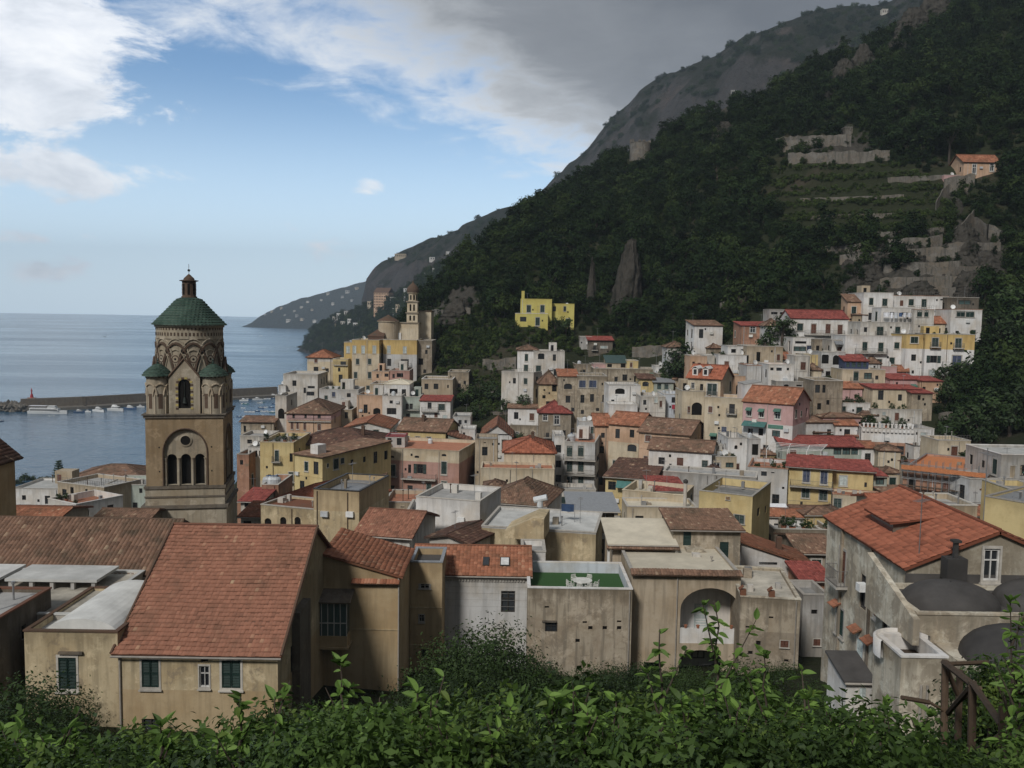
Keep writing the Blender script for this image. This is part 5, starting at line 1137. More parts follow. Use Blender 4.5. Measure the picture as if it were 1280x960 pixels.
mb = MB(); mb.box(lx(21.9), ly(41.9), lz(47.1), lx(22.9), ly(42.6), lz(48.2)); mb.box(lx(22.3), ly(42.1), lz(48.2), lx(22.5), ly(42.3), lz(49.0)); mb.box(lx(22.2), ly(42.0), lz(49.0), lx(22.6), ly(42.4), lz(49.12)); mb.build('chimney', 'black_roof', h.root)
mb = MB(); mb.box(lx(19.6), ly(33.4), lz(38), lx(42), ly(38.4), lz(45.3)); mb.build('lower_vault_block', 'ruin', h.root)
h = H('whitewashed roof terrace on a lichened stone corner', 1127, 1184, 822, 36, 'ruin', dep=2.7, par=.62, rc='soil', coping='white', ant=False)
h.roof.data.materials[2] = MATS['white']
mb = MB(); mb.lathe([(1.3, 0), (1.32, .8), (1.2, .85), (1.15, 0)], 20, a0=0.2, a1=math.pi*1.1); o_ = mb.build('curved_parapet', 'white', h.root, True); o_.location = (h.off.x+.9, h.off.y+1.7, h.Ht-.6)
for px in (1150, 1158): u_ = h.loc(px, 860)[0]; bits(h, [(h.off.x+u_, h.off.y-.1, 0), (h.off.x+u_, h.off.y-.1, h.Ht-1.2)], 'drainpipe', 'gutter', .06)
H('white lean-to with a dark slate roof below the green shutter', 1058, 1092, 850, 43.5, 'white', 'shed', 836, dep=2.6, rc='black_roof', over=.15, wins='1078,866,7,14,w', ant=False)
# ---- right edge of the valley
h = H('building under restoration behind scaffolding', 1129, 1234, 591, 119, 'brickred', dep=17, par=.3, rc='orange_net', coping='metal', d1=113, wins='1140,603,9,14,x;1183,608,10,14,b;1210,612,9,12,b', ant=False)
SCA = h
H('pale flat terrace with a white chimney behind the scaffolding', 1160, 1192, 575, 141, 'palegrey', dep=5, par=.2, rc='bluewhite')
H('low white garden wall house above the orange netting', 1192, 1256, 569, 139, 'white', 'shed', 563, dep=4, rc='tile_dark')
H('grey rough house with a white roof edge and two tall windows', 1252, 1340, 569, 113, 'grey', dep=9, coping='white', rc='roofwhite', par=.3, wins='1266,588,6,14,p;1278,588,6,14,p', ant=False)
H('pale yellow house with a grey roof terrace and diagonal pipe', 1231, 1310, 627, 75, 'yellow', dep=8, rc='lead', par=.15, coping='gutter', d1=71, ant=False)
H('small red hipped roof behind the bright red gable', 1100, 1152, 634, 72, 'cream', 'gx', 618, dep=5, rc='tile_new', ant=False)
H('beige low house between the red gable and the scaffolding', 1176, 1222, 632, 86, 'beige', dep=6, ant=False)
H('yellow parapet corner next to the diagonal pipe house', 1262, 1310, 612, 84, 'yellow', dep=5, ant=False)
# ================================================================== CATHEDRAL BELL TOWER
def bell_tower():
    YAW = R(11); c, s_ = math.cos(YAW), math.sin(YAW); A = P(182, 560, 88); Wd = 7.72
    ex, ey = Vector((c, s_, 0)), Vector((-s_, c, 0)); ctr = Vector((A.x, A.y, 0))+ex*Wd/2+ey*Wd/2
    zb = gz_at(ctr.x, ctr.y)-2.5; root = empty('bell_tower', (ctr.x, ctr.y, zb), YAW)
    tag(root, 'medieval bell tower with green tiled dome and four corner turrets', 'bell tower')
    zf = lambda y: P(231, y, 88.7).z-zb; za = lambda y: P(240, y, ctr.y).z-zb; hw = Wd/2
    def wx(px, py):
        dr = ray(px, py); t_ = (A-CAM).dot(ey)/dr.dot(ey); return (CAM+dr*t_-Vector((A.x, A.y, 0))).dot(ex)-hw
    X, Y, Z = Vector((1, 0, 0)), Vector((0, 1, 0)), Vector((0, 0, 1))
    z_top, z_led, z_led2, z_c = zf(521), zf(607), zf(618), zf(632)
    mb = MB(); m2 = hw+.1; m3 = hw+.28
    mb.box(-m3, -m3, 0, m3, m3, z_c-.02, 0); mb.box(-m2, -m2, z_c, m2, m2, z_led-.02, 0)
    mb.build('base', 'towerpale', root)
    mb = MB(); mb.box(-m3-.2, -m3-.2, z_c-.22, m3+.2, m3+.2, z_c+.1); mb.box(-m2-.12, -m2-.12, z_led-.3, m2+.12, m2+.12, z_led); mb.box(-m2-.08, -m2-.08, z_led2-.3, m2+.08, m2+.08, z_led2-.12)
    mb.build('string_course', 'darkwall', root)
    # belfry stage: four faces with the great blind arch and three lancets
    wb = MB(); tb = MB(); cb = MB(); hb = MB()
    ac, ah = wx(231.5, 560), (wx(258, 580)-wx(205, 580))/2; zsp, ztop_ = zf(566), zf(537)
    for q in range(4):
        M = Matrix.Rotation(q*math.pi/2, 3, 'Z'); u, n = M@X, M@-Y; o = M@Vector((-hw, -hw, 0))
        arch_panel(wb, o, u, n, (0, z_led, Wd, z_top), hw+ac, ah, z_led, zsp, ztop_-zsp, .3)
        ob_ = o-n*.3; lw = ah*2/3; l0 = hw+ac-ah; zl = zf(574); zt = ztop_+.05
        for k in range(3): arch_panel(tb, ob_, u, n, (l0+k*lw, z_led, l0+(k+1)*lw, zt), l0+(k+.5)*lw, lw*.36, z_led+.05, zl, lw*.36, .5)
        for k in range(4):
            pc_ = o+u*(l0+min(max(k*lw, .12), 3*lw-.12))-n*.22; cb.tube([pc_+Z*z_led, pc_+Z*(zl-.1)], .11, 8); cb.tube([pc_+Z*(zl-.1), pc_+Z*(zl+.12)], [.12, .2], 8)
        oc = o+u*(hw+ac)-n*.27+Z*zf(551); rr = .5
        for i in range(20):
            a0, a1 = 2*math.pi*i/20, 2*math.pi*(i+1)/20; f = lambda a, r_, dd: oc+(u*math.cos(a)+Z*math.sin(a))*r_+n*dd
            hb.poly([f(0, 0, 0.02), f(a0, rr, 0.02), f(a1, rr, 0.02)], 0); hb.quad(f(a0, rr, .1), f(a1, rr, .1), f(a1, rr+.16, .06), f(a0, rr+.16, .06), 1); hb.quad(f(a0, rr, .02), f(a1, rr, .02), f(a1, rr, .1), f(a0, rr, .1), 1)
        arc = [(hw+ac-(ah+.1)*math.cos(math.pi*i/18), zsp+(ztop_-zsp+.1)*math.sin(math.pi*i/18)) for i in range(19)]
        cb.tube([o+u*(arc[0][0])+Z*z_led+n*.03]+[o+u*a+Z*b_+n*.03 for a, b_ in arc]+[o+u*arc[-1][0]+Z*z_led+n*.03], .09, 6, 1)
        for sx in (-1, 1):
            for yy in (560, 590):
                p0 = o+u*(hw+sx*2.6)+Z*zf(yy); hb.quad(p0+n*.005, p0+u*.14+n*.005, p0+u*.14+Z*.16+n*.005, p0+Z*.16+n*.005)
    wb.box(-hw, -hw, z_top, hw, hw, z_top+.02)
    wb.build('belfry_wall', 'towerwall', root); tb.build('tracery', 'towerpale', root); cb.build('colonnettes', ['towerpale', 'umber'], root); hb.build('oculus', ['darkhole', 'towerpale'], root)
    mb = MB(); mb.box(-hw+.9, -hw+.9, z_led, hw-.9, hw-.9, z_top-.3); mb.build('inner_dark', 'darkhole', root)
    mb = MB(); mb.box(-hw-.16, -hw-.16, z_top-.12, hw+.16, hw+.16, z_top+.18); mb.box(-hw-.3, -hw-.3, z_top+.18, hw+.3, hw+.3, z_top+.3); mb.build('cornice', 'darkwall', root)
    # drum
    rd = 3.34; z0, z1 = z_top+.3, za(405); zfr = za(423)
    mb = MB(); mb.lathe([(rd, z0), (rd, zfr), (rd+.08, zfr+.02), (rd+.08, z1-.35), (rd+.22, z1-.3), (rd+.22, z1)], 48); mb.build('drum', 'towerpale', root, False)
    mb = MB()
    for row, zz in ((0, za(412)), (1, za(419))):
        for k in range(56):
            a = 2*math.pi*(k+.5*row)/56; m_ = Matrix.Rotation(a, 3, 'Z')
            for (x0, x1, q0, q1) in ((-.09, .09, 0, .34),):
                pts = [m_@Vector((rd+.10, x, zz+q)) for x, q in ((x0, q0), (x1, q0), (x1, q1), (x0, q1))]; i = len(mb.v); mb.v += [tuple(p) for p in pts]; mb.f.append((i, i+1, i+2, i+3)); mb.m.append(0)
    fr = mb.build('frieze', 'umber', root); fr['kind'] = 'stuff'
    # interlaced arches, roundels, belfry windows round the drum
    def on(a, z, r_): return Vector((math.cos(a)*r_, math.sin(a)*r_, z))
    zs, zt = za(482), za(428); NA = 12; span = 2*math.pi/NA*1.95; ar = MB(); ar2 = MB()
    for k in range(NA):
        a0 = -math.pi/2+2*math.pi*(k+.5)/NA
        for rad, mm, th in ((1.0, ar, .15), (.86, ar2, .07), (1.1, ar2, .07)):
            pts = [on(a0+span/2*rad*math.cos(t_)*1.0, zs+(zt-zs)*math.sin(t_)*rad, rd+.06) for t_ in np.linspace(.02, math.pi-.02, 17)]; mm.tube(pts, th, 5)
    ar.build('interlaced_arch', 'umber', root); ar2.build('arch_moulding', 'towerpale', root)
    rn = MB()
    for k in range(NA):
        a0 = -math.pi/2+2*math.pi*k/NA
        zz = za(447) if k % 2 == 0 else za(447); cpt = on(a0+math.pi/NA, zz, rd+.10); n = Vector((math.cos(a0+math.pi/NA), math.sin(a0+math.pi/NA), 0)); u = Vector((-n.y, n.x, 0))
        def disc(r0, r1, m_, dd):
            for i in range(16):
                b0, b1 = 2*math.pi*i/16, 2*math.pi*(i+1)/16; f = lambda b, r_: cpt+(u*math.cos(b)+Z*math.sin(b))*r_+n*dd
                rn.quad(f(b0, r0), f(b0, r1), f(b1, r1), f(b1, r0), m_)
        disc(.0, .12, 1, .06); disc(.12, .30, 0, .05); disc(.30, .42, 2, .04); disc(.42, .50, 0, .03)
        c2 = on(a0, za(437), rd+.03); cpt = c2; n = Vector((math.cos(a0), math.sin(a0), 0)); u = Vector((-n.y, n.x, 0)); disc(0, .34, 1, .03); disc(.34, .42, 0, .05)
    rn.build('roundel', ['towerpale', 'darkhole', 'umber'], root)
    for q in range(4):
        M = Matrix.Rotation(q*math.pi/2, 3, 'Z'); u, n = M@X, M@-Y; o = n*(rd+.28)-u*1.55
        ww = MB(); zb1 = za(506); sp_ = za(478)
        arch_panel(ww, o, u, n, (0, z0, 3.1, za(468)), 1.55, .62, zb1, sp_, .62, .5); ww.poly([o+Z*za(468), o+u*3.1+Z*za(468), o+u*1.55+Z*za(447)])
        ww.quad(o+Z*z0, o+Z*za(468), o-n*.8+Z*za(468), o-n*.8+Z*z0); ww.quad(o+u*3.1+Z*z0, o+u*3.1-n*.8+Z*z0, o+u*3.1-n*.8+Z*za(468), o+u*3.1+Z*za(468))
        wo_ = ww.build('belfry_window', 'towerpale', root)
        d_ = MB(); p = o+u*.93-n*.2; d_.quad(p+Z*zb1, p+u*1.24+Z*zb1, p+u*1.24+Z*(sp_+.62), p+Z*(sp_+.62)); d_.build('opening', 'darkhole', wo_)
        bl = MB(); bc = o+u*1.55-n*.12; bl.lathe([(.02, .62), (.10, .58), (.14, .35), (.17, .13), (.22, 0)], 14); bl.v = [tuple(Vector(v)+bc+Z*(zb1+.55)) for v in bl.v]; bl.tube([bc+Z*(zb1+1.25), bc+Z*(sp_+.3)], .04, 5); bl.build('bell', 'bronze', wo_)
        for k in range(22):      # voussoirs, yellow and dark by turns
            t_ = k/21
            if t_ < .33: p = o+u*(1.55-.74)+Z*(zb1+(sp_-zb1)*t_/.33); dv = u
            elif t_ > .67: p = o+u*(1.55+.74)+Z*(zb1+(sp_-zb1)*(1-t_)/.33); dv = u
            else:
                a = math.pi*(1-(t_-.33)/.34); p = o+u*(1.55+.74*math.cos(a))+Z*(sp_+.74*math.sin(a))
            v = MB(); e = .13; v.v = [tuple(p+u*sx*e+Z*sz*e*.8+n*sy*.04) for sy in (0, 1) for sx, sz in ((-1, -1), (1, -1), (1, 1), (-1, 1))]
            v.f = [(4, 5, 6, 7), (0, 1, 5, 4), (1, 2, 6, 5), (2, 3, 7, 6), (3, 0, 4, 7)]; v.m = [0]*5; v.build('voussoir', 'yellowbrick' if k % 2 else 'umber', wo_)
        tr = MB()
        for sx in (-1, 1): tr.tube([o+u*(1.55+sx*1.55)+Z*za(468)+n*.03, o+u*1.55+Z*za(446)+n*.03], .12, 5)
        tr.build('gable_moulding', 'umber', wo_)
    # turrets
    rt = 1.16
    for sx in (-1, 1):
        for sy in (-1, 1):
            t_ = empty('turret', (sx*(hw-rt+.05), sy*(hw-rt+.05), z_top+.3)); t_.parent = root
            he = za(466)-z_top-.3; mb = MB(); mb.lathe([(rt, 0), (rt, he-.35), (rt+.06, he-.33), (rt+.06, he-.08), (rt+.14, he-.05), (rt+.14, he)], 28); mb.build('shaft', 'towerpale', t_)
            g = MB(); am_ = MB()
            for k in range(7):
                a0 = 2*math.pi*k/7-.3
                for w_, zz0, zz1 in ((.18, .55, he*.52),):
                    pts = [(math.cos(a0+a)*(rt+.01), math.sin(a0+a)*(rt+.01)) for a in (-w_, 0, w_)]
                    for i in range(2): g.quad((*pts[i], zz0), (*pts[i+1], zz0), (*pts[i+1], zz1), (*pts[i], zz1))
                am_.tube([(math.cos(a0+.62*math.cos(q))*(rt+.05), math.sin(a0+.62*math.cos(q))*(rt+.05), he*.48+he*.3*math.sin(q)) for q in np.linspace(0, math.pi, 11)], .09, 5)
                b0 = a0+math.pi/7; am_.tube([(math.cos(b0)*(rt+.02), math.sin(b0)*(rt+.02), 0), (math.cos(b0)*(rt+.02), math.sin(b0)*(rt+.02), he*.5)], .08, 6)
            g.build('slot', 'umber', t_); am_.build('blind_arcade', 'beige', t_)
            fz = MB()
            for k in range(20):
                a = 2*math.pi*k/20; m_ = Matrix.Rotation(a, 3, 'Z'); fz.poly([m_@Vector((rt+.075, y, he-.27+z)) for y, z in ((-.08, 0), (.08, 0), (.08, .16), (-.08, .16))])
            fz.build('frieze', 'umber', t_)['kind'] = 'stuff'
            cone_tiles(t_, [(rt+.24, he), (rt+.02, he+.35), (.75, he+.72), (.32, he+1.05), (.08, he+1.2)], 20, .24)
            mb = MB(); mb.lathe([(.1, he+1.15), (.14, he+1.3), (.05, he+1.4), (.12, he+1.55), (.02, he+1.75)], 10); mb.build('finial', 'darkgreen_tile', t_)
    # dome of green tiles, lantern and ball
    zt1 = za(372); rl = .72
    cone_tiles(root, [(rd+.30, z1+.02), (rd*.86, z1+(zt1-z1)*.30), (rd*.60, z1+(zt1-z1)*.62), (rl+.55, zt1-.22), (rl+.1, zt1)], 60, .36)
    mb = MB(); mb.lathe([(rd+.34, z1-.05), (rd+.36, z1+.06)], 40); mb.build('dome_eave', 'umber', root)
    mb = MB(); mb.lathe([(rl+.12, zt1-.1), (rl+.1, zt1+.12), (rl, zt1+.15), (rl, za(352)), (rl+.25, za(351.5)), (rl+.27, za(350.5)), (rl*.8, za(350)), (rl*.75, za(348)), (.05, za(342.5))], 16)
    mb.tube([(0, 0, za(343)), (0, 0, za(330))], .025, 5); la = mb.build('lantern', 'umber', root)
    sl_ = MB()
    for k in range(8):
        a = 2*math.pi*k/8+.1; m_ = Matrix.Rotation(a, 3, 'Z'); sl_.poly([m_@Vector((rl+.012, y, z)) for y, z in ((-.12, zt1+.3), (.12, zt1+.3), (.12, za(355)), (-.12, za(355)))])
    sl_.build('slot', 'darkhole', la); mb = MB(); mb.lathe([(.01, za(339.8)), (.12, za(339)), (.15, za(338)), (.12, za(337)), (.01, za(336.3))], 12); mb.build('ball', 'bronze', la, True)
    return root
def cone_tiles(parent, prof, n, step):
    """rows of glazed tiles stepping up a turned roof"""
    mb = MB(); mb.lathe([(r_-.06, z-.03) for r_, z in prof], max(12, n//2)); ro = mb.build('dome', 'darkgreen_tile', parent)
    Ls = [0]
    for i in range(1, len(prof)): Ls.append(Ls[-1]+math.hypot(prof[i][0]-prof[i-1][0], prof[i][1]-prof[i-1][1]))
    def at(s_):
        for i in range(1, len(prof)):
            if s_ <= Ls[i] or i == len(prof)-1:
                t_ = (s_-Ls[i-1])/(Ls[i]-Ls[i-1]); return prof[i-1][0]*(1-t_)+prof[i][0]*t_, prof[i-1][1]*(1-t_)+prof[i][1]*t_
    rows = int(Ls[-1]/step); tm = MB(); tint = []
    for j in range(rows):
        (r0, z0), (r1, z1) = at(j*step), at(min(Ls[-1], (j+1.1)*step)); nn = max(8, int(n*max(r0, .2)/prof[0][0])); rv = random.uniform(-.15, .15)
        for k in range(nn):
            a0, a1 = 2*math.pi*k/nn, 2*math.pi*(k+1)/nn; am = (a0+a1)/2; q = lambda a, r_, z: (math.cos(a)*r_, math.sin(a)*r_, z)
            t_ = min(.75, max(0, random.betavariate(2, 3)+rv)); up = .15
            for (b0, b1, e0, e1) in ((a0, am, 0, .05), (am, a1, .05, 0)):
                tm.quad(q(b0, r0+up+e0, z0), q(b1, r0+up+e1, z0), q(b1, r1+e1*.3, z1), q(b0, r1+e0*.3, z1)); tm.quad(q(b0, r0+up+e0-.03, z0-.12), q(b1, r0+up+e1-.03, z0-.12), q(b1, r0+up+e1, z0), q(b0, r0+up+e0, z0)); tint += [t_]*4+[.93]*4  # lip faces tinted pale: light caught on row edges, put into the colour
    tm.tint = tint; t_o = tm.build('dome_tiles', 'tile_green', ro); t_o['kind'] = 'stuff'
bell_tower()
# ================================================================== CHURCH ON THE SPUR
def church():
    d = 241; C_ = P(510, 404, d); zb = gz_at(C_.x, C_.y)-4; root = empty('church', (C_.x, C_.y, zb)); tag(root, 'cream church with a round apse and a stepped belfry with dark dome', 'church')
    L = lambda px, py, dd=d: P(px, py, dd)-Vector((C_.x, C_.y, zb))
    def blk(name, px0, px1, yt, d0, dep, mat, m2=None):
        a, b_ = L(px0, yt, d0), L(px1, yt, d0); mb = MB(); mb.box(a.x, a.y, -2, b_.x, a.y+dep, a.z); o = mb.build(name, mat, root)
        c = MB(); c.box(a.x-.25, a.y-.25, a.z, b_.x+.25, a.y+dep+.25, a.z+.22); c.build('cornice', m2 or 'stone', root); return a, b_
    blk('nave', 497, 523, 404, 239, 12, 'cream'); blk('side_chapel', 523, 539, 389, 244, 8, 'cream', 'tile_brown')
    a, b_ = L(471, 402, 236), L(496, 402, 236); r_ = (b_.x-a.x)/2; mb = MB(); mb.lathe([(r_, -2), (r_, a.z), (r_+.3, a.z), (r_+.3, a.z+.25)], 24); o = mb.build('apse', 'beige', root); o.location = ((a.x+b_.x)/2, a.y+r_, 0)
    mb = MB(); mb.lathe([(r_+.35, a.z+.25), (.1, a.z+1.9)], 24); o = mb.build('apse_roof', 'tile_brown', root); o.location = ((a.x+b_.x)/2, a.y+r_, 0)
    a, b_ = L(459, 420, 234), L(480, 409, 234); mb = MB(); mb.slab([(a.x, a.y, a.z), (b_.x, a.y, a.z), (b_.x, a.y+6, b_.z), (a.x+3, a.y+6, b_.z)], .3); mb.box(a.x+.2, a.y+.2, -2, b_.x, a.y+6, a.z-.1); mb.build('transept_roof', 'tile_brown', root)
    cx = L(516, 390).x; w_ = (L(523, 390).x-L(509.5, 390).x)/2; yc = 0
    z_ = lambda y: L(516, y).z
    st = [(403, 391, w_), (391, 377, w_*.94)]
    for y0, y1, hw in st:
        mb = MB()
        for q in range(4):
            M = Matrix.Rotation(q*math.pi/2, 3, 'Z'); u, n = M@Vector((1, 0, 0)), M@Vector((0, -1, 0)); o = M@Vector((-hw, -hw, 0))+Vector((cx, yc, 0))
            for k in range(2): arch_panel(mb, o, u, n, (k*hw, z_(y0), (k+1)*hw, z_(y1)), (k+.5)*hw+(.15 if k == 0 else -.15)*hw, hw*.17, z_(y0)+.5, z_(y1)-1.0, hw*.17, .5)
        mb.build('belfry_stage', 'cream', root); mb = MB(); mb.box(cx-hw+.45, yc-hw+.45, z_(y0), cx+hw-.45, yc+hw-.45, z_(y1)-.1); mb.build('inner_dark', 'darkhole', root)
        mb = MB(); mb.box(cx-hw-.3, yc-hw-.3, z_(y1)-.2, cx+hw+.3, yc+hw+.3, z_(y1)+.15); mb.build('cornice', 'stone', root)
    hw = w_*.8; mb = MB(); mb.lathe([(hw*1.05, z_(377)), (hw*1.05, z_(367)), (hw*1.35, z_(366.6)), (hw*1.35, z_(366))], 8); mb.build('octagon', 'cream', root)
    mb = MB()
    for k in range(8):
        m_ = Matrix.Rotation(2*math.pi*(k+.5)/8, 3, 'Z'); mb.poly([m_@Vector((hw*.985, y, z)) for y, z in ((-.25, z_(375)), (.25, z_(375)), (.25, z_(369)), (-.25, z_(369)))])
    o = mb.build('opening', 'darkhole', root)
    for ob in root.children:
        if ob.name.split('.')[0] in ('octagon',) or ob == o: ob.location = (cx, yc, 0)
    mb = MB(); mb.lathe([(hw*1.3, z_(366)), (hw*1.42, z_(363)), (hw*1.3, z_(360)), (hw*.9, z_(357)), (hw*.4, z_(354.5)), (hw*.15, z_(353)), (.05, z_(350))], 24); o = mb.build('dome', 'umber', root, True); o.location = (cx, yc, 0)
church()
# ================================================================== HARBOUR
def sea_d(px, py): r_ = ray(px, py); return -CAMZ/r_.z
def pier():
    pts = [(28, 515), (110, 511.5), (190, 506.5), (270, 501.5), (355, 496.5)]
    W_ = [P(px, py, sea_d(px, py)) for px, py in pts]; root = empty('breakwater', W_[2]); tag(root, 'long grey stone breakwater closing the harbour', 'breakwater')
    mb = MB(); qb = MB()
    for i in range(len(W_)-1):
        a, b_ = W_[i]-W_[2], W_[i+1]-W_[2]; a.z = b_.z = 0; dr = (b_-a).normalized(); n = Vector((-dr.y, dr.x, 0))
        n = n if n.y > 0 else -n; Z = Vector((0, 0, 1))
        def pr(prof, m, t):
            for k in range(len(prof)-1):
                (o0, z0), (o1, z1) = prof[k], prof[k+1]; t.quad(a+n*o0+Z*z0, b_+n*o0+Z*z0, b_+n*o1+Z*z1, a+n*o1+Z*z1, m)
        pr([(0, -2), (0, 1.6), (9, 1.6)], 0, qb); pr([(9, 1.6), (9.3, 6.6), (12.5, 6.6), (12.5, 5), (24, -2)], 0, mb)
        if i == 0:
            for t, prf in ((mb, [(9, 1.6), (9.3, 6.6), (12.5, 6.6), (12.5, 5), (24, -2)]), (qb, [(0, -2), (0, 1.6), (9, 1.6), (9, -2)])): t.poly([a+n*o+Z*z for o, z in prf])
    mb.build('sea_wall', 'darkwall', root); qb.build('quay', 'rockgrey', root)
    rk = MB(); rnd = random.Random(3)
    def boulder(c, r_):
        b0 = len(rk.v); ps = [(1, 0, 0), (-1, 0, 0), (0, 1, 0), (0, -1, 0), (0, 0, 1), (0, 0, -1)]
        for p in ps: rk.v.append(tuple(c+Vector(p)*r_*rnd.uniform(.6, 1.3)+Vector((rnd.uniform(-.3, .3), rnd.uniform(-.3, .3), 0))*r_))
        for f in ((0, 2, 4), (2, 1, 4), (1, 3, 4), (3, 0, 4), (2, 0, 5), (1, 2, 5), (3, 1, 5), (0, 3, 5)): rk.f.append(tuple(b0+k for k in f)); rk.m.append(0)
    for k in range(260):
        t_ = rnd.random(); px = -25+55*t_+rnd.uniform(-4, 4); py = 514-rnd.random()*8-(.0 if px > 0 else 2); dd = sea_d(px, 515)+rnd.uniform(0, 22); p = P(px, 515, dd); p.z = rnd.uniform(-.5, 3.0); boulder(p, rnd.uniform(1.0, 2.4))
    tag(rk.build('harbour_rocks', 'rockgrey'), 'heap of grey boulders at the tip of the breakwater', 'boulders', kind='stuff')
    # beacon
    d0 = sea_d(40, 514)+11; b_ = P(40, 505, d0); b_.z = 1.6; t = empty('harbour_beacon', b_); tag(t, 'red harbour beacon on the breakwater end', 'beacon'); t.scale = (.72, .72, .72)
    m_ = MB(); m_.box(-3, -1.5, 0, 3, 1.5, 7.2); m_.build('beacon_house', 'brickred', t); m_ = MB(); m_.lathe([(1.3, 7.2), (1.0, 10), (.5, 10.2), (.42, 12.6), (.8, 12.8), (.8, 13.2), (.35, 13.3), (.3, 14.6), (.05, 15.4)], 12); m_.build('beacon_tower', 'lighthouse_red', t)
pier()
def boat(name, label, px, py, lpx, head, kind, group=None, hull='whitepaint'):
    dd = sea_d(px, py); p = P(px, py, dd); L = lpx*dd/F; t = empty(name, p, R(head)); tag(t, label, 'boat', group)
    B, Hh = L*(.24 if kind != 'ferry' else .19), L*(.11 if kind != 'ferry' else .07); mb = MB(); n = 9; secs = []
    for i in range(n):
        s_ = i/(n-1); x = -L/2+L*s_; w_ = B/2*min(1, (1.02-s_)**.5*1.25)*(.86+.14*min(1, s_*4)); zz = Hh*(1+.5*max(0, s_-.45)); secs.append([(x, -w_, zz), (x, -w_*.8, .0), (x, 0, -Hh*.3), (x, w_*.8, .0), (x, w_, zz)])
    for i in range(n-1):
        for k in range(4): mb.quad(secs[i][k], secs[i][k+1], secs[i+1][k+1], secs[i+1][k])
        mb.quad(secs[i][4], secs[i][0], secs[i+1][0], secs[i+1][4])
    mb.poly(secs[0][::-1]); mb.build('hull', hull, t)
    def cab(x0, x1, w_, z0, z1, nm, mt, rake=.25):
        c = MB(); h_ = z1-z0; k = h_*rake; v = [(x0, -w_, z0), (x1+k, -w_, z0), (x1+k, w_, z0), (x0, w_, z0), (x0+k*.3, -w_*.88, z1), (x1-k, -w_*.88, z1), (x1-k, w_*.88, z1), (x0+k*.3, w_*.88, z1)]
        c.v = v; c.f = [(0, 1, 5, 4), (1, 2, 6, 5), (2, 3, 7, 6), (3, 0, 4, 7), (4, 5, 6, 7)]; c.m = [0]*5; return c.build(nm, mt, t)
    if kind == 'ferry':
        cab(-L*.45, L*.30, B*.42, Hh, Hh*2.0, 'cabin', 'whitepaint', .2); cab(-L*.43, L*.285, B*.43, Hh*1.25, Hh*1.75, 'window_band', 'glass', .1); cab(-L*.45, L*.2, B*.40, Hh*2.0, Hh*2.15, 'upper_deck', 'whitepaint', .1); cab(L*.02, L*.22, B*.3, Hh*2.15, Hh*3.0, 'wheelhouse', 'whitepaint'); cab(L*.03, L*.215, B*.305, Hh*2.5, Hh*2.8, 'window_band', 'glass', .1)
        a = MB(); a.box(-L*.46, -B*.42, Hh*2.9, -L*.02, B*.42, Hh*3.0); a.build('awning', 'clothwhite', t)
        for sx in np.linspace(-L*.45, -L*.03, 6):
            for sy in (-1, 1): a = MB(); a.box(sx-.05, sy*B*.4-.05, Hh*2.1, sx+.05, sy*B*.4+.05, Hh*2.9); a.build('stanchion', 'metal', t)
    elif kind == 'yacht':
        cab(-L*.25, L*.22, B*.36, Hh*1.05, Hh*2.1, 'cabin', 'whitepaint', .6); cab(-L*.22, L*.235, B*.365, Hh*1.45, Hh*1.85, 'window_band', 'glass', .4); cab(-L*.2, L*.02, B*.28, Hh*2.1, Hh*2.7, 'flybridge', 'whitepaint', .5)
        a = MB(); a.tube([(-L*.15, 0, Hh*2.6), (-L*.18, 0, Hh*4.2)], .06, 5); a.build('mast', 'metal', t)
    else:
        cab(-L*.1, L*.18, B*.3, Hh*.9, Hh*1.7, 'cabin', 'whitepaint' if hull != 'whitepaint' else 'hullblue', .5); a = MB(); a.box(-L*.46, -B*.3, Hh*.8, -L*.4, B*.3, Hh*1.5); a.build('outboard', 'frame_dark', t)
    return t
boat('ferry', 'white passenger ferry moored along the breakwater', 60, 517, 48, 1, 'ferry')
boat('motor_boat', 'small dark-windowed motor boat just off the ferry bow', 99, 515.5, 13, 20, 'yacht', hull='hullblue')
boat('yacht', 'white motor yacht with a tall cabin at the breakwater, second from the ferry', 123.5, 514.5, 20, -28, 'yacht')
boat('yacht', 'largest white motor yacht with radar mast at the breakwater', 145, 513.5, 25, -22, 'yacht')
boat('yacht', 'white motor yacht with dark hull at the breakwater', 163, 511.5, 17, -12, 'yacht', hull='hullblue')
for k, (px, py, L_) in enumerate([(110, 515, 9), (176, 509, 10), (305, 501, 11), (322, 500, 12)]): boat('moored_boat', ['small white launch between ferry and yachts', 'white launch beside the dark-hulled yacht', 'white cruiser under the breakwater beyond the bell tower', 'second white cruiser under the breakwater beyond the bell tower'][k], px, py, L_, -15+k*8, 'yacht')
boat('speed_boat', 'lone boat far out on the open sea', 131, 421, 4, 20, 'small'); boat('speed_boat', 'lone white boat off the far headland', 326, 420, 4, 10, 'small')
boat('speed_boat', 'small dark boat beside the cathedral house end in the bay', 1, 527, 8, 60, 'small', hull='hullblue')
rnd = random.Random(12)
for k in range(34):
    row = k % 5; px = 296+rnd.uniform(0, 50); py = 499+row*5.4+rnd.uniform(-1, 1)
    if px > 346-row*1.2: continue
    boat('moored_boat', 'small open boat moored in the marina rows', px, py, rnd.uniform(6, 10), rnd.uniform(-25, 20), 'small', 'boats moored in the marina', rnd.choice(['whitepaint', 'whitepaint', 'hullblue', 'teal', 'tank']))
boat('yacht', 'white yacht under a white canopy in the marina', 343, 497, 16, 8, 'yacht')
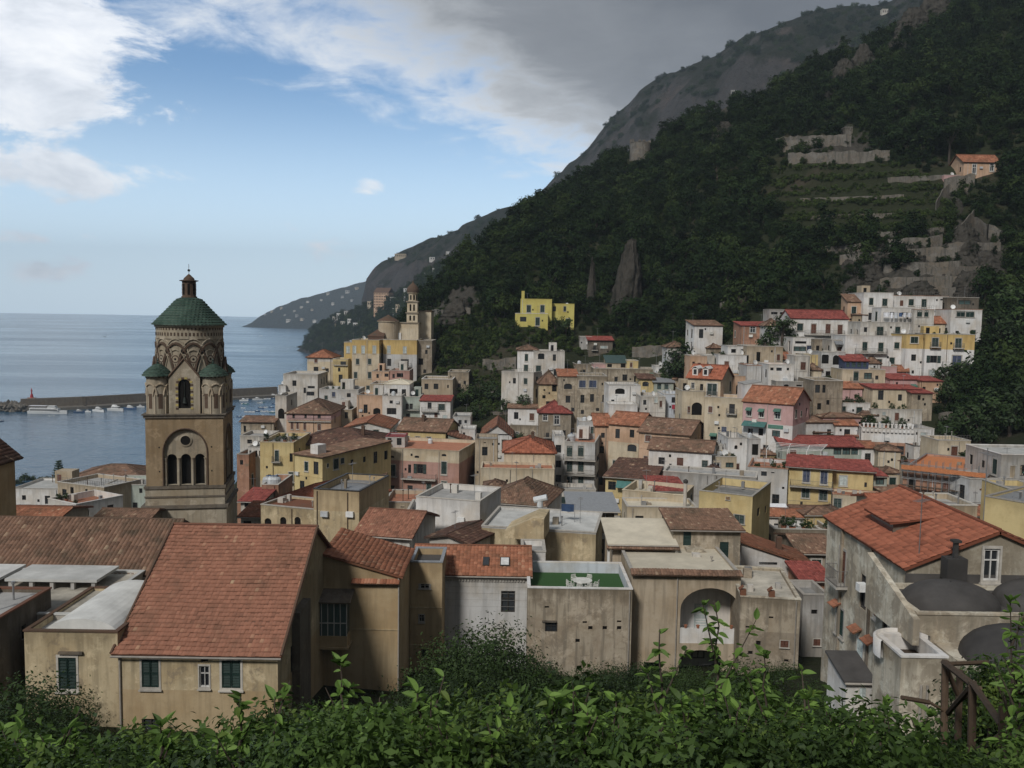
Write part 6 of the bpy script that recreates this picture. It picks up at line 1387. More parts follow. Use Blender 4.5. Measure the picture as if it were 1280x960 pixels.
# ================================================================== WALLS, RUINS AND VILLAS ON THE HILL
def wall_strip(label, pts, hpx, mat='rockgrey', th=.6, name='terrace_wall', jag=.25):
    """retaining wall whose foot follows the slope at the given pixels"""
    W_ = []
    for px, py in pts:
        p = hit(px, py)
        if p is not None: W_.append(p)
    if len(W_) < 2: return
    ds = sorted(p.y for p in W_); o = Vector(W_[len(W_)//2]); root = None; mb = MB(); n_ = 0; rnd = random.Random(label)
    dense = []
    for i in range(len(W_)-1):
        k = max(2, int((W_[i+1]-W_[i]).length/1.2))
        for q in range(k): dense.append(W_[i].lerp(W_[i+1], q/k))
    dense.append(W_[-1]); tops = [hpx*p.y/F*(1+rnd.uniform(-jag, jag)*.4) for p in dense]
    for i in range(len(dense)-1):
        a, b_ = dense[i]-o, dense[i+1]-o; za, zb_ = tops[i], tops[i+1]; t_ = Vector((0, th, 0)); Z = Vector((0, 0, 1))
        e = Vector((0, rnd.uniform(-.12, .12), 0)); a0, b0 = a-Z*2.5+e, b_-Z*2.5+e; a1, b1 = a+Z*za+e, b_+Z*zb_+e
        mb.quad(a0, b0, b1, a1); mb.quad(a1, b1, b1+t_, a1+t_); mb.quad(b0+t_, a0+t_, a1+t_, b1+t_); mb.quad(b0, b0+t_, b1+t_, b1); mb.quad(a0+t_, a0, a1, a1+t_)
    ob = mb.build(name, mat, None, False, o); tag(ob, label, 'wall', 'dry stone terrace walls'); return ob
for lb, pts, hp in [('pale upper terrace wall on the wooded slope below the ridge', [(970, 187), (1010, 186), (1064, 183)], 15), ('second terrace wall stepping below the pale upper one', [(985, 207), (1040, 206), (1112, 203)], 15),
    ('grey terrace wall joining the pink hillside villa', [(1110, 228), (1150, 226), (1182, 225)], 6), ('wall foot under the pink hillside villa', [(1180, 243), (1205, 240), (1218, 236)], 20),
    ('low terrace wall across the vegetable plots', [(1000, 252), (1060, 250), (1130, 247)], 4), ('crumbling terrace wall under the vegetable plots', [(1008, 274), (1060, 272), (1120, 270)], 4), ('long dark terrace wall above the white cluster', [(1012, 318), (1072, 313), (1076, 312)], 8),
    ('terrace wall with a ruined hut beside the rock face', [(1050, 332), (1100, 328), (1122, 326)], 14), ('square-buttressed terrace wall across the rock face', [(1122, 328), (1160, 326), (1196, 325)], 16), ('upper rock face terrace wall', [(1110, 312), (1160, 308), (1178, 306)], 12),
    ('lower rock face terrace wall with buttresses', [(1150, 347), (1195, 345), (1232, 344)], 12), ('long retaining wall behind the white cluster', [(1152, 374), (1200, 372), (1240, 372)], 13), ('sloping ruined wall with small arches on the rock face', [(1212, 285), (1235, 300), (1256, 306)], 18),
    ('pale stair wall climbing to the pink villa', [(1170, 265), (1178, 250), (1190, 238)], 12), ('wall at the hillside path by the pink villa stair', [(1188, 300), (1205, 288), (1218, 272)], 10),
    ('church garden wall among the lemon trees', [(540, 397), (565, 397), (588, 395)], 10), ('low church garden wall under the first one', [(542, 404), (560, 404), (572, 403)], 5), ('lemon pergola wall beside the white villa', [(603, 463), (620, 463), (645, 461)], 14),
    ('terrace wall in the green gully', [(590, 494), (615, 493), (640, 492)], 4), ('lower terrace wall in the green gully', [(590, 520), (612, 519), (636, 518)], 4), ('terrace wall above the glass-roofed shed', [(790, 446), (830, 443), (865, 442)], 12), ('broad terrace wall under the dark wood', [(900, 392), (920, 388), (935, 384)], 14),
    ('upper stone terrace wall over the rock face', [(1085, 300), (1130, 297), (1180, 292)], 9), ('stone terrace wall low on the rock face', [(1100, 360), (1150, 358), (1215, 357)], 12), ('tall stone terrace wall in the middle of the rock face', [(1105, 342), (1150, 340), (1200, 338)], 12), ('stone wall under the ruined arches', [(1185, 318), (1215, 316), (1250, 318)], 14), ('wall of the bare terraces beside the battlemented house', [(1175, 532), (1225, 528), (1280, 524)], 16), ('upper wall of the bare terraces beside the battlemented house', [(1200, 498), (1240, 494), (1285, 490)], 8)]:
    wall_strip(lb, pts, hp)
def on_hill(label, px0, px1, py_base, h_px, wall, roof, rh, dep, wins='', **kw):
    p = hit((px0+px1)/2, py_base); d = p.y if p else 300
    return H(label, px0, px1, py_base-h_px, d, wall, roof, (py_base-h_px-rh) if roof != 'flat' else None, dep=dep, wins=wins, base=py_base+6, ant=False, **kw)
on_hill('pink villa with a terracotta roof high on the wooded slope', 1205, 1251, 221, 19, 'peach', 'gx', 8, 8, '1218,211,5,12,o;1240,209,5,10,o', rc='tile_orange')
on_hill('pink balustraded terrace of the hillside villa', 1180, 1205, 227, 8, 'rose', 'flat', 0, 5)
on_hill('tiny grey hut on the upper terrace wall', 1056, 1066, 170, 11, 'rockgrey', 'flat', 0, 4)
p = hit(800, 197); p.z += 1.0; t = empty('watchtower_ruin', p); tag(t, 'round ruined watchtower on the wooded ridge', 'tower ruin'); k = p.y/F
mb = MB(); r_ = 12.5*k; mb.lathe([(r_*1.05, -6), (r_, 14*k), (r_*.85, 14*k), (r_*.85, 8*k), (0.01, 8*k)], 20); mb.build('tower_wall', 'rockgrey', t)
mb = MB()
for a in range(14):
    an = 2*math.pi*a/14
    if a % 3: mb.box(math.cos(an)*r_*.92-.5, math.sin(an)*r_*.92-.5, 14*k-.05, math.cos(an)*r_*.92+.5, math.sin(an)*r_*.92+.5, 14*k+random.uniform(.3, 1.4))
mb.build('broken_parapet', 'rockgrey', t)
# small houses far along the coast
def far_house(bvh, px, py, wpx, hpx, mat, label, group, roof='flat', k=0):
    p = hit(px, py, bvh)
    if p is None: return
    s_ = p.y/F; t = empty('far_house', p, random.uniform(-.4, .4)); tag(t, label, 'house', group); w_, h_ = wpx*s_, hpx*s_; d_ = w_*.8; mb = MB(); mb.box(-w_/2, -d_/2, -h_, w_/2, d_/2, h_); mb.build('wall', mat, t)
    r_ = MB()
    if roof == 'flat': r_.box(-w_/2-.3, -d_/2-.3, h_, w_/2+.3, d_/2+.3, h_+.5)
    else: r_.slab([(-w_/2-.4, -d_/2-.4, h_), (w_/2+.4, -d_/2-.4, h_), (w_/2+.4, 0, h_*1.3), (-w_/2-.4, 0, h_*1.3)], .2); r_.slab([(w_/2+.4, d_/2+.4, h_), (-w_/2-.4, d_/2+.4, h_), (-w_/2-.4, 0, h_*1.3), (w_/2+.4, 0, h_*1.3)], .2)
    r_.build('roof', mat if roof == 'flat' else 'tile_brown', t); n = max(2, int(wpx/2.2)); rows = max(1, int(hpx/3))
    for j in range(rows):
        for i in range(n):
            g = MB(); ww = w_/n*.22; g.box(-ww, -.15, -h_/rows*.24, ww, .1, h_/rows*.24); o = g.build('window', 'darkhole', t); o.location = (-w_/2+w_*(i+.5)/n, -d_/2, h_*(j+.5)/rows)
for px, py, wp, hp in [(361, 402, 9, 4), (371, 396, 6, 4), (378, 400, 8, 3), (368, 390, 5, 3), (377, 385, 6, 3), (394, 402, 8, 3), (352, 386, 5, 3), (340, 390, 5, 2.5), (332, 394, 4, 2), (345, 381, 4, 2.5), (385, 378, 6, 2.5), (410, 368, 6, 3), (435, 366, 9, 4), (446, 361, 7, 3), (428, 372, 6, 3), (440, 376, 5, 2.5), (402, 376, 5, 2.5), (416, 380, 6, 2.5), (390, 388, 5, 2.5), (356, 395, 4, 2.5)]:
    far_house(b_far, px, py, wp*.6, hp*.7, random.choice(['offwhite', 'beige', 'grey']), 'tiny pale house on the hazy far headland', 'white houses on the far headland')
for px, py, wp, hp, m_ in [(419, 400, 6, 4, 'offwhite'), (426, 397, 8, 5, 'white'), (434, 394, 7, 5, 'offwhite'), (440, 403, 9, 4, 'white'), (430, 406, 7, 4, 'offwhite'), (445, 408, 6, 4, 'white'), (421, 408, 5, 3, 'beige'), (436, 388, 6, 3, 'white')]:
    far_house(b_cape, px, py, wp, hp, m_, 'small white house on the dark wooded cape', 'white houses on the cape')
far_house(b_cape, 480, 386, 20, 20, 'peach', 'tall pink hotel on the slope behind the church', None, 'gx')
for px, py, wp, hp, m_ in [(509, 370, 8, 9, 'white'), (530, 376, 9, 8, 'white'), (541, 366, 9, 7, 'offwhite'), (513, 352, 11, 6, 'white'), (535, 347, 8, 5, 'white'), (545, 341, 9, 5, 'white'), (502, 386, 12, 5, 'beige'), (492, 378, 7, 6, 'offwhite'), (463, 382, 6, 5, 'beige'), (526, 366, 6, 5, 'white'), (496, 390, 8, 4, 'white'), (518, 360, 6, 5, 'offwhite')]:
    far_house(b_cape, px, py, wp, hp, m_, 'pale house on the slope behind the church belfry', 'houses behind the church')
for px, py, wp, hp, m_ in [(501, 322, 14, 4, 'beige'), (873, 150, 9, 3, 'grey'), (917, 118, 6, 4, 'grey'), (1105, 18, 7, 5, 'offwhite'), (640, 262, 5, 3, 'beige'), (560, 318, 5, 3, 'white'), (590, 306, 6, 3, 'offwhite'), (540, 325, 6, 3, 'white')]:
    far_house(b_mt, px, py, wp, hp, m_, 'lone building high on the grey mountain', 'buildings on the mountain')

def crag(label, px, py, wpx, hpx, seed, lean=0.0, sharp=.7):
    p = hit(px, py)
    if p is None: return
    k = p.y/F; w_, h_ = wpx*k/2, hpx*k; n, m = 52, 36; V = []; rg_ = lambda *a: 1-abs(fbm(*a))*2
    for j in range(m+1):
        t_ = j/m; led = math.floor(t_*7+.5*fbm(seed, t_*3))/7; tt = t_*.45+led*.55; rr = max(0.0, 1-min(1, tt)**1.7)**sharp if j < m else 0.0
        for i in range(n):
            a = 2*math.pi*i/n; c, s_ = math.cos(a), math.sin(a)
            gul = rg_(c*1.6, s_*1.6, seed)*.30+rg_(c*4.5, s_*4.5, seed+t_*1.2)*.22+fbm(c*9, s_*9, seed+t_*6)*.22+fbm(c*20, s_*20, seed+t_*16)*.10-.2
            r_ = w_*rr*max(.15, 1+gul); V.append((c*r_+lean*h_*t_, s_*r_*.85, -4+(h_+4)*t_+fbm(c*3, s_*3, seed+4)*h_*.22*t_+fbm(c*12, s_*12, seed+t_*9)*.5))
    Fq = [(j*n+i, j*n+(i+1) % n, (j+1)*n+(i+1) % n, (j+1)*n+i) for j in range(m) for i in range(n)]
    o = np_mesh('rock_crag', np.array(V), np.array(Fq), None, 'hillside', None, False, {'rock': np.ones(len(V))*.75}); o.location = p; tag(o, label, 'rock', 'crags of the slope'); return o
crag('tall pale rock pillar standing out of the dark wood', 782, 386, 32, 78, 1, .06, .55); crag('narrow mossy rock pillar beside the tall one', 738, 388, 12, 55, 5, .02, .6)
for k, (px, py, w_, h_) in enumerate([(1085, 345, 46, 30), (1105, 322, 40, 26), (1140, 316, 36, 20), (1170, 300, 34, 24), (1205, 300, 40, 44), (1232, 330, 40, 36), (1210, 352, 50, 28), (1150, 362, 60, 22), (1090, 368, 50, 22), (1250, 352, 34, 34), (1195, 262, 22, 30), (1060, 335, 30, 22), (1180, 338, 40, 18), (1245, 300, 26, 22)]):
    crag('grey limestone crag on the terraced slope above the white cluster', px, py, w_*.9, h_*.42, 20+k*3, 0, .6)
for k, (px, py, w_, h_) in enumerate([(1055, 105, 30, 40), (1078, 90, 26, 44), (1140, 45, 34, 44), (1170, 25, 40, 46), (1040, 125, 24, 20), (575, 392, 40, 26), (905, 165, 30, 16), (1120, 65, 26, 24)]):
    crag('weathered rock outcrop breaking through the woods', px, py, w_*1.1, h_*.7, 90+k*3, 0, .6)
# ================================================================== VEGETATION
def leaf_cloud(n, shape, size, seed, tintz=.5, flat=.0):
    """n small leaf faces spread in clumps through a crown volume (numpy): returns verts, quads, tint"""
    rg = np.random.RandomState(seed); nc = max(6, n//38)
    cl = []
    while len(cl) < nc:
        p = rg.uniform(-1, 1, 3); r_ = np.linalg.norm(p)
        if r_ < 1 and r_ > .35: cl.append(p)
    cl = np.array(cl)*np.array(shape); idx = rg.randint(0, nc, n); rad = np.array(shape).mean()*.30
    pos = cl[idx]+rg.normal(0, 1, (n, 3))*rad*.55*np.array([1, 1, .75])
    nrm = pos/np.array(shape); nrm /= np.linalg.norm(nrm, axis=1)[:, None]+1e-6; nrm = nrm+rg.normal(0, .65, (n, 3)); nrm[:, 2] += .35; nrm /= np.linalg.norm(nrm, axis=1)[:, None]
    t1 = np.cross(nrm, rg.normal(0, 1, (n, 3))); t1 /= np.linalg.norm(t1, axis=1)[:, None]; t2 = np.cross(nrm, t1)
    s_ = size*rg.uniform(.6, 1.35, n)[:, None]
    V = np.stack([pos-t1*s_, pos-t2*s_*.46+nrm*s_*.15, pos+t1*s_, pos+t2*s_*.46+nrm*s_*.15], 1).reshape(-1, 3)
    ct = rg.uniform(0, 1, nc); tint = np.clip(ct[idx]*.5+rg.uniform(0, .5, n), 0, 1)
    return V, np.arange(n*4).reshape(-1, 4), np.repeat(tint, 4)
def crown_mesh(name, n, shape, size, seed, mat):
    V, Fq, t_ = leaf_cloud(n, shape, size, seed); V = V+np.array([0, 0, 0])
    o = np_mesh(name, V, Fq, t_, mat); me = o.data; bpy.data.objects.remove(o); return me
CR = [crown_mesh('crown_%d' % i, 1100, [(2.6, 2.6, 2.2), (2.2, 2.4, 2.9), (3.2, 2.8, 1.7), (1.9, 1.9, 2.3), (1.3, 1.3, 3.4)][i], .27, 100+i, 'leaf_hill') for i in range(5)]
CRT = [crown_mesh('terrace_%d' % i, 420, (1.7, 1.7, .9), .24, 200+i, 'leaf_terrace') for i in range(3)]
CRP = crown_mesh('pine_crown', 1800, (6.5, 5.5, 1.6), .42, 300, 'leaf_hill')
CRC = [crown_mesh('town_crown_%d' % i, 900, (1.7, 1.7, 1.5), .20, 320+i, 'leaf_dark') for i in range(3)]
def trunk_mesh(h_, r_, seed):
    mb = MB(); rd = random.Random(seed); mb.tube([(0, 0, -1.0), (rd.uniform(-.1, .1), rd.uniform(-.1, .1), h_*.5), (rd.uniform(-.2, .2), rd.uniform(-.2, .2), h_)], [r_, r_*.75, r_*.5], 7)
    for k in range(4):
        a = rd.uniform(0, 6.28); mb.tube([(0, 0, h_*.6), (math.cos(a)*h_*.3, math.sin(a)*h_*.3, h_*1.15)], [r_*.45, r_*.15], 5)
    return me_of(mb, 'trunk', ['bark'])
TR = [trunk_mesh(2.2, .2, k) for k in range(3)]
def tree(label, p, sc, crown, lift, group, tr=None, name='tree', cat='tree', zs=1.0):
    t = empty(name, p, random.uniform(0, 6.28)); t.scale = (sc, sc, sc*zs); tag(t, label, cat, group)
    o = bpy.data.objects.new('crown', crown); COL.objects.link(o); o.parent = t; o.location = (0, 0, lift)
    o = bpy.data.objects.new('trunk', tr or random.choice(TR)); COL.objects.link(o); o.parent = t; return t
# town footprints, so that nothing grows through a house
FOOT = []
for h in ALLH:
    cs = [h.A, h.A+h.ex*h.W, h.A+h.ex*h.W+h.ey*h.D, h.A+h.ey*h.D]; FOOT.append(([(c.x, c.y) for c in cs], h.A.x+h.W/2*h.ex.x, h.A.y+h.W/2*h.ex.y))
def in_house(x, y, m=2.0):
    for pl, cx, cy in FOOT:
        if abs(x-cx) < 26 and abs(y-cy) < 26:
            if inpoly(x, y, pl): return True
            for (ax, ay), (bx, by) in zip(pl, pl[1:]+pl[:1]):
                L2 = (bx-ax)**2+(by-ay)**2; t_ = max(0, min(1, ((x-ax)*(bx-ax)+(y-ay)*(by-ay))/L2)); 
                if (x-ax-t_*(bx-ax))**2+(y-ay-t_*(by-ay))**2 < m*m: return True
    return False
TERR = [(958, 208), (1118, 206), (1185, 232), (1185, 292), (1100, 300), (1000, 296), (960, 250)]
GARD = [(538, 392), (560, 385), (640, 402), (690, 405), (760, 425), (860, 425), (900, 410), (930, 395), (930, 410), (880, 446), (742, 446), (708, 440), (650, 432), (646, 470), (628, 490), (655, 500), (650, 540), (600, 545), (588, 520), (590, 470), (545, 470)]
# upper edge of the town in the photo: trees only above it
EDGE = [(330, 500), (440, 445), (540, 405), (545, 462), (580, 470), (600, 462), (640, 430), (720, 425), (760, 440), (860, 440), (900, 430), (930, 402), (960, 384), (1000, 386), (1060, 388), (1080, 366), (1150, 362), (1240, 366), (1242, 480), (1170, 480), (1175, 535), (1280, 560), (1420, 560)]
def edge_y(px):
    best = None
    for (ax, ay), (bx, by) in zip(EDGE, EDGE[1:]):
        if min(ax, bx) <= px <= max(ax, bx) and ax != bx:
            y = ay+(by-ay)*(px-ax)/(bx-ax); best = y if best is None else max(best, y)
    return best if best is not None else 470
rg = np.random.RandomState(5); pts_f, pts_t = [], []
cell = 3.0
for gx in np.arange(-60, 300, cell):
    for gy in np.arange(150, 470, cell):
        x, y = gx+rg.uniform(-1.6, 1.6), gy+rg.uniform(-1.6, 1.6)
        if x > y*.72 or x < -y*.42: continue
        z = gz_at(x, y)
        if z < 4: continue
        px, py = proj((x, y, z))
        if py > edge_y(px) or px < 430: continue
        if any(inpoly(px, py, r_) for r_ in ROCKS) and rg.rand() < .84: continue
        if in_house(x, y, 2.6): continue
        terr = inpoly(px, py, TERR) or inpoly(px, py, GARD)
        if terr:
            if int(z/2.2) % 2 == 0 or rg.rand() < .25: pts_t.append((x, y, z, rg.uniform(.5, 1.05)))
        elif (780 < px < 822 and 168 < py < 215) or (1172 < px < 1256 and 196 < py < 250): pass
        elif rg.rand() < .82:
            pts_f.append((x, y, z, (.5+1.35*rg.rand()**2.2)))
for gx in np.arange(-60, 250, 1.5):
    for gy in np.arange(150, 330, 1.5):
        x, y = gx+rg.uniform(-.8, .8), gy+rg.uniform(-.8, .8)
        if x > y*.6 or x < -y*.25: continue
        z = gz_at(x, y); px, py = proj((x, y, z))
        g1 = inpoly(px, py, GARD)
        if not g1 and not (inpoly(px, py, TERR) and int(z/2.2) % 2 == 0): continue
        if in_house(x, y, 1.3): continue
        pts_t.append((x, y, z, rg.uniform(.35, .85)))
for gx in np.arange(-60, 300, 2.4):
    for gy in np.arange(150, 460, 2.4):
        x, y = gx+rg.uniform(-1.2, 1.2), gy+rg.uniform(-1.2, 1.2)
        if x > y*.70 or x < -y*.30: continue
        z = gz_at(x, y); px, py = proj((x, y, z))
        if z < 4 or px < 430 or py > edge_y(px)+6 or inpoly(px, py, TERR): continue
        if (any(inpoly(px, py, r_) for r_ in ROCKS) and rg.rand() < .7) or in_house(x, y, 1.2): continue
        pts_f.append((x, y, z-.3, rg.uniform(.28, .55)))
pts_f.sort(key=lambda p: -p[3]/p[1])
for k, (x, y, z, s_) in enumerate(pts_f[:230]):
    tree('evergreen tree in the dense wood on the slope', (x, y, z), s_, CR[k % 5], 2.3, 'evergreens of the wooded slope', zs=random.uniform(.85, 1.25))
def scatter(name, label, pts, protos, lift):
    me = bpy.data.meshes.new(name); me.vertices.add(len(pts)); me.vertices.foreach_set('co', np.array([(p[0], p[1], p[2]+lift*p[3]) for p in pts], np.float32).ravel())
    me.attributes.new('sc', 'FLOAT', 'POINT').data.foreach_set('value', np.array([p[3] for p in pts], np.float32))
    me.attributes.new('rz', 'FLOAT', 'POINT').data.foreach_set('value', np.random.uniform(0, 6.28, len(pts)).astype(np.float32)); me.update()
    c = bpy.data.collections.new(name+'_kinds')
    for k, m_ in enumerate(protos): c.objects.link(bpy.data.objects.new(name+'_crown', m_))
    ng = bpy.data.node_groups.new(name, 'GeometryNodeTree'); ng.interface.new_socket('Geometry', in_out='INPUT', socket_type='NodeSocketGeometry'); ng.interface.new_socket('Geometry', in_out='OUTPUT', socket_type='NodeSocketGeometry')
    N = ng.nodes; gi, go = N.new('NodeGroupInput'), N.new('NodeGroupOutput'); ip = N.new('GeometryNodeInstanceOnPoints'); ci = N.new('GeometryNodeCollectionInfo'); ci.inputs['Collection'].default_value = c; ci.inputs['Separate Children'].default_value = True; ci.inputs['Reset Children'].default_value = True
    a1, a2 = N.new('GeometryNodeInputNamedAttribute'), N.new('GeometryNodeInputNamedAttribute'); a1.data_type = a2.data_type = 'FLOAT'; a1.inputs[0].default_value = 'sc'; a2.inputs[0].default_value = 'rz'; cx = N.new('ShaderNodeCombineXYZ')
    L = ng.links; L.new(gi.outputs[0], ip.inputs['Points']); L.new(ci.outputs[0], ip.inputs['Instance']); ip.inputs['Pick Instance'].default_value = True; L.new(a1.outputs[0], ip.inputs['Scale']); L.new(a2.outputs[0], cx.inputs[2]); L.new(cx.outputs[0], ip.inputs['Rotation']); L.new(ip.outputs[0], go.inputs[0])
    o = link(name, me); md = o.modifiers.new('scatter', 'NODES'); md.node_group = ng; tag(o, label, 'wood', kind='stuff'); return o
scatter('forest', 'dense dark evergreen wood covering the slope', pts_f[230:], CR, 2.2)
if pts_t: scatter('terrace_greenery', 'low green vines and vegetables on the hillside terraces', pts_t, CRT, .6)
# trees on the cape, mountain flank: low scrub as one mass
pts_c = []
for k in range(2600):
    px, py = rg.uniform(375, 600), rg.uniform(330, 440); p = hit(px, py, b_cape)
    if p is not None and p.z > 3: pts_c.append((p.x, p.y, p.z, rg.uniform(1.2, 2.6)))
scatter('cape_wood', 'dark scrub and pines covering the cape', pts_c, CR[:2], .8)
pts_m = []
for k in range(5000):
    px, py = rg.uniform(480, 1300), rg.uniform(-20, 330); p = hit(px, py, b_mt)
    if p is None: continue
    n_ = b_mt.find_nearest(p)[1]
    if n_ is not None and abs(n_.z) > .62: pts_m.append((p.x, p.y, p.z, rg.uniform(1.0, 2.6)))
if pts_m: scatter('mountain_scrub', 'dark scrub clinging to the mountain ledges', pts_m, CR[:2], .5)
# distinctive trees
p = hit(1186, 205); k = (p.y if p else 330)/F
if p: tree('umbrella pine with a broad flat crown above the terraces', p, 1.0, CRP, 9.5, None, trunk_mesh(9, .38, 9))
for px, py, sc in [(1262, 244, 1.2), (1268, 250, 1.6), (1280, 262, 1.7), (1240, 272, 1.0), (1222, 268, .9)]:
    p = hit(px, py)
    if p: tree('tree crowding round the pink hillside villa', p, sc, random.choice(CR), 2.2, 'trees by the pink villa')
for px, py, sc, d in [(958, 425, 1.5, 184), (978, 418, 1.9, 186), (1100, 365, .9, 200), (854, 478, 2.4, 188), (842, 470, 1.8, 191), (849, 462, 1.6, 195), (655, 487, 1.2, 199), (630, 487, 1.0, 200), (690, 478, .8, 199), (708, 405, 1.5, 229), (694, 404, 1.2, 227), (640, 412, 1.1, 226)]:
    p = P(px, py, d); p.z = gz_at(p.x, p.y); tree('leafy garden tree growing between the old houses', p, sc, random.choice(CRC), 2.0, 'garden trees between the houses')
for px, py, d, sc in [(600, 500, 200, 1.3), (615, 508, 197, 1.5), (630, 498, 201, 1.4), (606, 520, 193, 1.4), (622, 526, 191, 1.6), (640, 516, 194, 1.2), (595, 532, 188, 1.2), (648, 530, 190, 1.1), (585, 478, 212, 1.6), (600, 474, 214, 1.5), (618, 482, 208, 1.5), (590, 508, 199, 1.2), (612, 540, 187, 1.0), (650, 505, 197, 1.0), (664, 500, 196, 1.0), (572, 462, 222, 1.3), (555, 478, 214, 1.2), (548, 470, 219, 1.3)]:
    p = P(px, py, d); p.z = gz_at(p.x, p.y)
    if not in_house(p.x, p.y, 1.0): tree('dark shrub on the terraces of the green gully', p, sc, random.choice(CRC), 1.6, 'shrubs of the green gully', name='shrub', cat='shrub')
for px, py, d, sc in [(1180, 482, 168, 1.6), (1200, 486, 168, 1.9), (1222, 482, 170, 1.9), (1245, 478, 172, 2.0), (1270, 470, 174, 2.2), (1186, 500, 163, 1.4), (1210, 545, 150, 2.0), (1240, 540, 152, 2.2), (1270, 545, 150, 2.2), (1190, 555, 148, 1.7), (1225, 560, 146, 1.6), (1262, 560, 146, 1.8), (1240, 510, 161, 1.4), (1275, 505, 162, 1.6), (1250, 440, 180, 2.2), (1275, 425, 184, 2.4), (1240, 420, 186, 2.0), (1255, 400, 192, 2.2), (1285, 395, 192, 2.4), (1210, 575, 132, 1.2), (1222, 577, 131, 1.0)]:
    p = P(px, py, d); p.z = gz_at(p.x, p.y)
    if not in_house(p.x, p.y, 1.0): tree('dark bushy tree on the bare terraces beside the white cluster', p, sc, random.choice(CRC), 1.8, 'bushy trees beside the white cluster')
# terrace pot plants on the roofs
def roof_plant(hs, n, seed, label, group, size=.5, yfrac=(.05, .3)):
    rd = random.Random(seed)
    for k in range(n):
        p = hs.A+hs.ex*hs.W*rd.uniform(.05, .95)+hs.ey*hs.D*rd.uniform(*yfrac); p.z = hs.zb+hs.Ht-.5
        t = empty('potted_shrub', p); s_ = size*rd.uniform(.6, 1.3); t.scale = (s_, s_, s_); tag(t, label, 'potted plant', group)
        o = bpy.data.objects.new('foliage', CRC[k % 3]); COL.objects.link(o); o.parent = t; o.location = (0, 0, 1.9); o.scale = (.62, .62, .7)
        o = bpy.data.objects.new('pot', POT); COL.objects.link(o); o.parent = t
_p = MB(); _p.lathe([(.01, 0), (.42, 0), (.6, .85), (.66, .85), (.66, 1.0), (.5, 1.0)], 10); POT = me_of(_p, 'pot', ['pot'])
byl = {h.label: h for h in ALLH}
for lb, n, sd, sz in [('white plant-covered house with green shutters and a long balcony', 9, 1, .6), ('pale garden house with a brown door behind the terrace plants', 5, 2, .5), ('red brick house with white battlement balustrade', 8, 3, .75), ('white house with a pot-lined roof terrace', 8, 4, .38), ('yellow palace with tall french windows beside the bell tower', 5, 5, .5),
                      ('white long house with a brown arched door beside the top cube', 4, 7, .4), ('tall house with yellow top storey and a blue door', 5, 8, .45), ('cream annex with balustrade terrace beside the long white house', 4, 9, .35), ('grey stone courtyard walls below the yellow balconies', 6, 10, .55), ('white balustraded roof terrace above the dormered house', 4, 11, .4), ('pale terrace house with a blue door among the church quarter roofs', 4, 12, .35), ('white house with a balustraded roof terrace and an arched side window', 4, 13, .4), ('low white garden wall house above the orange netting', 2, 14, .7)]:
    roof_plant(byl[lb], n, sd, 'potted shrub on the roof terrace of the '+' '.join(lb.split()[:7]), 'potted shrubs on '+lb[:24], sz)
# Norfolk pine by the beach
p = P(74, 596, 290); p.z = gz_at(p.x, p.y)-.3; t = empty('araucaria_tree', p); tag(t, 'dark tiered pine by the beach beyond the brown hipped roof', 'tree')
mb = MB(); mb.tube([(0, 0, -1), (0, 0, 9.4)], [.28, .05], 7); mb.build('trunk', 'bark', t)
V_, T_, fq = [], [], []
rg2 = np.random.RandomState(8)
for lv in range(11):
    z = 1.2+lv*.78; L = 3.6*(1-lv/12.5)
    for b_ in range(9):
        a = b_/9*6.283+lv*.5; nn = 46
        tt = rg2.uniform(.1, 1, nn); px_ = np.stack([np.cos(a)*L*tt+rg2.normal(0, .16, nn), np.sin(a)*L*tt+rg2.normal(0, .16, nn), z+tt*tt*.35+rg2.normal(0, .09, nn)], 1); V_.append(px_)
V_ = np.concatenate(V_); n_ = len(V_); dr = rg2.normal(0, 1, (n_, 3)); dr /= np.linalg.norm(dr, axis=1)[:, None]; d2 = np.cross(dr, rg2.normal(0, 1, (n_, 3))); d2 /= np.linalg.norm(d2, axis=1)[:, None]
q_ = np.stack([V_-dr*.2, V_-d2*.08, V_+dr*.2, V_+d2*.08], 1).reshape(-1, 3); np_mesh('crown', q_, np.arange(n_*4).reshape(-1, 4), np.repeat(rg2.uniform(0, 1, n_), 4), 'leaf_dark', t)
for k in range(16):
    px, py = 20+k*5.2, 597-rg.rand()*6; p = P(px, py, 285+rg.rand()*12); p.z = gz_at(p.x, p.y); tree('low dark shrub on the beach promenade', p, rg.uniform(.8, 1.5), CRC[k % 3], .9, 'shrubs along the beach promenade', name='shrub', cat='shrub')
# ---- gardens below the camera
BU = [crown_mesh('bush_%d' % i, 4200, (1.5, 1.5, 1.15), .055, 400+i, 'leaf_dark') for i in range(4)]
BN = [crown_mesh('hedge_%d' % i, 1650, (1.0, 1.0, .9), .068, 440+i, 'leaf_bush') for i in range(5)]
_st = MB(); _st.tube([(0, 0, -.8), (.05, 0, .8)], [.06, .03], 6)
for a in range(5): _st.tube([(0, 0, .1), (math.cos(a*1.25)*.6, math.sin(a*1.25)*.6, .9)], [.03, .01], 5)
STEM = me_of(_st, 'stem', ['bark'])
BD = [crown_mesh('under_%d' % i, 1900, (.95, .95, .85), .06, 470+i, 'leaf_dark') for i in range(3)]
def bush(p, sc, me, lift, label, group, zs=1.0):
    t = empty('bush', p, random.uniform(0, 6.28)); t.scale = (sc, sc, sc*zs); tag(t, label, 'bush', group)
    o = bpy.data.objects.new('foliage', me); COL.objects.link(o); o.parent = t; o.location = (0, 0, lift); o = bpy.data.objects.new('stem', STEM); COL.objects.link(o); o.parent = t; o.location = (0, 0, lift-.8)
rd = random.Random(21)
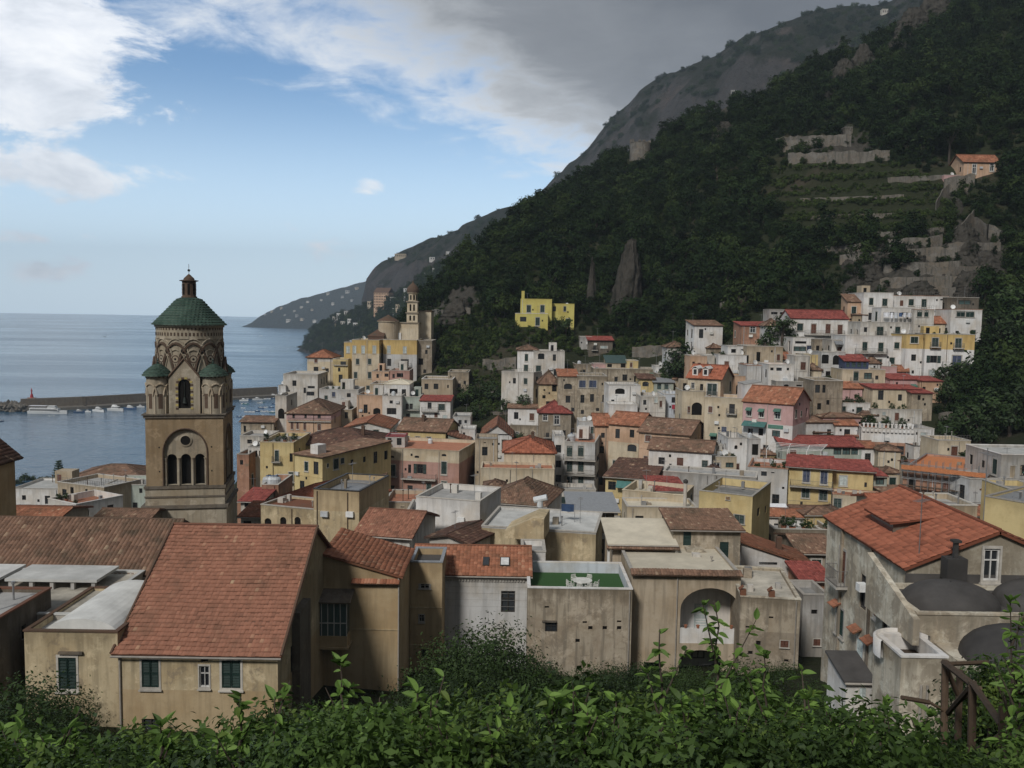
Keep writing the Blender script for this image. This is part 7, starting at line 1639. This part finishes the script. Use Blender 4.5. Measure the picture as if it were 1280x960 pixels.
for px, yt, d in [(600, 775, 58), (585, 800, 56), (620, 790, 58), (640, 815, 56), (560, 815, 55), (540, 838, 54), (655, 835, 57), (575, 838, 52), (610, 832, 52), (530, 850, 48), (20, 852, 40), (5, 862, 38), (45, 872, 40), (-10, 880, 36), (35, 905, 34)]:
    p = P(px, yt, d); g = gz_at(p.x, p.y); sc = max(1.1, min(2.6, (p.z-g)/2.4)); 
    if not in_house(p.x, p.y, .8): bush((p.x, p.y, p.z-sc*1.25), sc, rd.choice(BU), 0, 'dark leafy garden tree beside the tawny stair tower' if px > 300 else 'dark leafy bush against the stained ochre house', 'dark garden bushes')
for k in range(120):
    d = rd.uniform(24, 62); px = rd.uniform(-60, 1340); x = (px-640)/F*d
    if in_house(x, d, 1.2): continue
    z = gz_at(x, d); sc = rd.uniform(.9, 1.6); py = proj((x, d, z+1.2*sc))[1]
    if py < 842+ (28 if px < 540 else 0): continue
    bush((x, d, z+.5*sc), sc, rd.choice(BU), 0, 'bush in the sunken lemon garden under the houses', 'bushes of the sunken garden')
for k in range(64):
    px = rd.uniform(560, 1012); d = rd.uniform(55, 63.5); x = (px-640)/F*d
    if in_house(x, d, .5): continue
    sc = rd.uniform(.8, 1.3); z = P(px, rd.uniform(836, 858), d).z-1.1*sc
    bush((x, d, z), sc, rd.choice(BU), 0, 'dark shrub in the row along the foot of the stone houses', 'shrubs along the foot of the stone houses', rd.uniform(.9, 1.4))
def skyline(px):   # upper edge of the near foliage in the photo
    pts = [(-80, 915), (60, 925), (150, 920), (260, 905), (330, 900), (420, 880), (480, 888), (560, 880), (640, 870), (700, 862), (790, 866), (860, 868), (930, 860), (1000, 862), (1050, 890), (1100, 885), (1150, 905), (1215, 915), (1245, 880), (1265, 820), (1290, 795), (1400, 780)]
    for (a, b_), (c, e) in zip(pts, pts[1:]):
        if a <= px <= c: return b_+(e-b_)*(px-a)/(c-a)
    return 880
th, un = [], []
for k in range(330):
    d = rd.uniform(8.0, 18); px = rd.uniform(-90, 1370); x = (px-640)/F*d; z = gz_at(x, d); sc = rd.uniform(.5, 1.0)
    if 1120 < px < 1360 and d < 13.5: continue
    want = P(px, skyline(px)+rd.uniform(6, 95), d).z; zc = want-.72*sc
    if zc > z+3.2: zc = z+rd.uniform(1.2, 3.2)
    if k < 110: bush((x, d, zc), sc, BN[k % 5], 0, 'leafy bush in the thicket along the garden edge', 'bushes of the garden thicket', rd.uniform(.9, 1.3))
    else: un.append((x, d, zc, sc))
for k in range(150):
    d = rd.uniform(5.0, 8.5); px = rd.uniform(-60, 1340); x = (px-640)/F*d; sc = rd.uniform(.38, .62); un.append((x, d, P(px, max(skyline(px)+18, 900 if not 1130 < px < 1300 else 930)+rd.uniform(6, 80), d).z-.72*sc, sc))
scatter('undergrowth', 'tangled green undergrowth filling the thicket at the garden edge', un, BN[:3]+BD, 0)
# saplings with leaves one can tell apart
def leaf_me(name, mat, L=.15, w_=.036):
    mb = MB(); n = 6; mid = [(L*i/n, 0, -.018*math.sin(math.pi*i/n)-.03*(i/n)**2) for i in range(n+1)]
    for i in range(n):
        for sy in (-1, 1):
            def e(k): return (L*k/n, sy*w_*math.sin(math.pi*min(1, (k/n)**.8))*1.0, .012*math.sin(math.pi*k/n)-.03*(k/n)**2)
            q = [mid[i], mid[i+1], e(i+1), e(i)]; mb.poly(q if sy > 0 else q[::-1])
    mb.tint = [.5]*len(mb.v); o = mb.build(name, mat, None, True); me = o.data; bpy.data.objects.remove(o); return me
LEAF = [leaf_me('leaf', 'leaf_bright', .16, .038), leaf_me('leaf_b', 'leaf_bush', .14, .034), leaf_me('leaf_c', 'leaf_bright', .12, .03)]
def sapling(px, ytop, d, hgt, n, label, seed, group=None, lean=.0, spread=.0):
    rd = random.Random(seed); top = P(px, ytop, d); g = gz_at(top.x, top.y); base = Vector((top.x-lean*hgt, top.y, top.z-hgt)); t = empty('sapling', base); tag(t, label, 'sapling', group)
    cv = [Vector((lean*hgt*s_*s_+rd.uniform(-.02, .02), rd.uniform(-.02, .02), hgt*s_)) for s_ in np.linspace(0, 1, 8)]
    mb = MB(); mb.tube([Vector((cv[0].x, cv[0].y, g-base.z-.3))]+cv, [.022]+[.018*(1-.75*i/7) for i in range(8)], 6)
    stems = [(cv, 0.12)]
    for k in range(int(spread)):
        i = rd.randint(1, 5); a = rd.uniform(0, 6.28); L = hgt*rd.uniform(.25, .5); br = [cv[i]+Vector((math.cos(a)*L*.45*s_, math.sin(a)*L*.45*s_, L*s_)) for s_ in np.linspace(0, 1, 5)]; mb.tube(br, [.011*(1-.7*q/4) for q in range(5)], 5); stems.append((br, .1))
    mb.build('stem', 'bark', t)
    n = int(n*1.5)
    for k in range(n):
        st, _ = stems[0] if k < n*.5 or len(stems) == 1 else stems[1+k % (len(stems)-1)]
        s_ = 1-rd.random()**1.4*.85; i = min(len(st)-2, int(s_*(len(st)-1))); f_ = s_*(len(st)-1)-i; p = st[i].lerp(st[i+1], f_); a = k*2.4+rd.uniform(-.4, .4); el_ = rd.uniform(-.5, .45)+(.8 if s_ > .93 else 0)
        o = bpy.data.objects.new('leaf', LEAF[rd.choice([0, 0, 2, 2, 1])]); COL.objects.link(o); o.parent = t; o.location = p; o.rotation_euler = (rd.uniform(-.5, .5), -el_, a); q = rd.uniform(.45, .95); o.scale = (q, q, q)
SAP = [(895, 752, 7.2, 1.5, 60, 3, 'tallest slender sapling rising before the arched loggia'), (822, 786, 7.6, 1.2, 46, 3, 'slender sapling before the wall beside the loggia'), (955, 815, 7.4, 1.1, 40, 3, 'slender sapling before the pitted stone tower house'), (424, 826, 6.6, 1.0, 52, 4, 'bushy sapling with broad leaves before the tawny house'),
       (522, 866, 6.2, .7, 36, 3, 'short bright sapling below the slim stair tower'), (300, 868, 5.8, .7, 40, 4, 'broad-leaved sapling before the red-roofed house'), (345, 872, 6.0, .6, 26, 2, 'young shoot beside the broad-leaved sapling'), (690, 872, 6.4, .7, 36, 3, 'sapling with pale leaves below the grass terrace house'), (770, 868, 6.6, .8, 40, 3, 'pale leafy sapling in the middle of the thicket'),
       (610, 905, 5.4, .5, 34, 3, 'bright low shoot with long leaves in the thicket edge'), (1266, 752, 8.6, 1.7, 60, 6, 'tall leafy sapling beside the wooden fence'), (1286, 800, 7.8, 1.3, 60, 6, 'dense sapling overhanging the wooden fence'), (1108, 880, 7.0, .8, 46, 4, 'leafy shoot under the whitewashed terrace'), (1160, 890, 6.6, .7, 46, 4, 'bright leafy shoot at the wooden fence foot'),
       (470, 890, 6.0, .6, 32, 3, 'small sapling between the tawny house and the stair tower'), (860, 880, 6.2, .7, 40, 4, 'leafy shoot at the foot of the tallest sapling'), (1010, 870, 6.8, .8, 46, 4, 'leafy sapling under the alley'), (560, 900, 5.6, .5, 30, 3, 'low bright shoot under the dark garden trees'), (200, 905, 6.0, .5, 26, 3, 'low shoot before the green shutters'), (735, 890, 5.8, .6, 36, 4, 'dark leafy shoot in the thicket'), (925, 885, 5.9, .6, 34, 4, 'low shoot between two slender saplings')]
for k, (px, yt, d, hg, n, sp, lb) in enumerate(SAP): sapling(px, yt, d, hg, n, lb, 50+k, lean=random.uniform(-.06, .06), spread=sp)
rd = random.Random(77)
for k in range(80):
    px = rd.uniform(-20, 1300); d = rd.uniform(6.0, 9.0)
    if 1172 < px < 1250: continue
    sapling(px, skyline(px)+rd.uniform(-14, 80), d, rd.uniform(.4, .8), rd.randint(16, 26), 'leafy shoot sprouting from the garden thicket', 200+k, 'shoots of the garden thicket', rd.uniform(-.15, .15), 2)
# ================================================================== SMALL THINGS
# terrace furniture
h = TER; fz = h.zb+h.Ht-.85
def terr(u_, v_): return h.A+h.ex*u_+h.ey*v_
def chair_meshes():
    out = {}
    m_ = MB(); m_.box(-.22, -.22, .42, .22, .22, .46); out['seat'] = m_
    m_ = MB(); m_.box(-.22, .19, .46, -.18, .23, .88); m_.box(.18, .19, .46, .22, .23, .88); m_.box(-.22, .19, .84, .22, .23, .88)
    for k in (-.1, 0, .1): m_.box(k-.025, .2, .46, k+.025, .22, .86)
    out['backrest'] = m_
    m_ = MB(); m_.box(-.02, -.02, 0, .02, .02, .42); out['leg'] = m_; m_ = MB(); m_.box(-.02, -.2, .62, .02, .2, .65); m_.box(-.02, -.2, .44, .02, -.17, .62); out['armrest'] = m_
    return {k: me_of(v, 'chair_'+k, ['plastic']) for k, v in out.items()}
CM = chair_meshes()
def chair(p, rz):
    t = empty('garden_chair', p, rz); tag(t, 'white plastic garden chair at the round table on the grass terrace', 'chair', 'chairs on the grass terrace')
    def ad(k, l=(0, 0, 0)): o = bpy.data.objects.new(k, CM[k]); COL.objects.link(o); o.parent = t; o.location = l
    ad('seat'); ad('backrest')
    for sx in (-.19, .19):
        ad('armrest', (sx*1.15, 0, 0))
        for sy in (-.19, .19): ad('leg', (sx, sy, 0))
tc_ = h.loc(732, 718)[0]; c = terr(tc_, 2.6); c.z = fz+.001
t = empty('garden_table', c); tag(t, 'round white garden table on the grass terrace', 'table'); m_ = MB(); m_.lathe([(.01, .70), (.78, .70), (.8, .72), (.78, .745), (.01, .745)], 28); m_.build('table_top', 'plastic', t)
for k in range(4): m_ = MB(); a = math.pi/4+k*math.pi/2; m_.tube([(math.cos(a)*.35, math.sin(a)*.35, 0), (math.cos(a)*.3, math.sin(a)*.3, .7)], .03, 6); m_.build('leg', 'plastic', t)
for k, a in enumerate((200, 255, 290, 340, 60, 120)):
    p = c+h.ex*math.cos(R(a))*1.15+h.ey*math.sin(R(a))*1.1; chair(p, math.atan2(h.ex.y, h.ex.x)+R(a)-math.pi/2)
p = terr(.75, .9); p.z = fz; t = empty('planter', p); tag(t, 'square terracotta planter on the grass terrace corner', 'planter'); m_ = MB(); m_.box(-.35, -.5, 0, .35, .5, .5); m_.box(-.4, -.55, .5, .4, .55, .58); m_.build('planter_box', 'pot', t); m_ = MB(); m_.box(-.3, -.45, .58, .3, .45, .6); m_.build('soil', 'soil', t)
p = terr(h.W-1.6, .45); p.z = fz; t = MB(); t.box(-.4, -.2, 0, .4, .2, .28); t.box(-.44, -.24, .28, .44, .24, .33); o = t.build('storage_box', 'plastic', None, False, p); tag(o, 'low white storage box at the grass terrace parapet', 'box')
# wooden fence at the garden edge
t0 = P(1182, 835, 12.6); root = empty('wooden_fence', t0); tag(root, 'rustic pole fence at the path beside the gardens', 'fence')
LF = lambda px, py, d: P(px, py, d)-t0
for px, yt, yb, d in [(1182, 826, 900, 12.6), (1216, 852, 985, 11.2), (1200, 838, 880, 13.4), (1255, 880, 1010, 9.6)]:
    m_ = MB(); a, b_ = LF(px, yt, d), LF(px, yb, d); b_.z -= .6; m_.tube([b_, a], .055, 7); m_.build('post', 'wood', root)
for a, b_, d0, d1, r_ in [((1180, 828), (1216, 856), 12.6, 11.2, .05), ((1183, 830), (1234, 828), 12.6, 13.5, .035), ((1216, 854), (1252, 906), 11.2, 9.6, .045), ((1184, 892), (1214, 858), 12.6, 11.2, .04), ((1184, 838), (1197, 868), 12.6, 12.8, .04), ((1127, 872), (1162, 878), 12.4, 12.5, .035), ((1162, 878), (1182, 890), 12.5, 12.6, .025), ((1220, 940), (1250, 922), 11.2, 9.6, .045), ((1195, 878), (1225, 860), 13, 12, .035)]:
    m_ = MB(); m_.tube([LF(*a, d0), LF(*b_, d1)], r_, 6); m_.build('rail', 'wood', root)
# scaffolding
h = SCA; root = empty('scaffolding', h.A+h.ex*h.W/2-h.ey*1.0, math.atan2(h.ex.y, h.ex.x)); tag(root, 'steel scaffolding with orange safety netting round the restored building', 'scaffolding')
nv = 12
for k in range(nv+1):
    for yy in (-1.0, -.05): m_ = MB(); x = -h.W/2+h.W*k/nv; m_.tube([(x, yy+.5, 0), (x, yy+.5, h.Ht+1.6)], .04, 5); m_.build('standard', 'metal', root)
for lv in range(6):
    z = h.Ht+.9-lv*2.0
    for yy in (-1.0, -.05): m_ = MB(); m_.tube([(-h.W/2, yy+.5, z), (h.W/2, yy+.5, z)], .035, 5); m_.build('ledger', 'metal', root)
    m_ = MB(); m_.box(-h.W/2, -.5, z-1.05, h.W/2, .4, z-1.0); m_.build('deck_board', 'wood' if lv % 2 else 'metal', root)
m_ = MB(); m_.box(-h.W/2, -.56, h.Ht+.15, h.W/2, -.53, h.Ht+.75); m_.build('safety_net', 'orange_net', root)
# water tanks, boxes, parabolas and washing on the roofs
def on_roof(hs, u_, v_, dz=None): p = hs.A+hs.ex*hs.W*u_+hs.ey*hs.D*v_; p.z = hs.zb+hs.Ht-(.55 if dz is None else dz); return p
TK = MB(); TK.lathe([(.01, 0), (.55, 0), (.6, .1), (.6, 1.05), (.45, 1.25), (.18, 1.3), (.18, 1.4), (.01, 1.4)], 14); TKM = me_of(TK, 'tank_body', ['tank'])
TL = MB(); TL.lathe([(.2, 1.4), (.2, 1.46), (.01, 1.48)], 10); TLM = me_of(TL, 'tank_lid', ['hullblue'])
def tank(p, label, group, sc=1.0):
    t = empty('water_tank', p); t.scale = (sc,)*3; tag(t, label, 'water tank', group)
    for nm, me in (('tank_body', TKM), ('lid', TLM)): o = bpy.data.objects.new(nm, me); COL.objects.link(o); o.parent = t
hb = byl['old brick terrace house with a dark door and rooftop tanks']
for k in range(4): tank(on_roof(hb, .08+.17*k, .3, .9), 'round water tank in the row on the old brick terrace', 'tanks on the brick terrace', 1.25)
hb = byl['white four-storey apartment block with twin balcony windows']; tank(on_roof(hb, .1, .5, 1.0), 'water tank on the four-storey apartment block', None, 1.3)
rd = random.Random(5); flat = [q for q in ALLH if q.Hr is None and q.A.y > 120]
for q in rd.sample(flat, 16): tank(on_roof(q, rd.uniform(.2, .8), rd.uniform(.5, .85)), 'small grey water tank on a flat house roof', 'tanks on flat house roofs', rd.uniform(.6, .9))
def dish(p, rz):
    t = empty('satellite_dish', p, rz); tag(t, 'white satellite dish on a house roof', 'satellite dish', 'dishes on the house roofs'); m_ = MB(); m_.lathe([(.01, .0), (.3, .05), (.5, .14)], 14); o = m_.build('dish_bowl', 'whitepaint', t, True); o.location = (0, 0, 1.1); o.rotation_euler = (R(70), 0, 0); m_ = MB(); m_.tube([(0, .05, 0), (0, .05, 1.1)], .03, 5); m_.build('mast', 'metal', t)
for q in rd.sample(flat, 26): dish(on_roof(q, rd.uniform(.15, .85), rd.uniform(.1, .4)), rd.uniform(-.8, .8))
def washing(hs, px0, px1, py, mats, label, out=1.2):
    u0, z0 = hs.loc(px0, py); u1, _ = hs.loc(px1, py); a, b_ = hs.A+hs.ex*u0-hs.ey*out, hs.A+hs.ex*u1-hs.ey*out; a.z = b_.z = hs.zb+z0
    t = empty('washing_line', a, math.atan2(hs.ex.y, hs.ex.x)); tag(t, label, 'washing line'); L = (b_-a).length; m_ = MB(); m_.tube([(0, 0, 0), (L, 0, 0)], .015, 4)
    for x in (0, L): m_.tube([(x, 0, -2.2), (x, 0, .05)], .03, 5)
    m_.build('line', 'metal', t); x = .1; k = 0
    while x < L-.4:
        w_ = min(rd.uniform(.5, 1.4), L-.1-x); hh = rd.uniform(.7, 1.3); c_ = MB(); n = 6
        for i in range(n): y0, y1 = .05*math.sin(i*1.3), .05*math.sin((i+1)*1.3); c_.quad((x+w_*i/n, y0*2, -hh), (x+w_*(i+1)/n, y1*2, -hh), (x+w_*(i+1)/n, y1, 0), (x+w_*i/n, y0, 0))
        c_.build('cloth', mats[k % len(mats)], t); x += w_+.12; k += 1
washing(byl['white terrace house with washing on the line'], 1101, 1137, 390.5, ['clothwhite', 'clothwhite', 'bluewhite', 'hullblue'], 'white sheets drying below the top cube house')
washing(byl['pale blue-white house behind the hanging washing'], 838, 852, 505, ['redcloth', 'redcloth', 'clothwhite', 'hullblue'], 'red and white washing before the pale blue house')
hs = OCH; p = on_roof(hs, .72, .6, .2); a = MB()
washing(OCH, 693, 712, 643, ['hullblue', 'clothwhite', 'bluewhite'], 'washing drying on the ochre flat house roof', -5)
# pergola on the valley terrace, awnings
p0 = P(955, 572, 138); t = empty('pergola', p0); tag(t, 'white metal pergola frame on the terrace below the pink shop house', 'pergola'); q = lambda px, py, d: P(px, py, d)-p0
fr = [(q(958, 569, 138), q(964, 553, 142)), (q(984, 572, 137), q(988, 555, 141.5)), (q(1008, 572, 136.5), q(1012, 557, 141)), (q(1026, 571, 136), q(1034, 558, 140.5))]
for a, b_ in fr: m_ = MB(); a2 = Vector((a.x, a.y, a.z+1.0)); b2 = Vector((b_.x, b_.y, max(b_.z, a2.z+.3))); m_.tube([a2, b2], .06, 5); m_.tube([Vector((a.x, a.y, a.z-2.5)), a2], .06, 5); m_.build('rafter', 'whitepaint', t)
for k in range(6):
    m_ = MB(); s_ = k/5; pts = [Vector((a.x, a.y, a.z+1.0)).lerp(Vector((b_.x, b_.y, max(b_.z, a.z+1.3))), s_)+Vector((0, 0, .06)) for a, b_ in fr]; m_.tube(pts, .045, 5); m_.build('batten', 'whitepaint', t)
h = PINK; u0, u1 = h.loc(930, 527)[0], h.loc(959, 527)[0]; z = h.loc(944, 526.5)[1]; m_ = MB(); m_.slab([(h.off.x+u0, h.off.y-1.6, z-.75), (h.off.x+u1, h.off.y-1.6, z-.75), (h.off.x+u1, h.off.y-.02, z), (h.off.x+u0, h.off.y-.02, z)], .04); m_.build('awning', 'teal', h.root)
u0, u1 = h.loc(960, 533)[0], h.loc(979, 533)[0]; z = h.loc(970, 533.5)[1]; add_box(h, u0, u1, -.1, -.02, z-.32, z+.32, 'shop_sign', 'awning_green')
h = YB; p = P(960, 640, 122); m_ = MB(); m_.slab([(0, 0, 0), (3.2, 0, 0), (3.2, 2.2, .8), (0, 2.2, .8)], .05)
for x, y, zt in ((.1, .1, 0), (3.1, .1, 0), (.1, 2.1, .75), (3.1, 2.1, .75)): m_.tube([(x, y, -6), (x, y, zt)], .05, 5)
o = m_.build('sun_canopy', 'clothwhite', None, False, p); tag(o, 'white sun canopy in the alley beside the yellow balconies', 'canopy')
p = P(856, 634, 104); t = empty('round_chimney', p); tag(t, 'tall round white chimney pipe with a dark cowl', 'chimney'); m_ = MB(); m_.tube([(0, 0, -4), (0, 0, 3.0)], .22, 12); m_.build('flue', 'offwhite', t); m_ = MB(); m_.lathe([(.22, 3.0), (.3, 3.05), (.3, 3.35), (.1, 3.5), (.01, 3.52)], 12); m_.build('cowl', 'frame_dark', t)
# pipes, air conditioners, string courses, rooftop rooms on the town houses
rd = random.Random(99)
for q in ALLH:
    if q.A.y < 88: continue
    hl = q.holes['F']; vis = min(q.Ht, 9.0)
    def free(u, z, w_, hh): return 0.1 < u-w_/2 and u+w_/2 < q.W-.1 and not any(u-w_/2 < k[2]+.1 and u+w_/2 > k[0]-.1 and z-hh/2 < k[3]+.1 and z+hh/2 > k[1]-.1 for k in hl)
    for k in range(rd.choice([0, 1, 1, 2])):
        u = rd.uniform(.05, .95)*q.W
        if free(u, q.Ht-vis/2, .25, vis*.96): m_ = MB(); m_.tube([(q.off.x+u, q.off.y-.07, max(.1, q.Ht-vis)), (q.off.x+u, q.off.y-.07, q.Ht-.15)], .05, 5); m_.build('drainpipe', rd.choice(['gutter', 'rail', 'tank', 'umber']), q.root)
    for k in range(2):
        u, z = rd.uniform(.1, .9)*q.W, q.Ht-rd.uniform(1.0, max(1.2, vis*.6))
        if rd.random() < .4 and free(u, z, .95, .75): m_ = MB(); m_.box(q.off.x+u-.4, q.off.y-.34, z-.28, q.off.x+u+.4, q.off.y-.03, z+.28); o = m_.build('air_conditioner', rd.choice(['whitepaint', 'tank', 'plastic']), q.root)
    for k in range(2):
        u, z = rd.uniform(.1, .9)*q.W, q.Ht-rd.uniform(.8, max(1.0, vis*.7))
        if rd.random() < .5 and free(u, z, .5, .6): m_ = MB(); m_.box(q.off.x+u-.18, q.off.y-.012, z-.22, q.off.x+u+.18, q.off.y+.1, z+.22); m_.build('vent', 'darkhole', q.root)
    if rd.random() < .45 and q.Ht > 4.5:
        z = q.Ht-rd.uniform(3.0, 3.5)
        if free(q.W/2, z, q.W-.3, .12): m_ = MB(); m_.box(q.off.x-.02, q.off.y-.05, z-.07, q.off.x+q.W+.02, q.off.y-.001, z+.05); m_.build('string_course', q.wall if q.wall in MATS else 'trim', q.root)
    if q.Hr is None and q.A.y > 140 and q.D > 6.5 and q.W > 4 and rd.random() < .35:
        w_ = min(q.W*.4, rd.uniform(1.8, 3.2)); u = rd.uniform(.3, q.W-w_-.3); v0 = q.D-rd.uniform(2.6, 3.4); m_ = MB(); m_.box(q.off.x+u, q.off.y+v0, q.Ht-.6, q.off.x+u+w_, q.off.y+q.D-.4, q.Ht+rd.uniform(1.5, 2.0))
        o = m_.build('rooftop_room', rd.choice(['white', 'offwhite', 'beige', q.wall]), q.root); m_ = MB(); m_.box(q.off.x+u+.4, q.off.y+v0-.03, q.Ht-.5, q.off.x+u+1.1, q.off.y+v0+.02, q.Ht+1.25); m_.build('door', rd.choice(['shutter_green', 'shutter_brown', 'darkhole']), o)
    if q.Hr is None and q.A.y > 130 and rd.random() < .3:
        m_ = MB(); n = int(q.W/.5)
        for i in range(n+1): x = q.off.x+.1+(q.W-.2)*i/n; m_.box(x-.015, q.off.y+.08, q.Ht+.1, x+.015, q.off.y+.11, q.Ht+.85)
        for z in (.45, .83): m_.box(q.off.x+.1, q.off.y+.08, q.Ht+z, q.off.x+q.W-.1, q.off.y+.11, q.Ht+z+.03)
        m_.build('railing', 'rail', q.root)
for q in ALLH:      # vents, hatches and pipes on the flat roofs
    if q.Hr is not None or q.A.y > 150 or q is TER or q.W < 3: continue
    fl = q.Ht-.5
    for k in range(rd.randint(2, 5)):
        u, v = rd.uniform(.12, .88)*q.W, rd.uniform(.25, .85)*q.D; w_, hh = rd.uniform(.12, .35), rd.uniform(.3, 1.1); m_ = MB()
        if rd.random() < .5: m_.box(q.off.x+u-w_, q.off.y+v-w_, fl-.3, q.off.x+u+w_, q.off.y+v+w_, fl+hh); m_.build('roof_vent', rd.choice(['offwhite', 'grey', 'metal', 'stone']), q.root)
        else: m_.tube([(q.off.x+u, q.off.y+v, fl-.3), (q.off.x+u, q.off.y+v, fl+hh+.4)], .06, 6); m_.tube([(q.off.x+u, q.off.y+v, fl+hh+.35), (q.off.x+u, q.off.y+v, fl+hh+.5)], .12, 6); m_.build('flue', rd.choice(['gutter', 'metal', 'umber']), q.root)
    if q.D > 5 and rd.random() < .6: m_ = MB(); v = rd.uniform(.3, .8)*q.D; m_.tube([(q.off.x+.3, q.off.y+v, fl+.08), (q.off.x+q.W*.5, q.off.y+v+.2, fl+.08), (q.off.x+q.W-.3, q.off.y+v-.3, fl+.08)], .05, 5); m_.build('roof_pipe', 'gutter', q.root)
# haze
b_ = MB(); b_.box(-SD*1.05, -400, -14, SD*1.25, SD*1.03, 720); hz = b_.build('haze', 'white'); hz.data.materials.clear()
hm = bpy.data.materials.new('haze_air'); hm.use_nodes = True; ht = hm.node_tree; ht.nodes.clear(); pv = ht.nodes.new('ShaderNodeVolumePrincipled'); pv.inputs['Color'].default_value = (.74, .87, 1, 1); pv.inputs['Density'].default_value = HAZE; pv.inputs['Anisotropy'].default_value = 0.0
oo = ht.nodes.new('ShaderNodeOutputMaterial'); ht.links.new(pv.outputs[0], oo.inputs['Volume']); hz.data.materials.append(hm); tag(hz, 'pale sea haze softening the far coast', 'haze', kind='stuff')
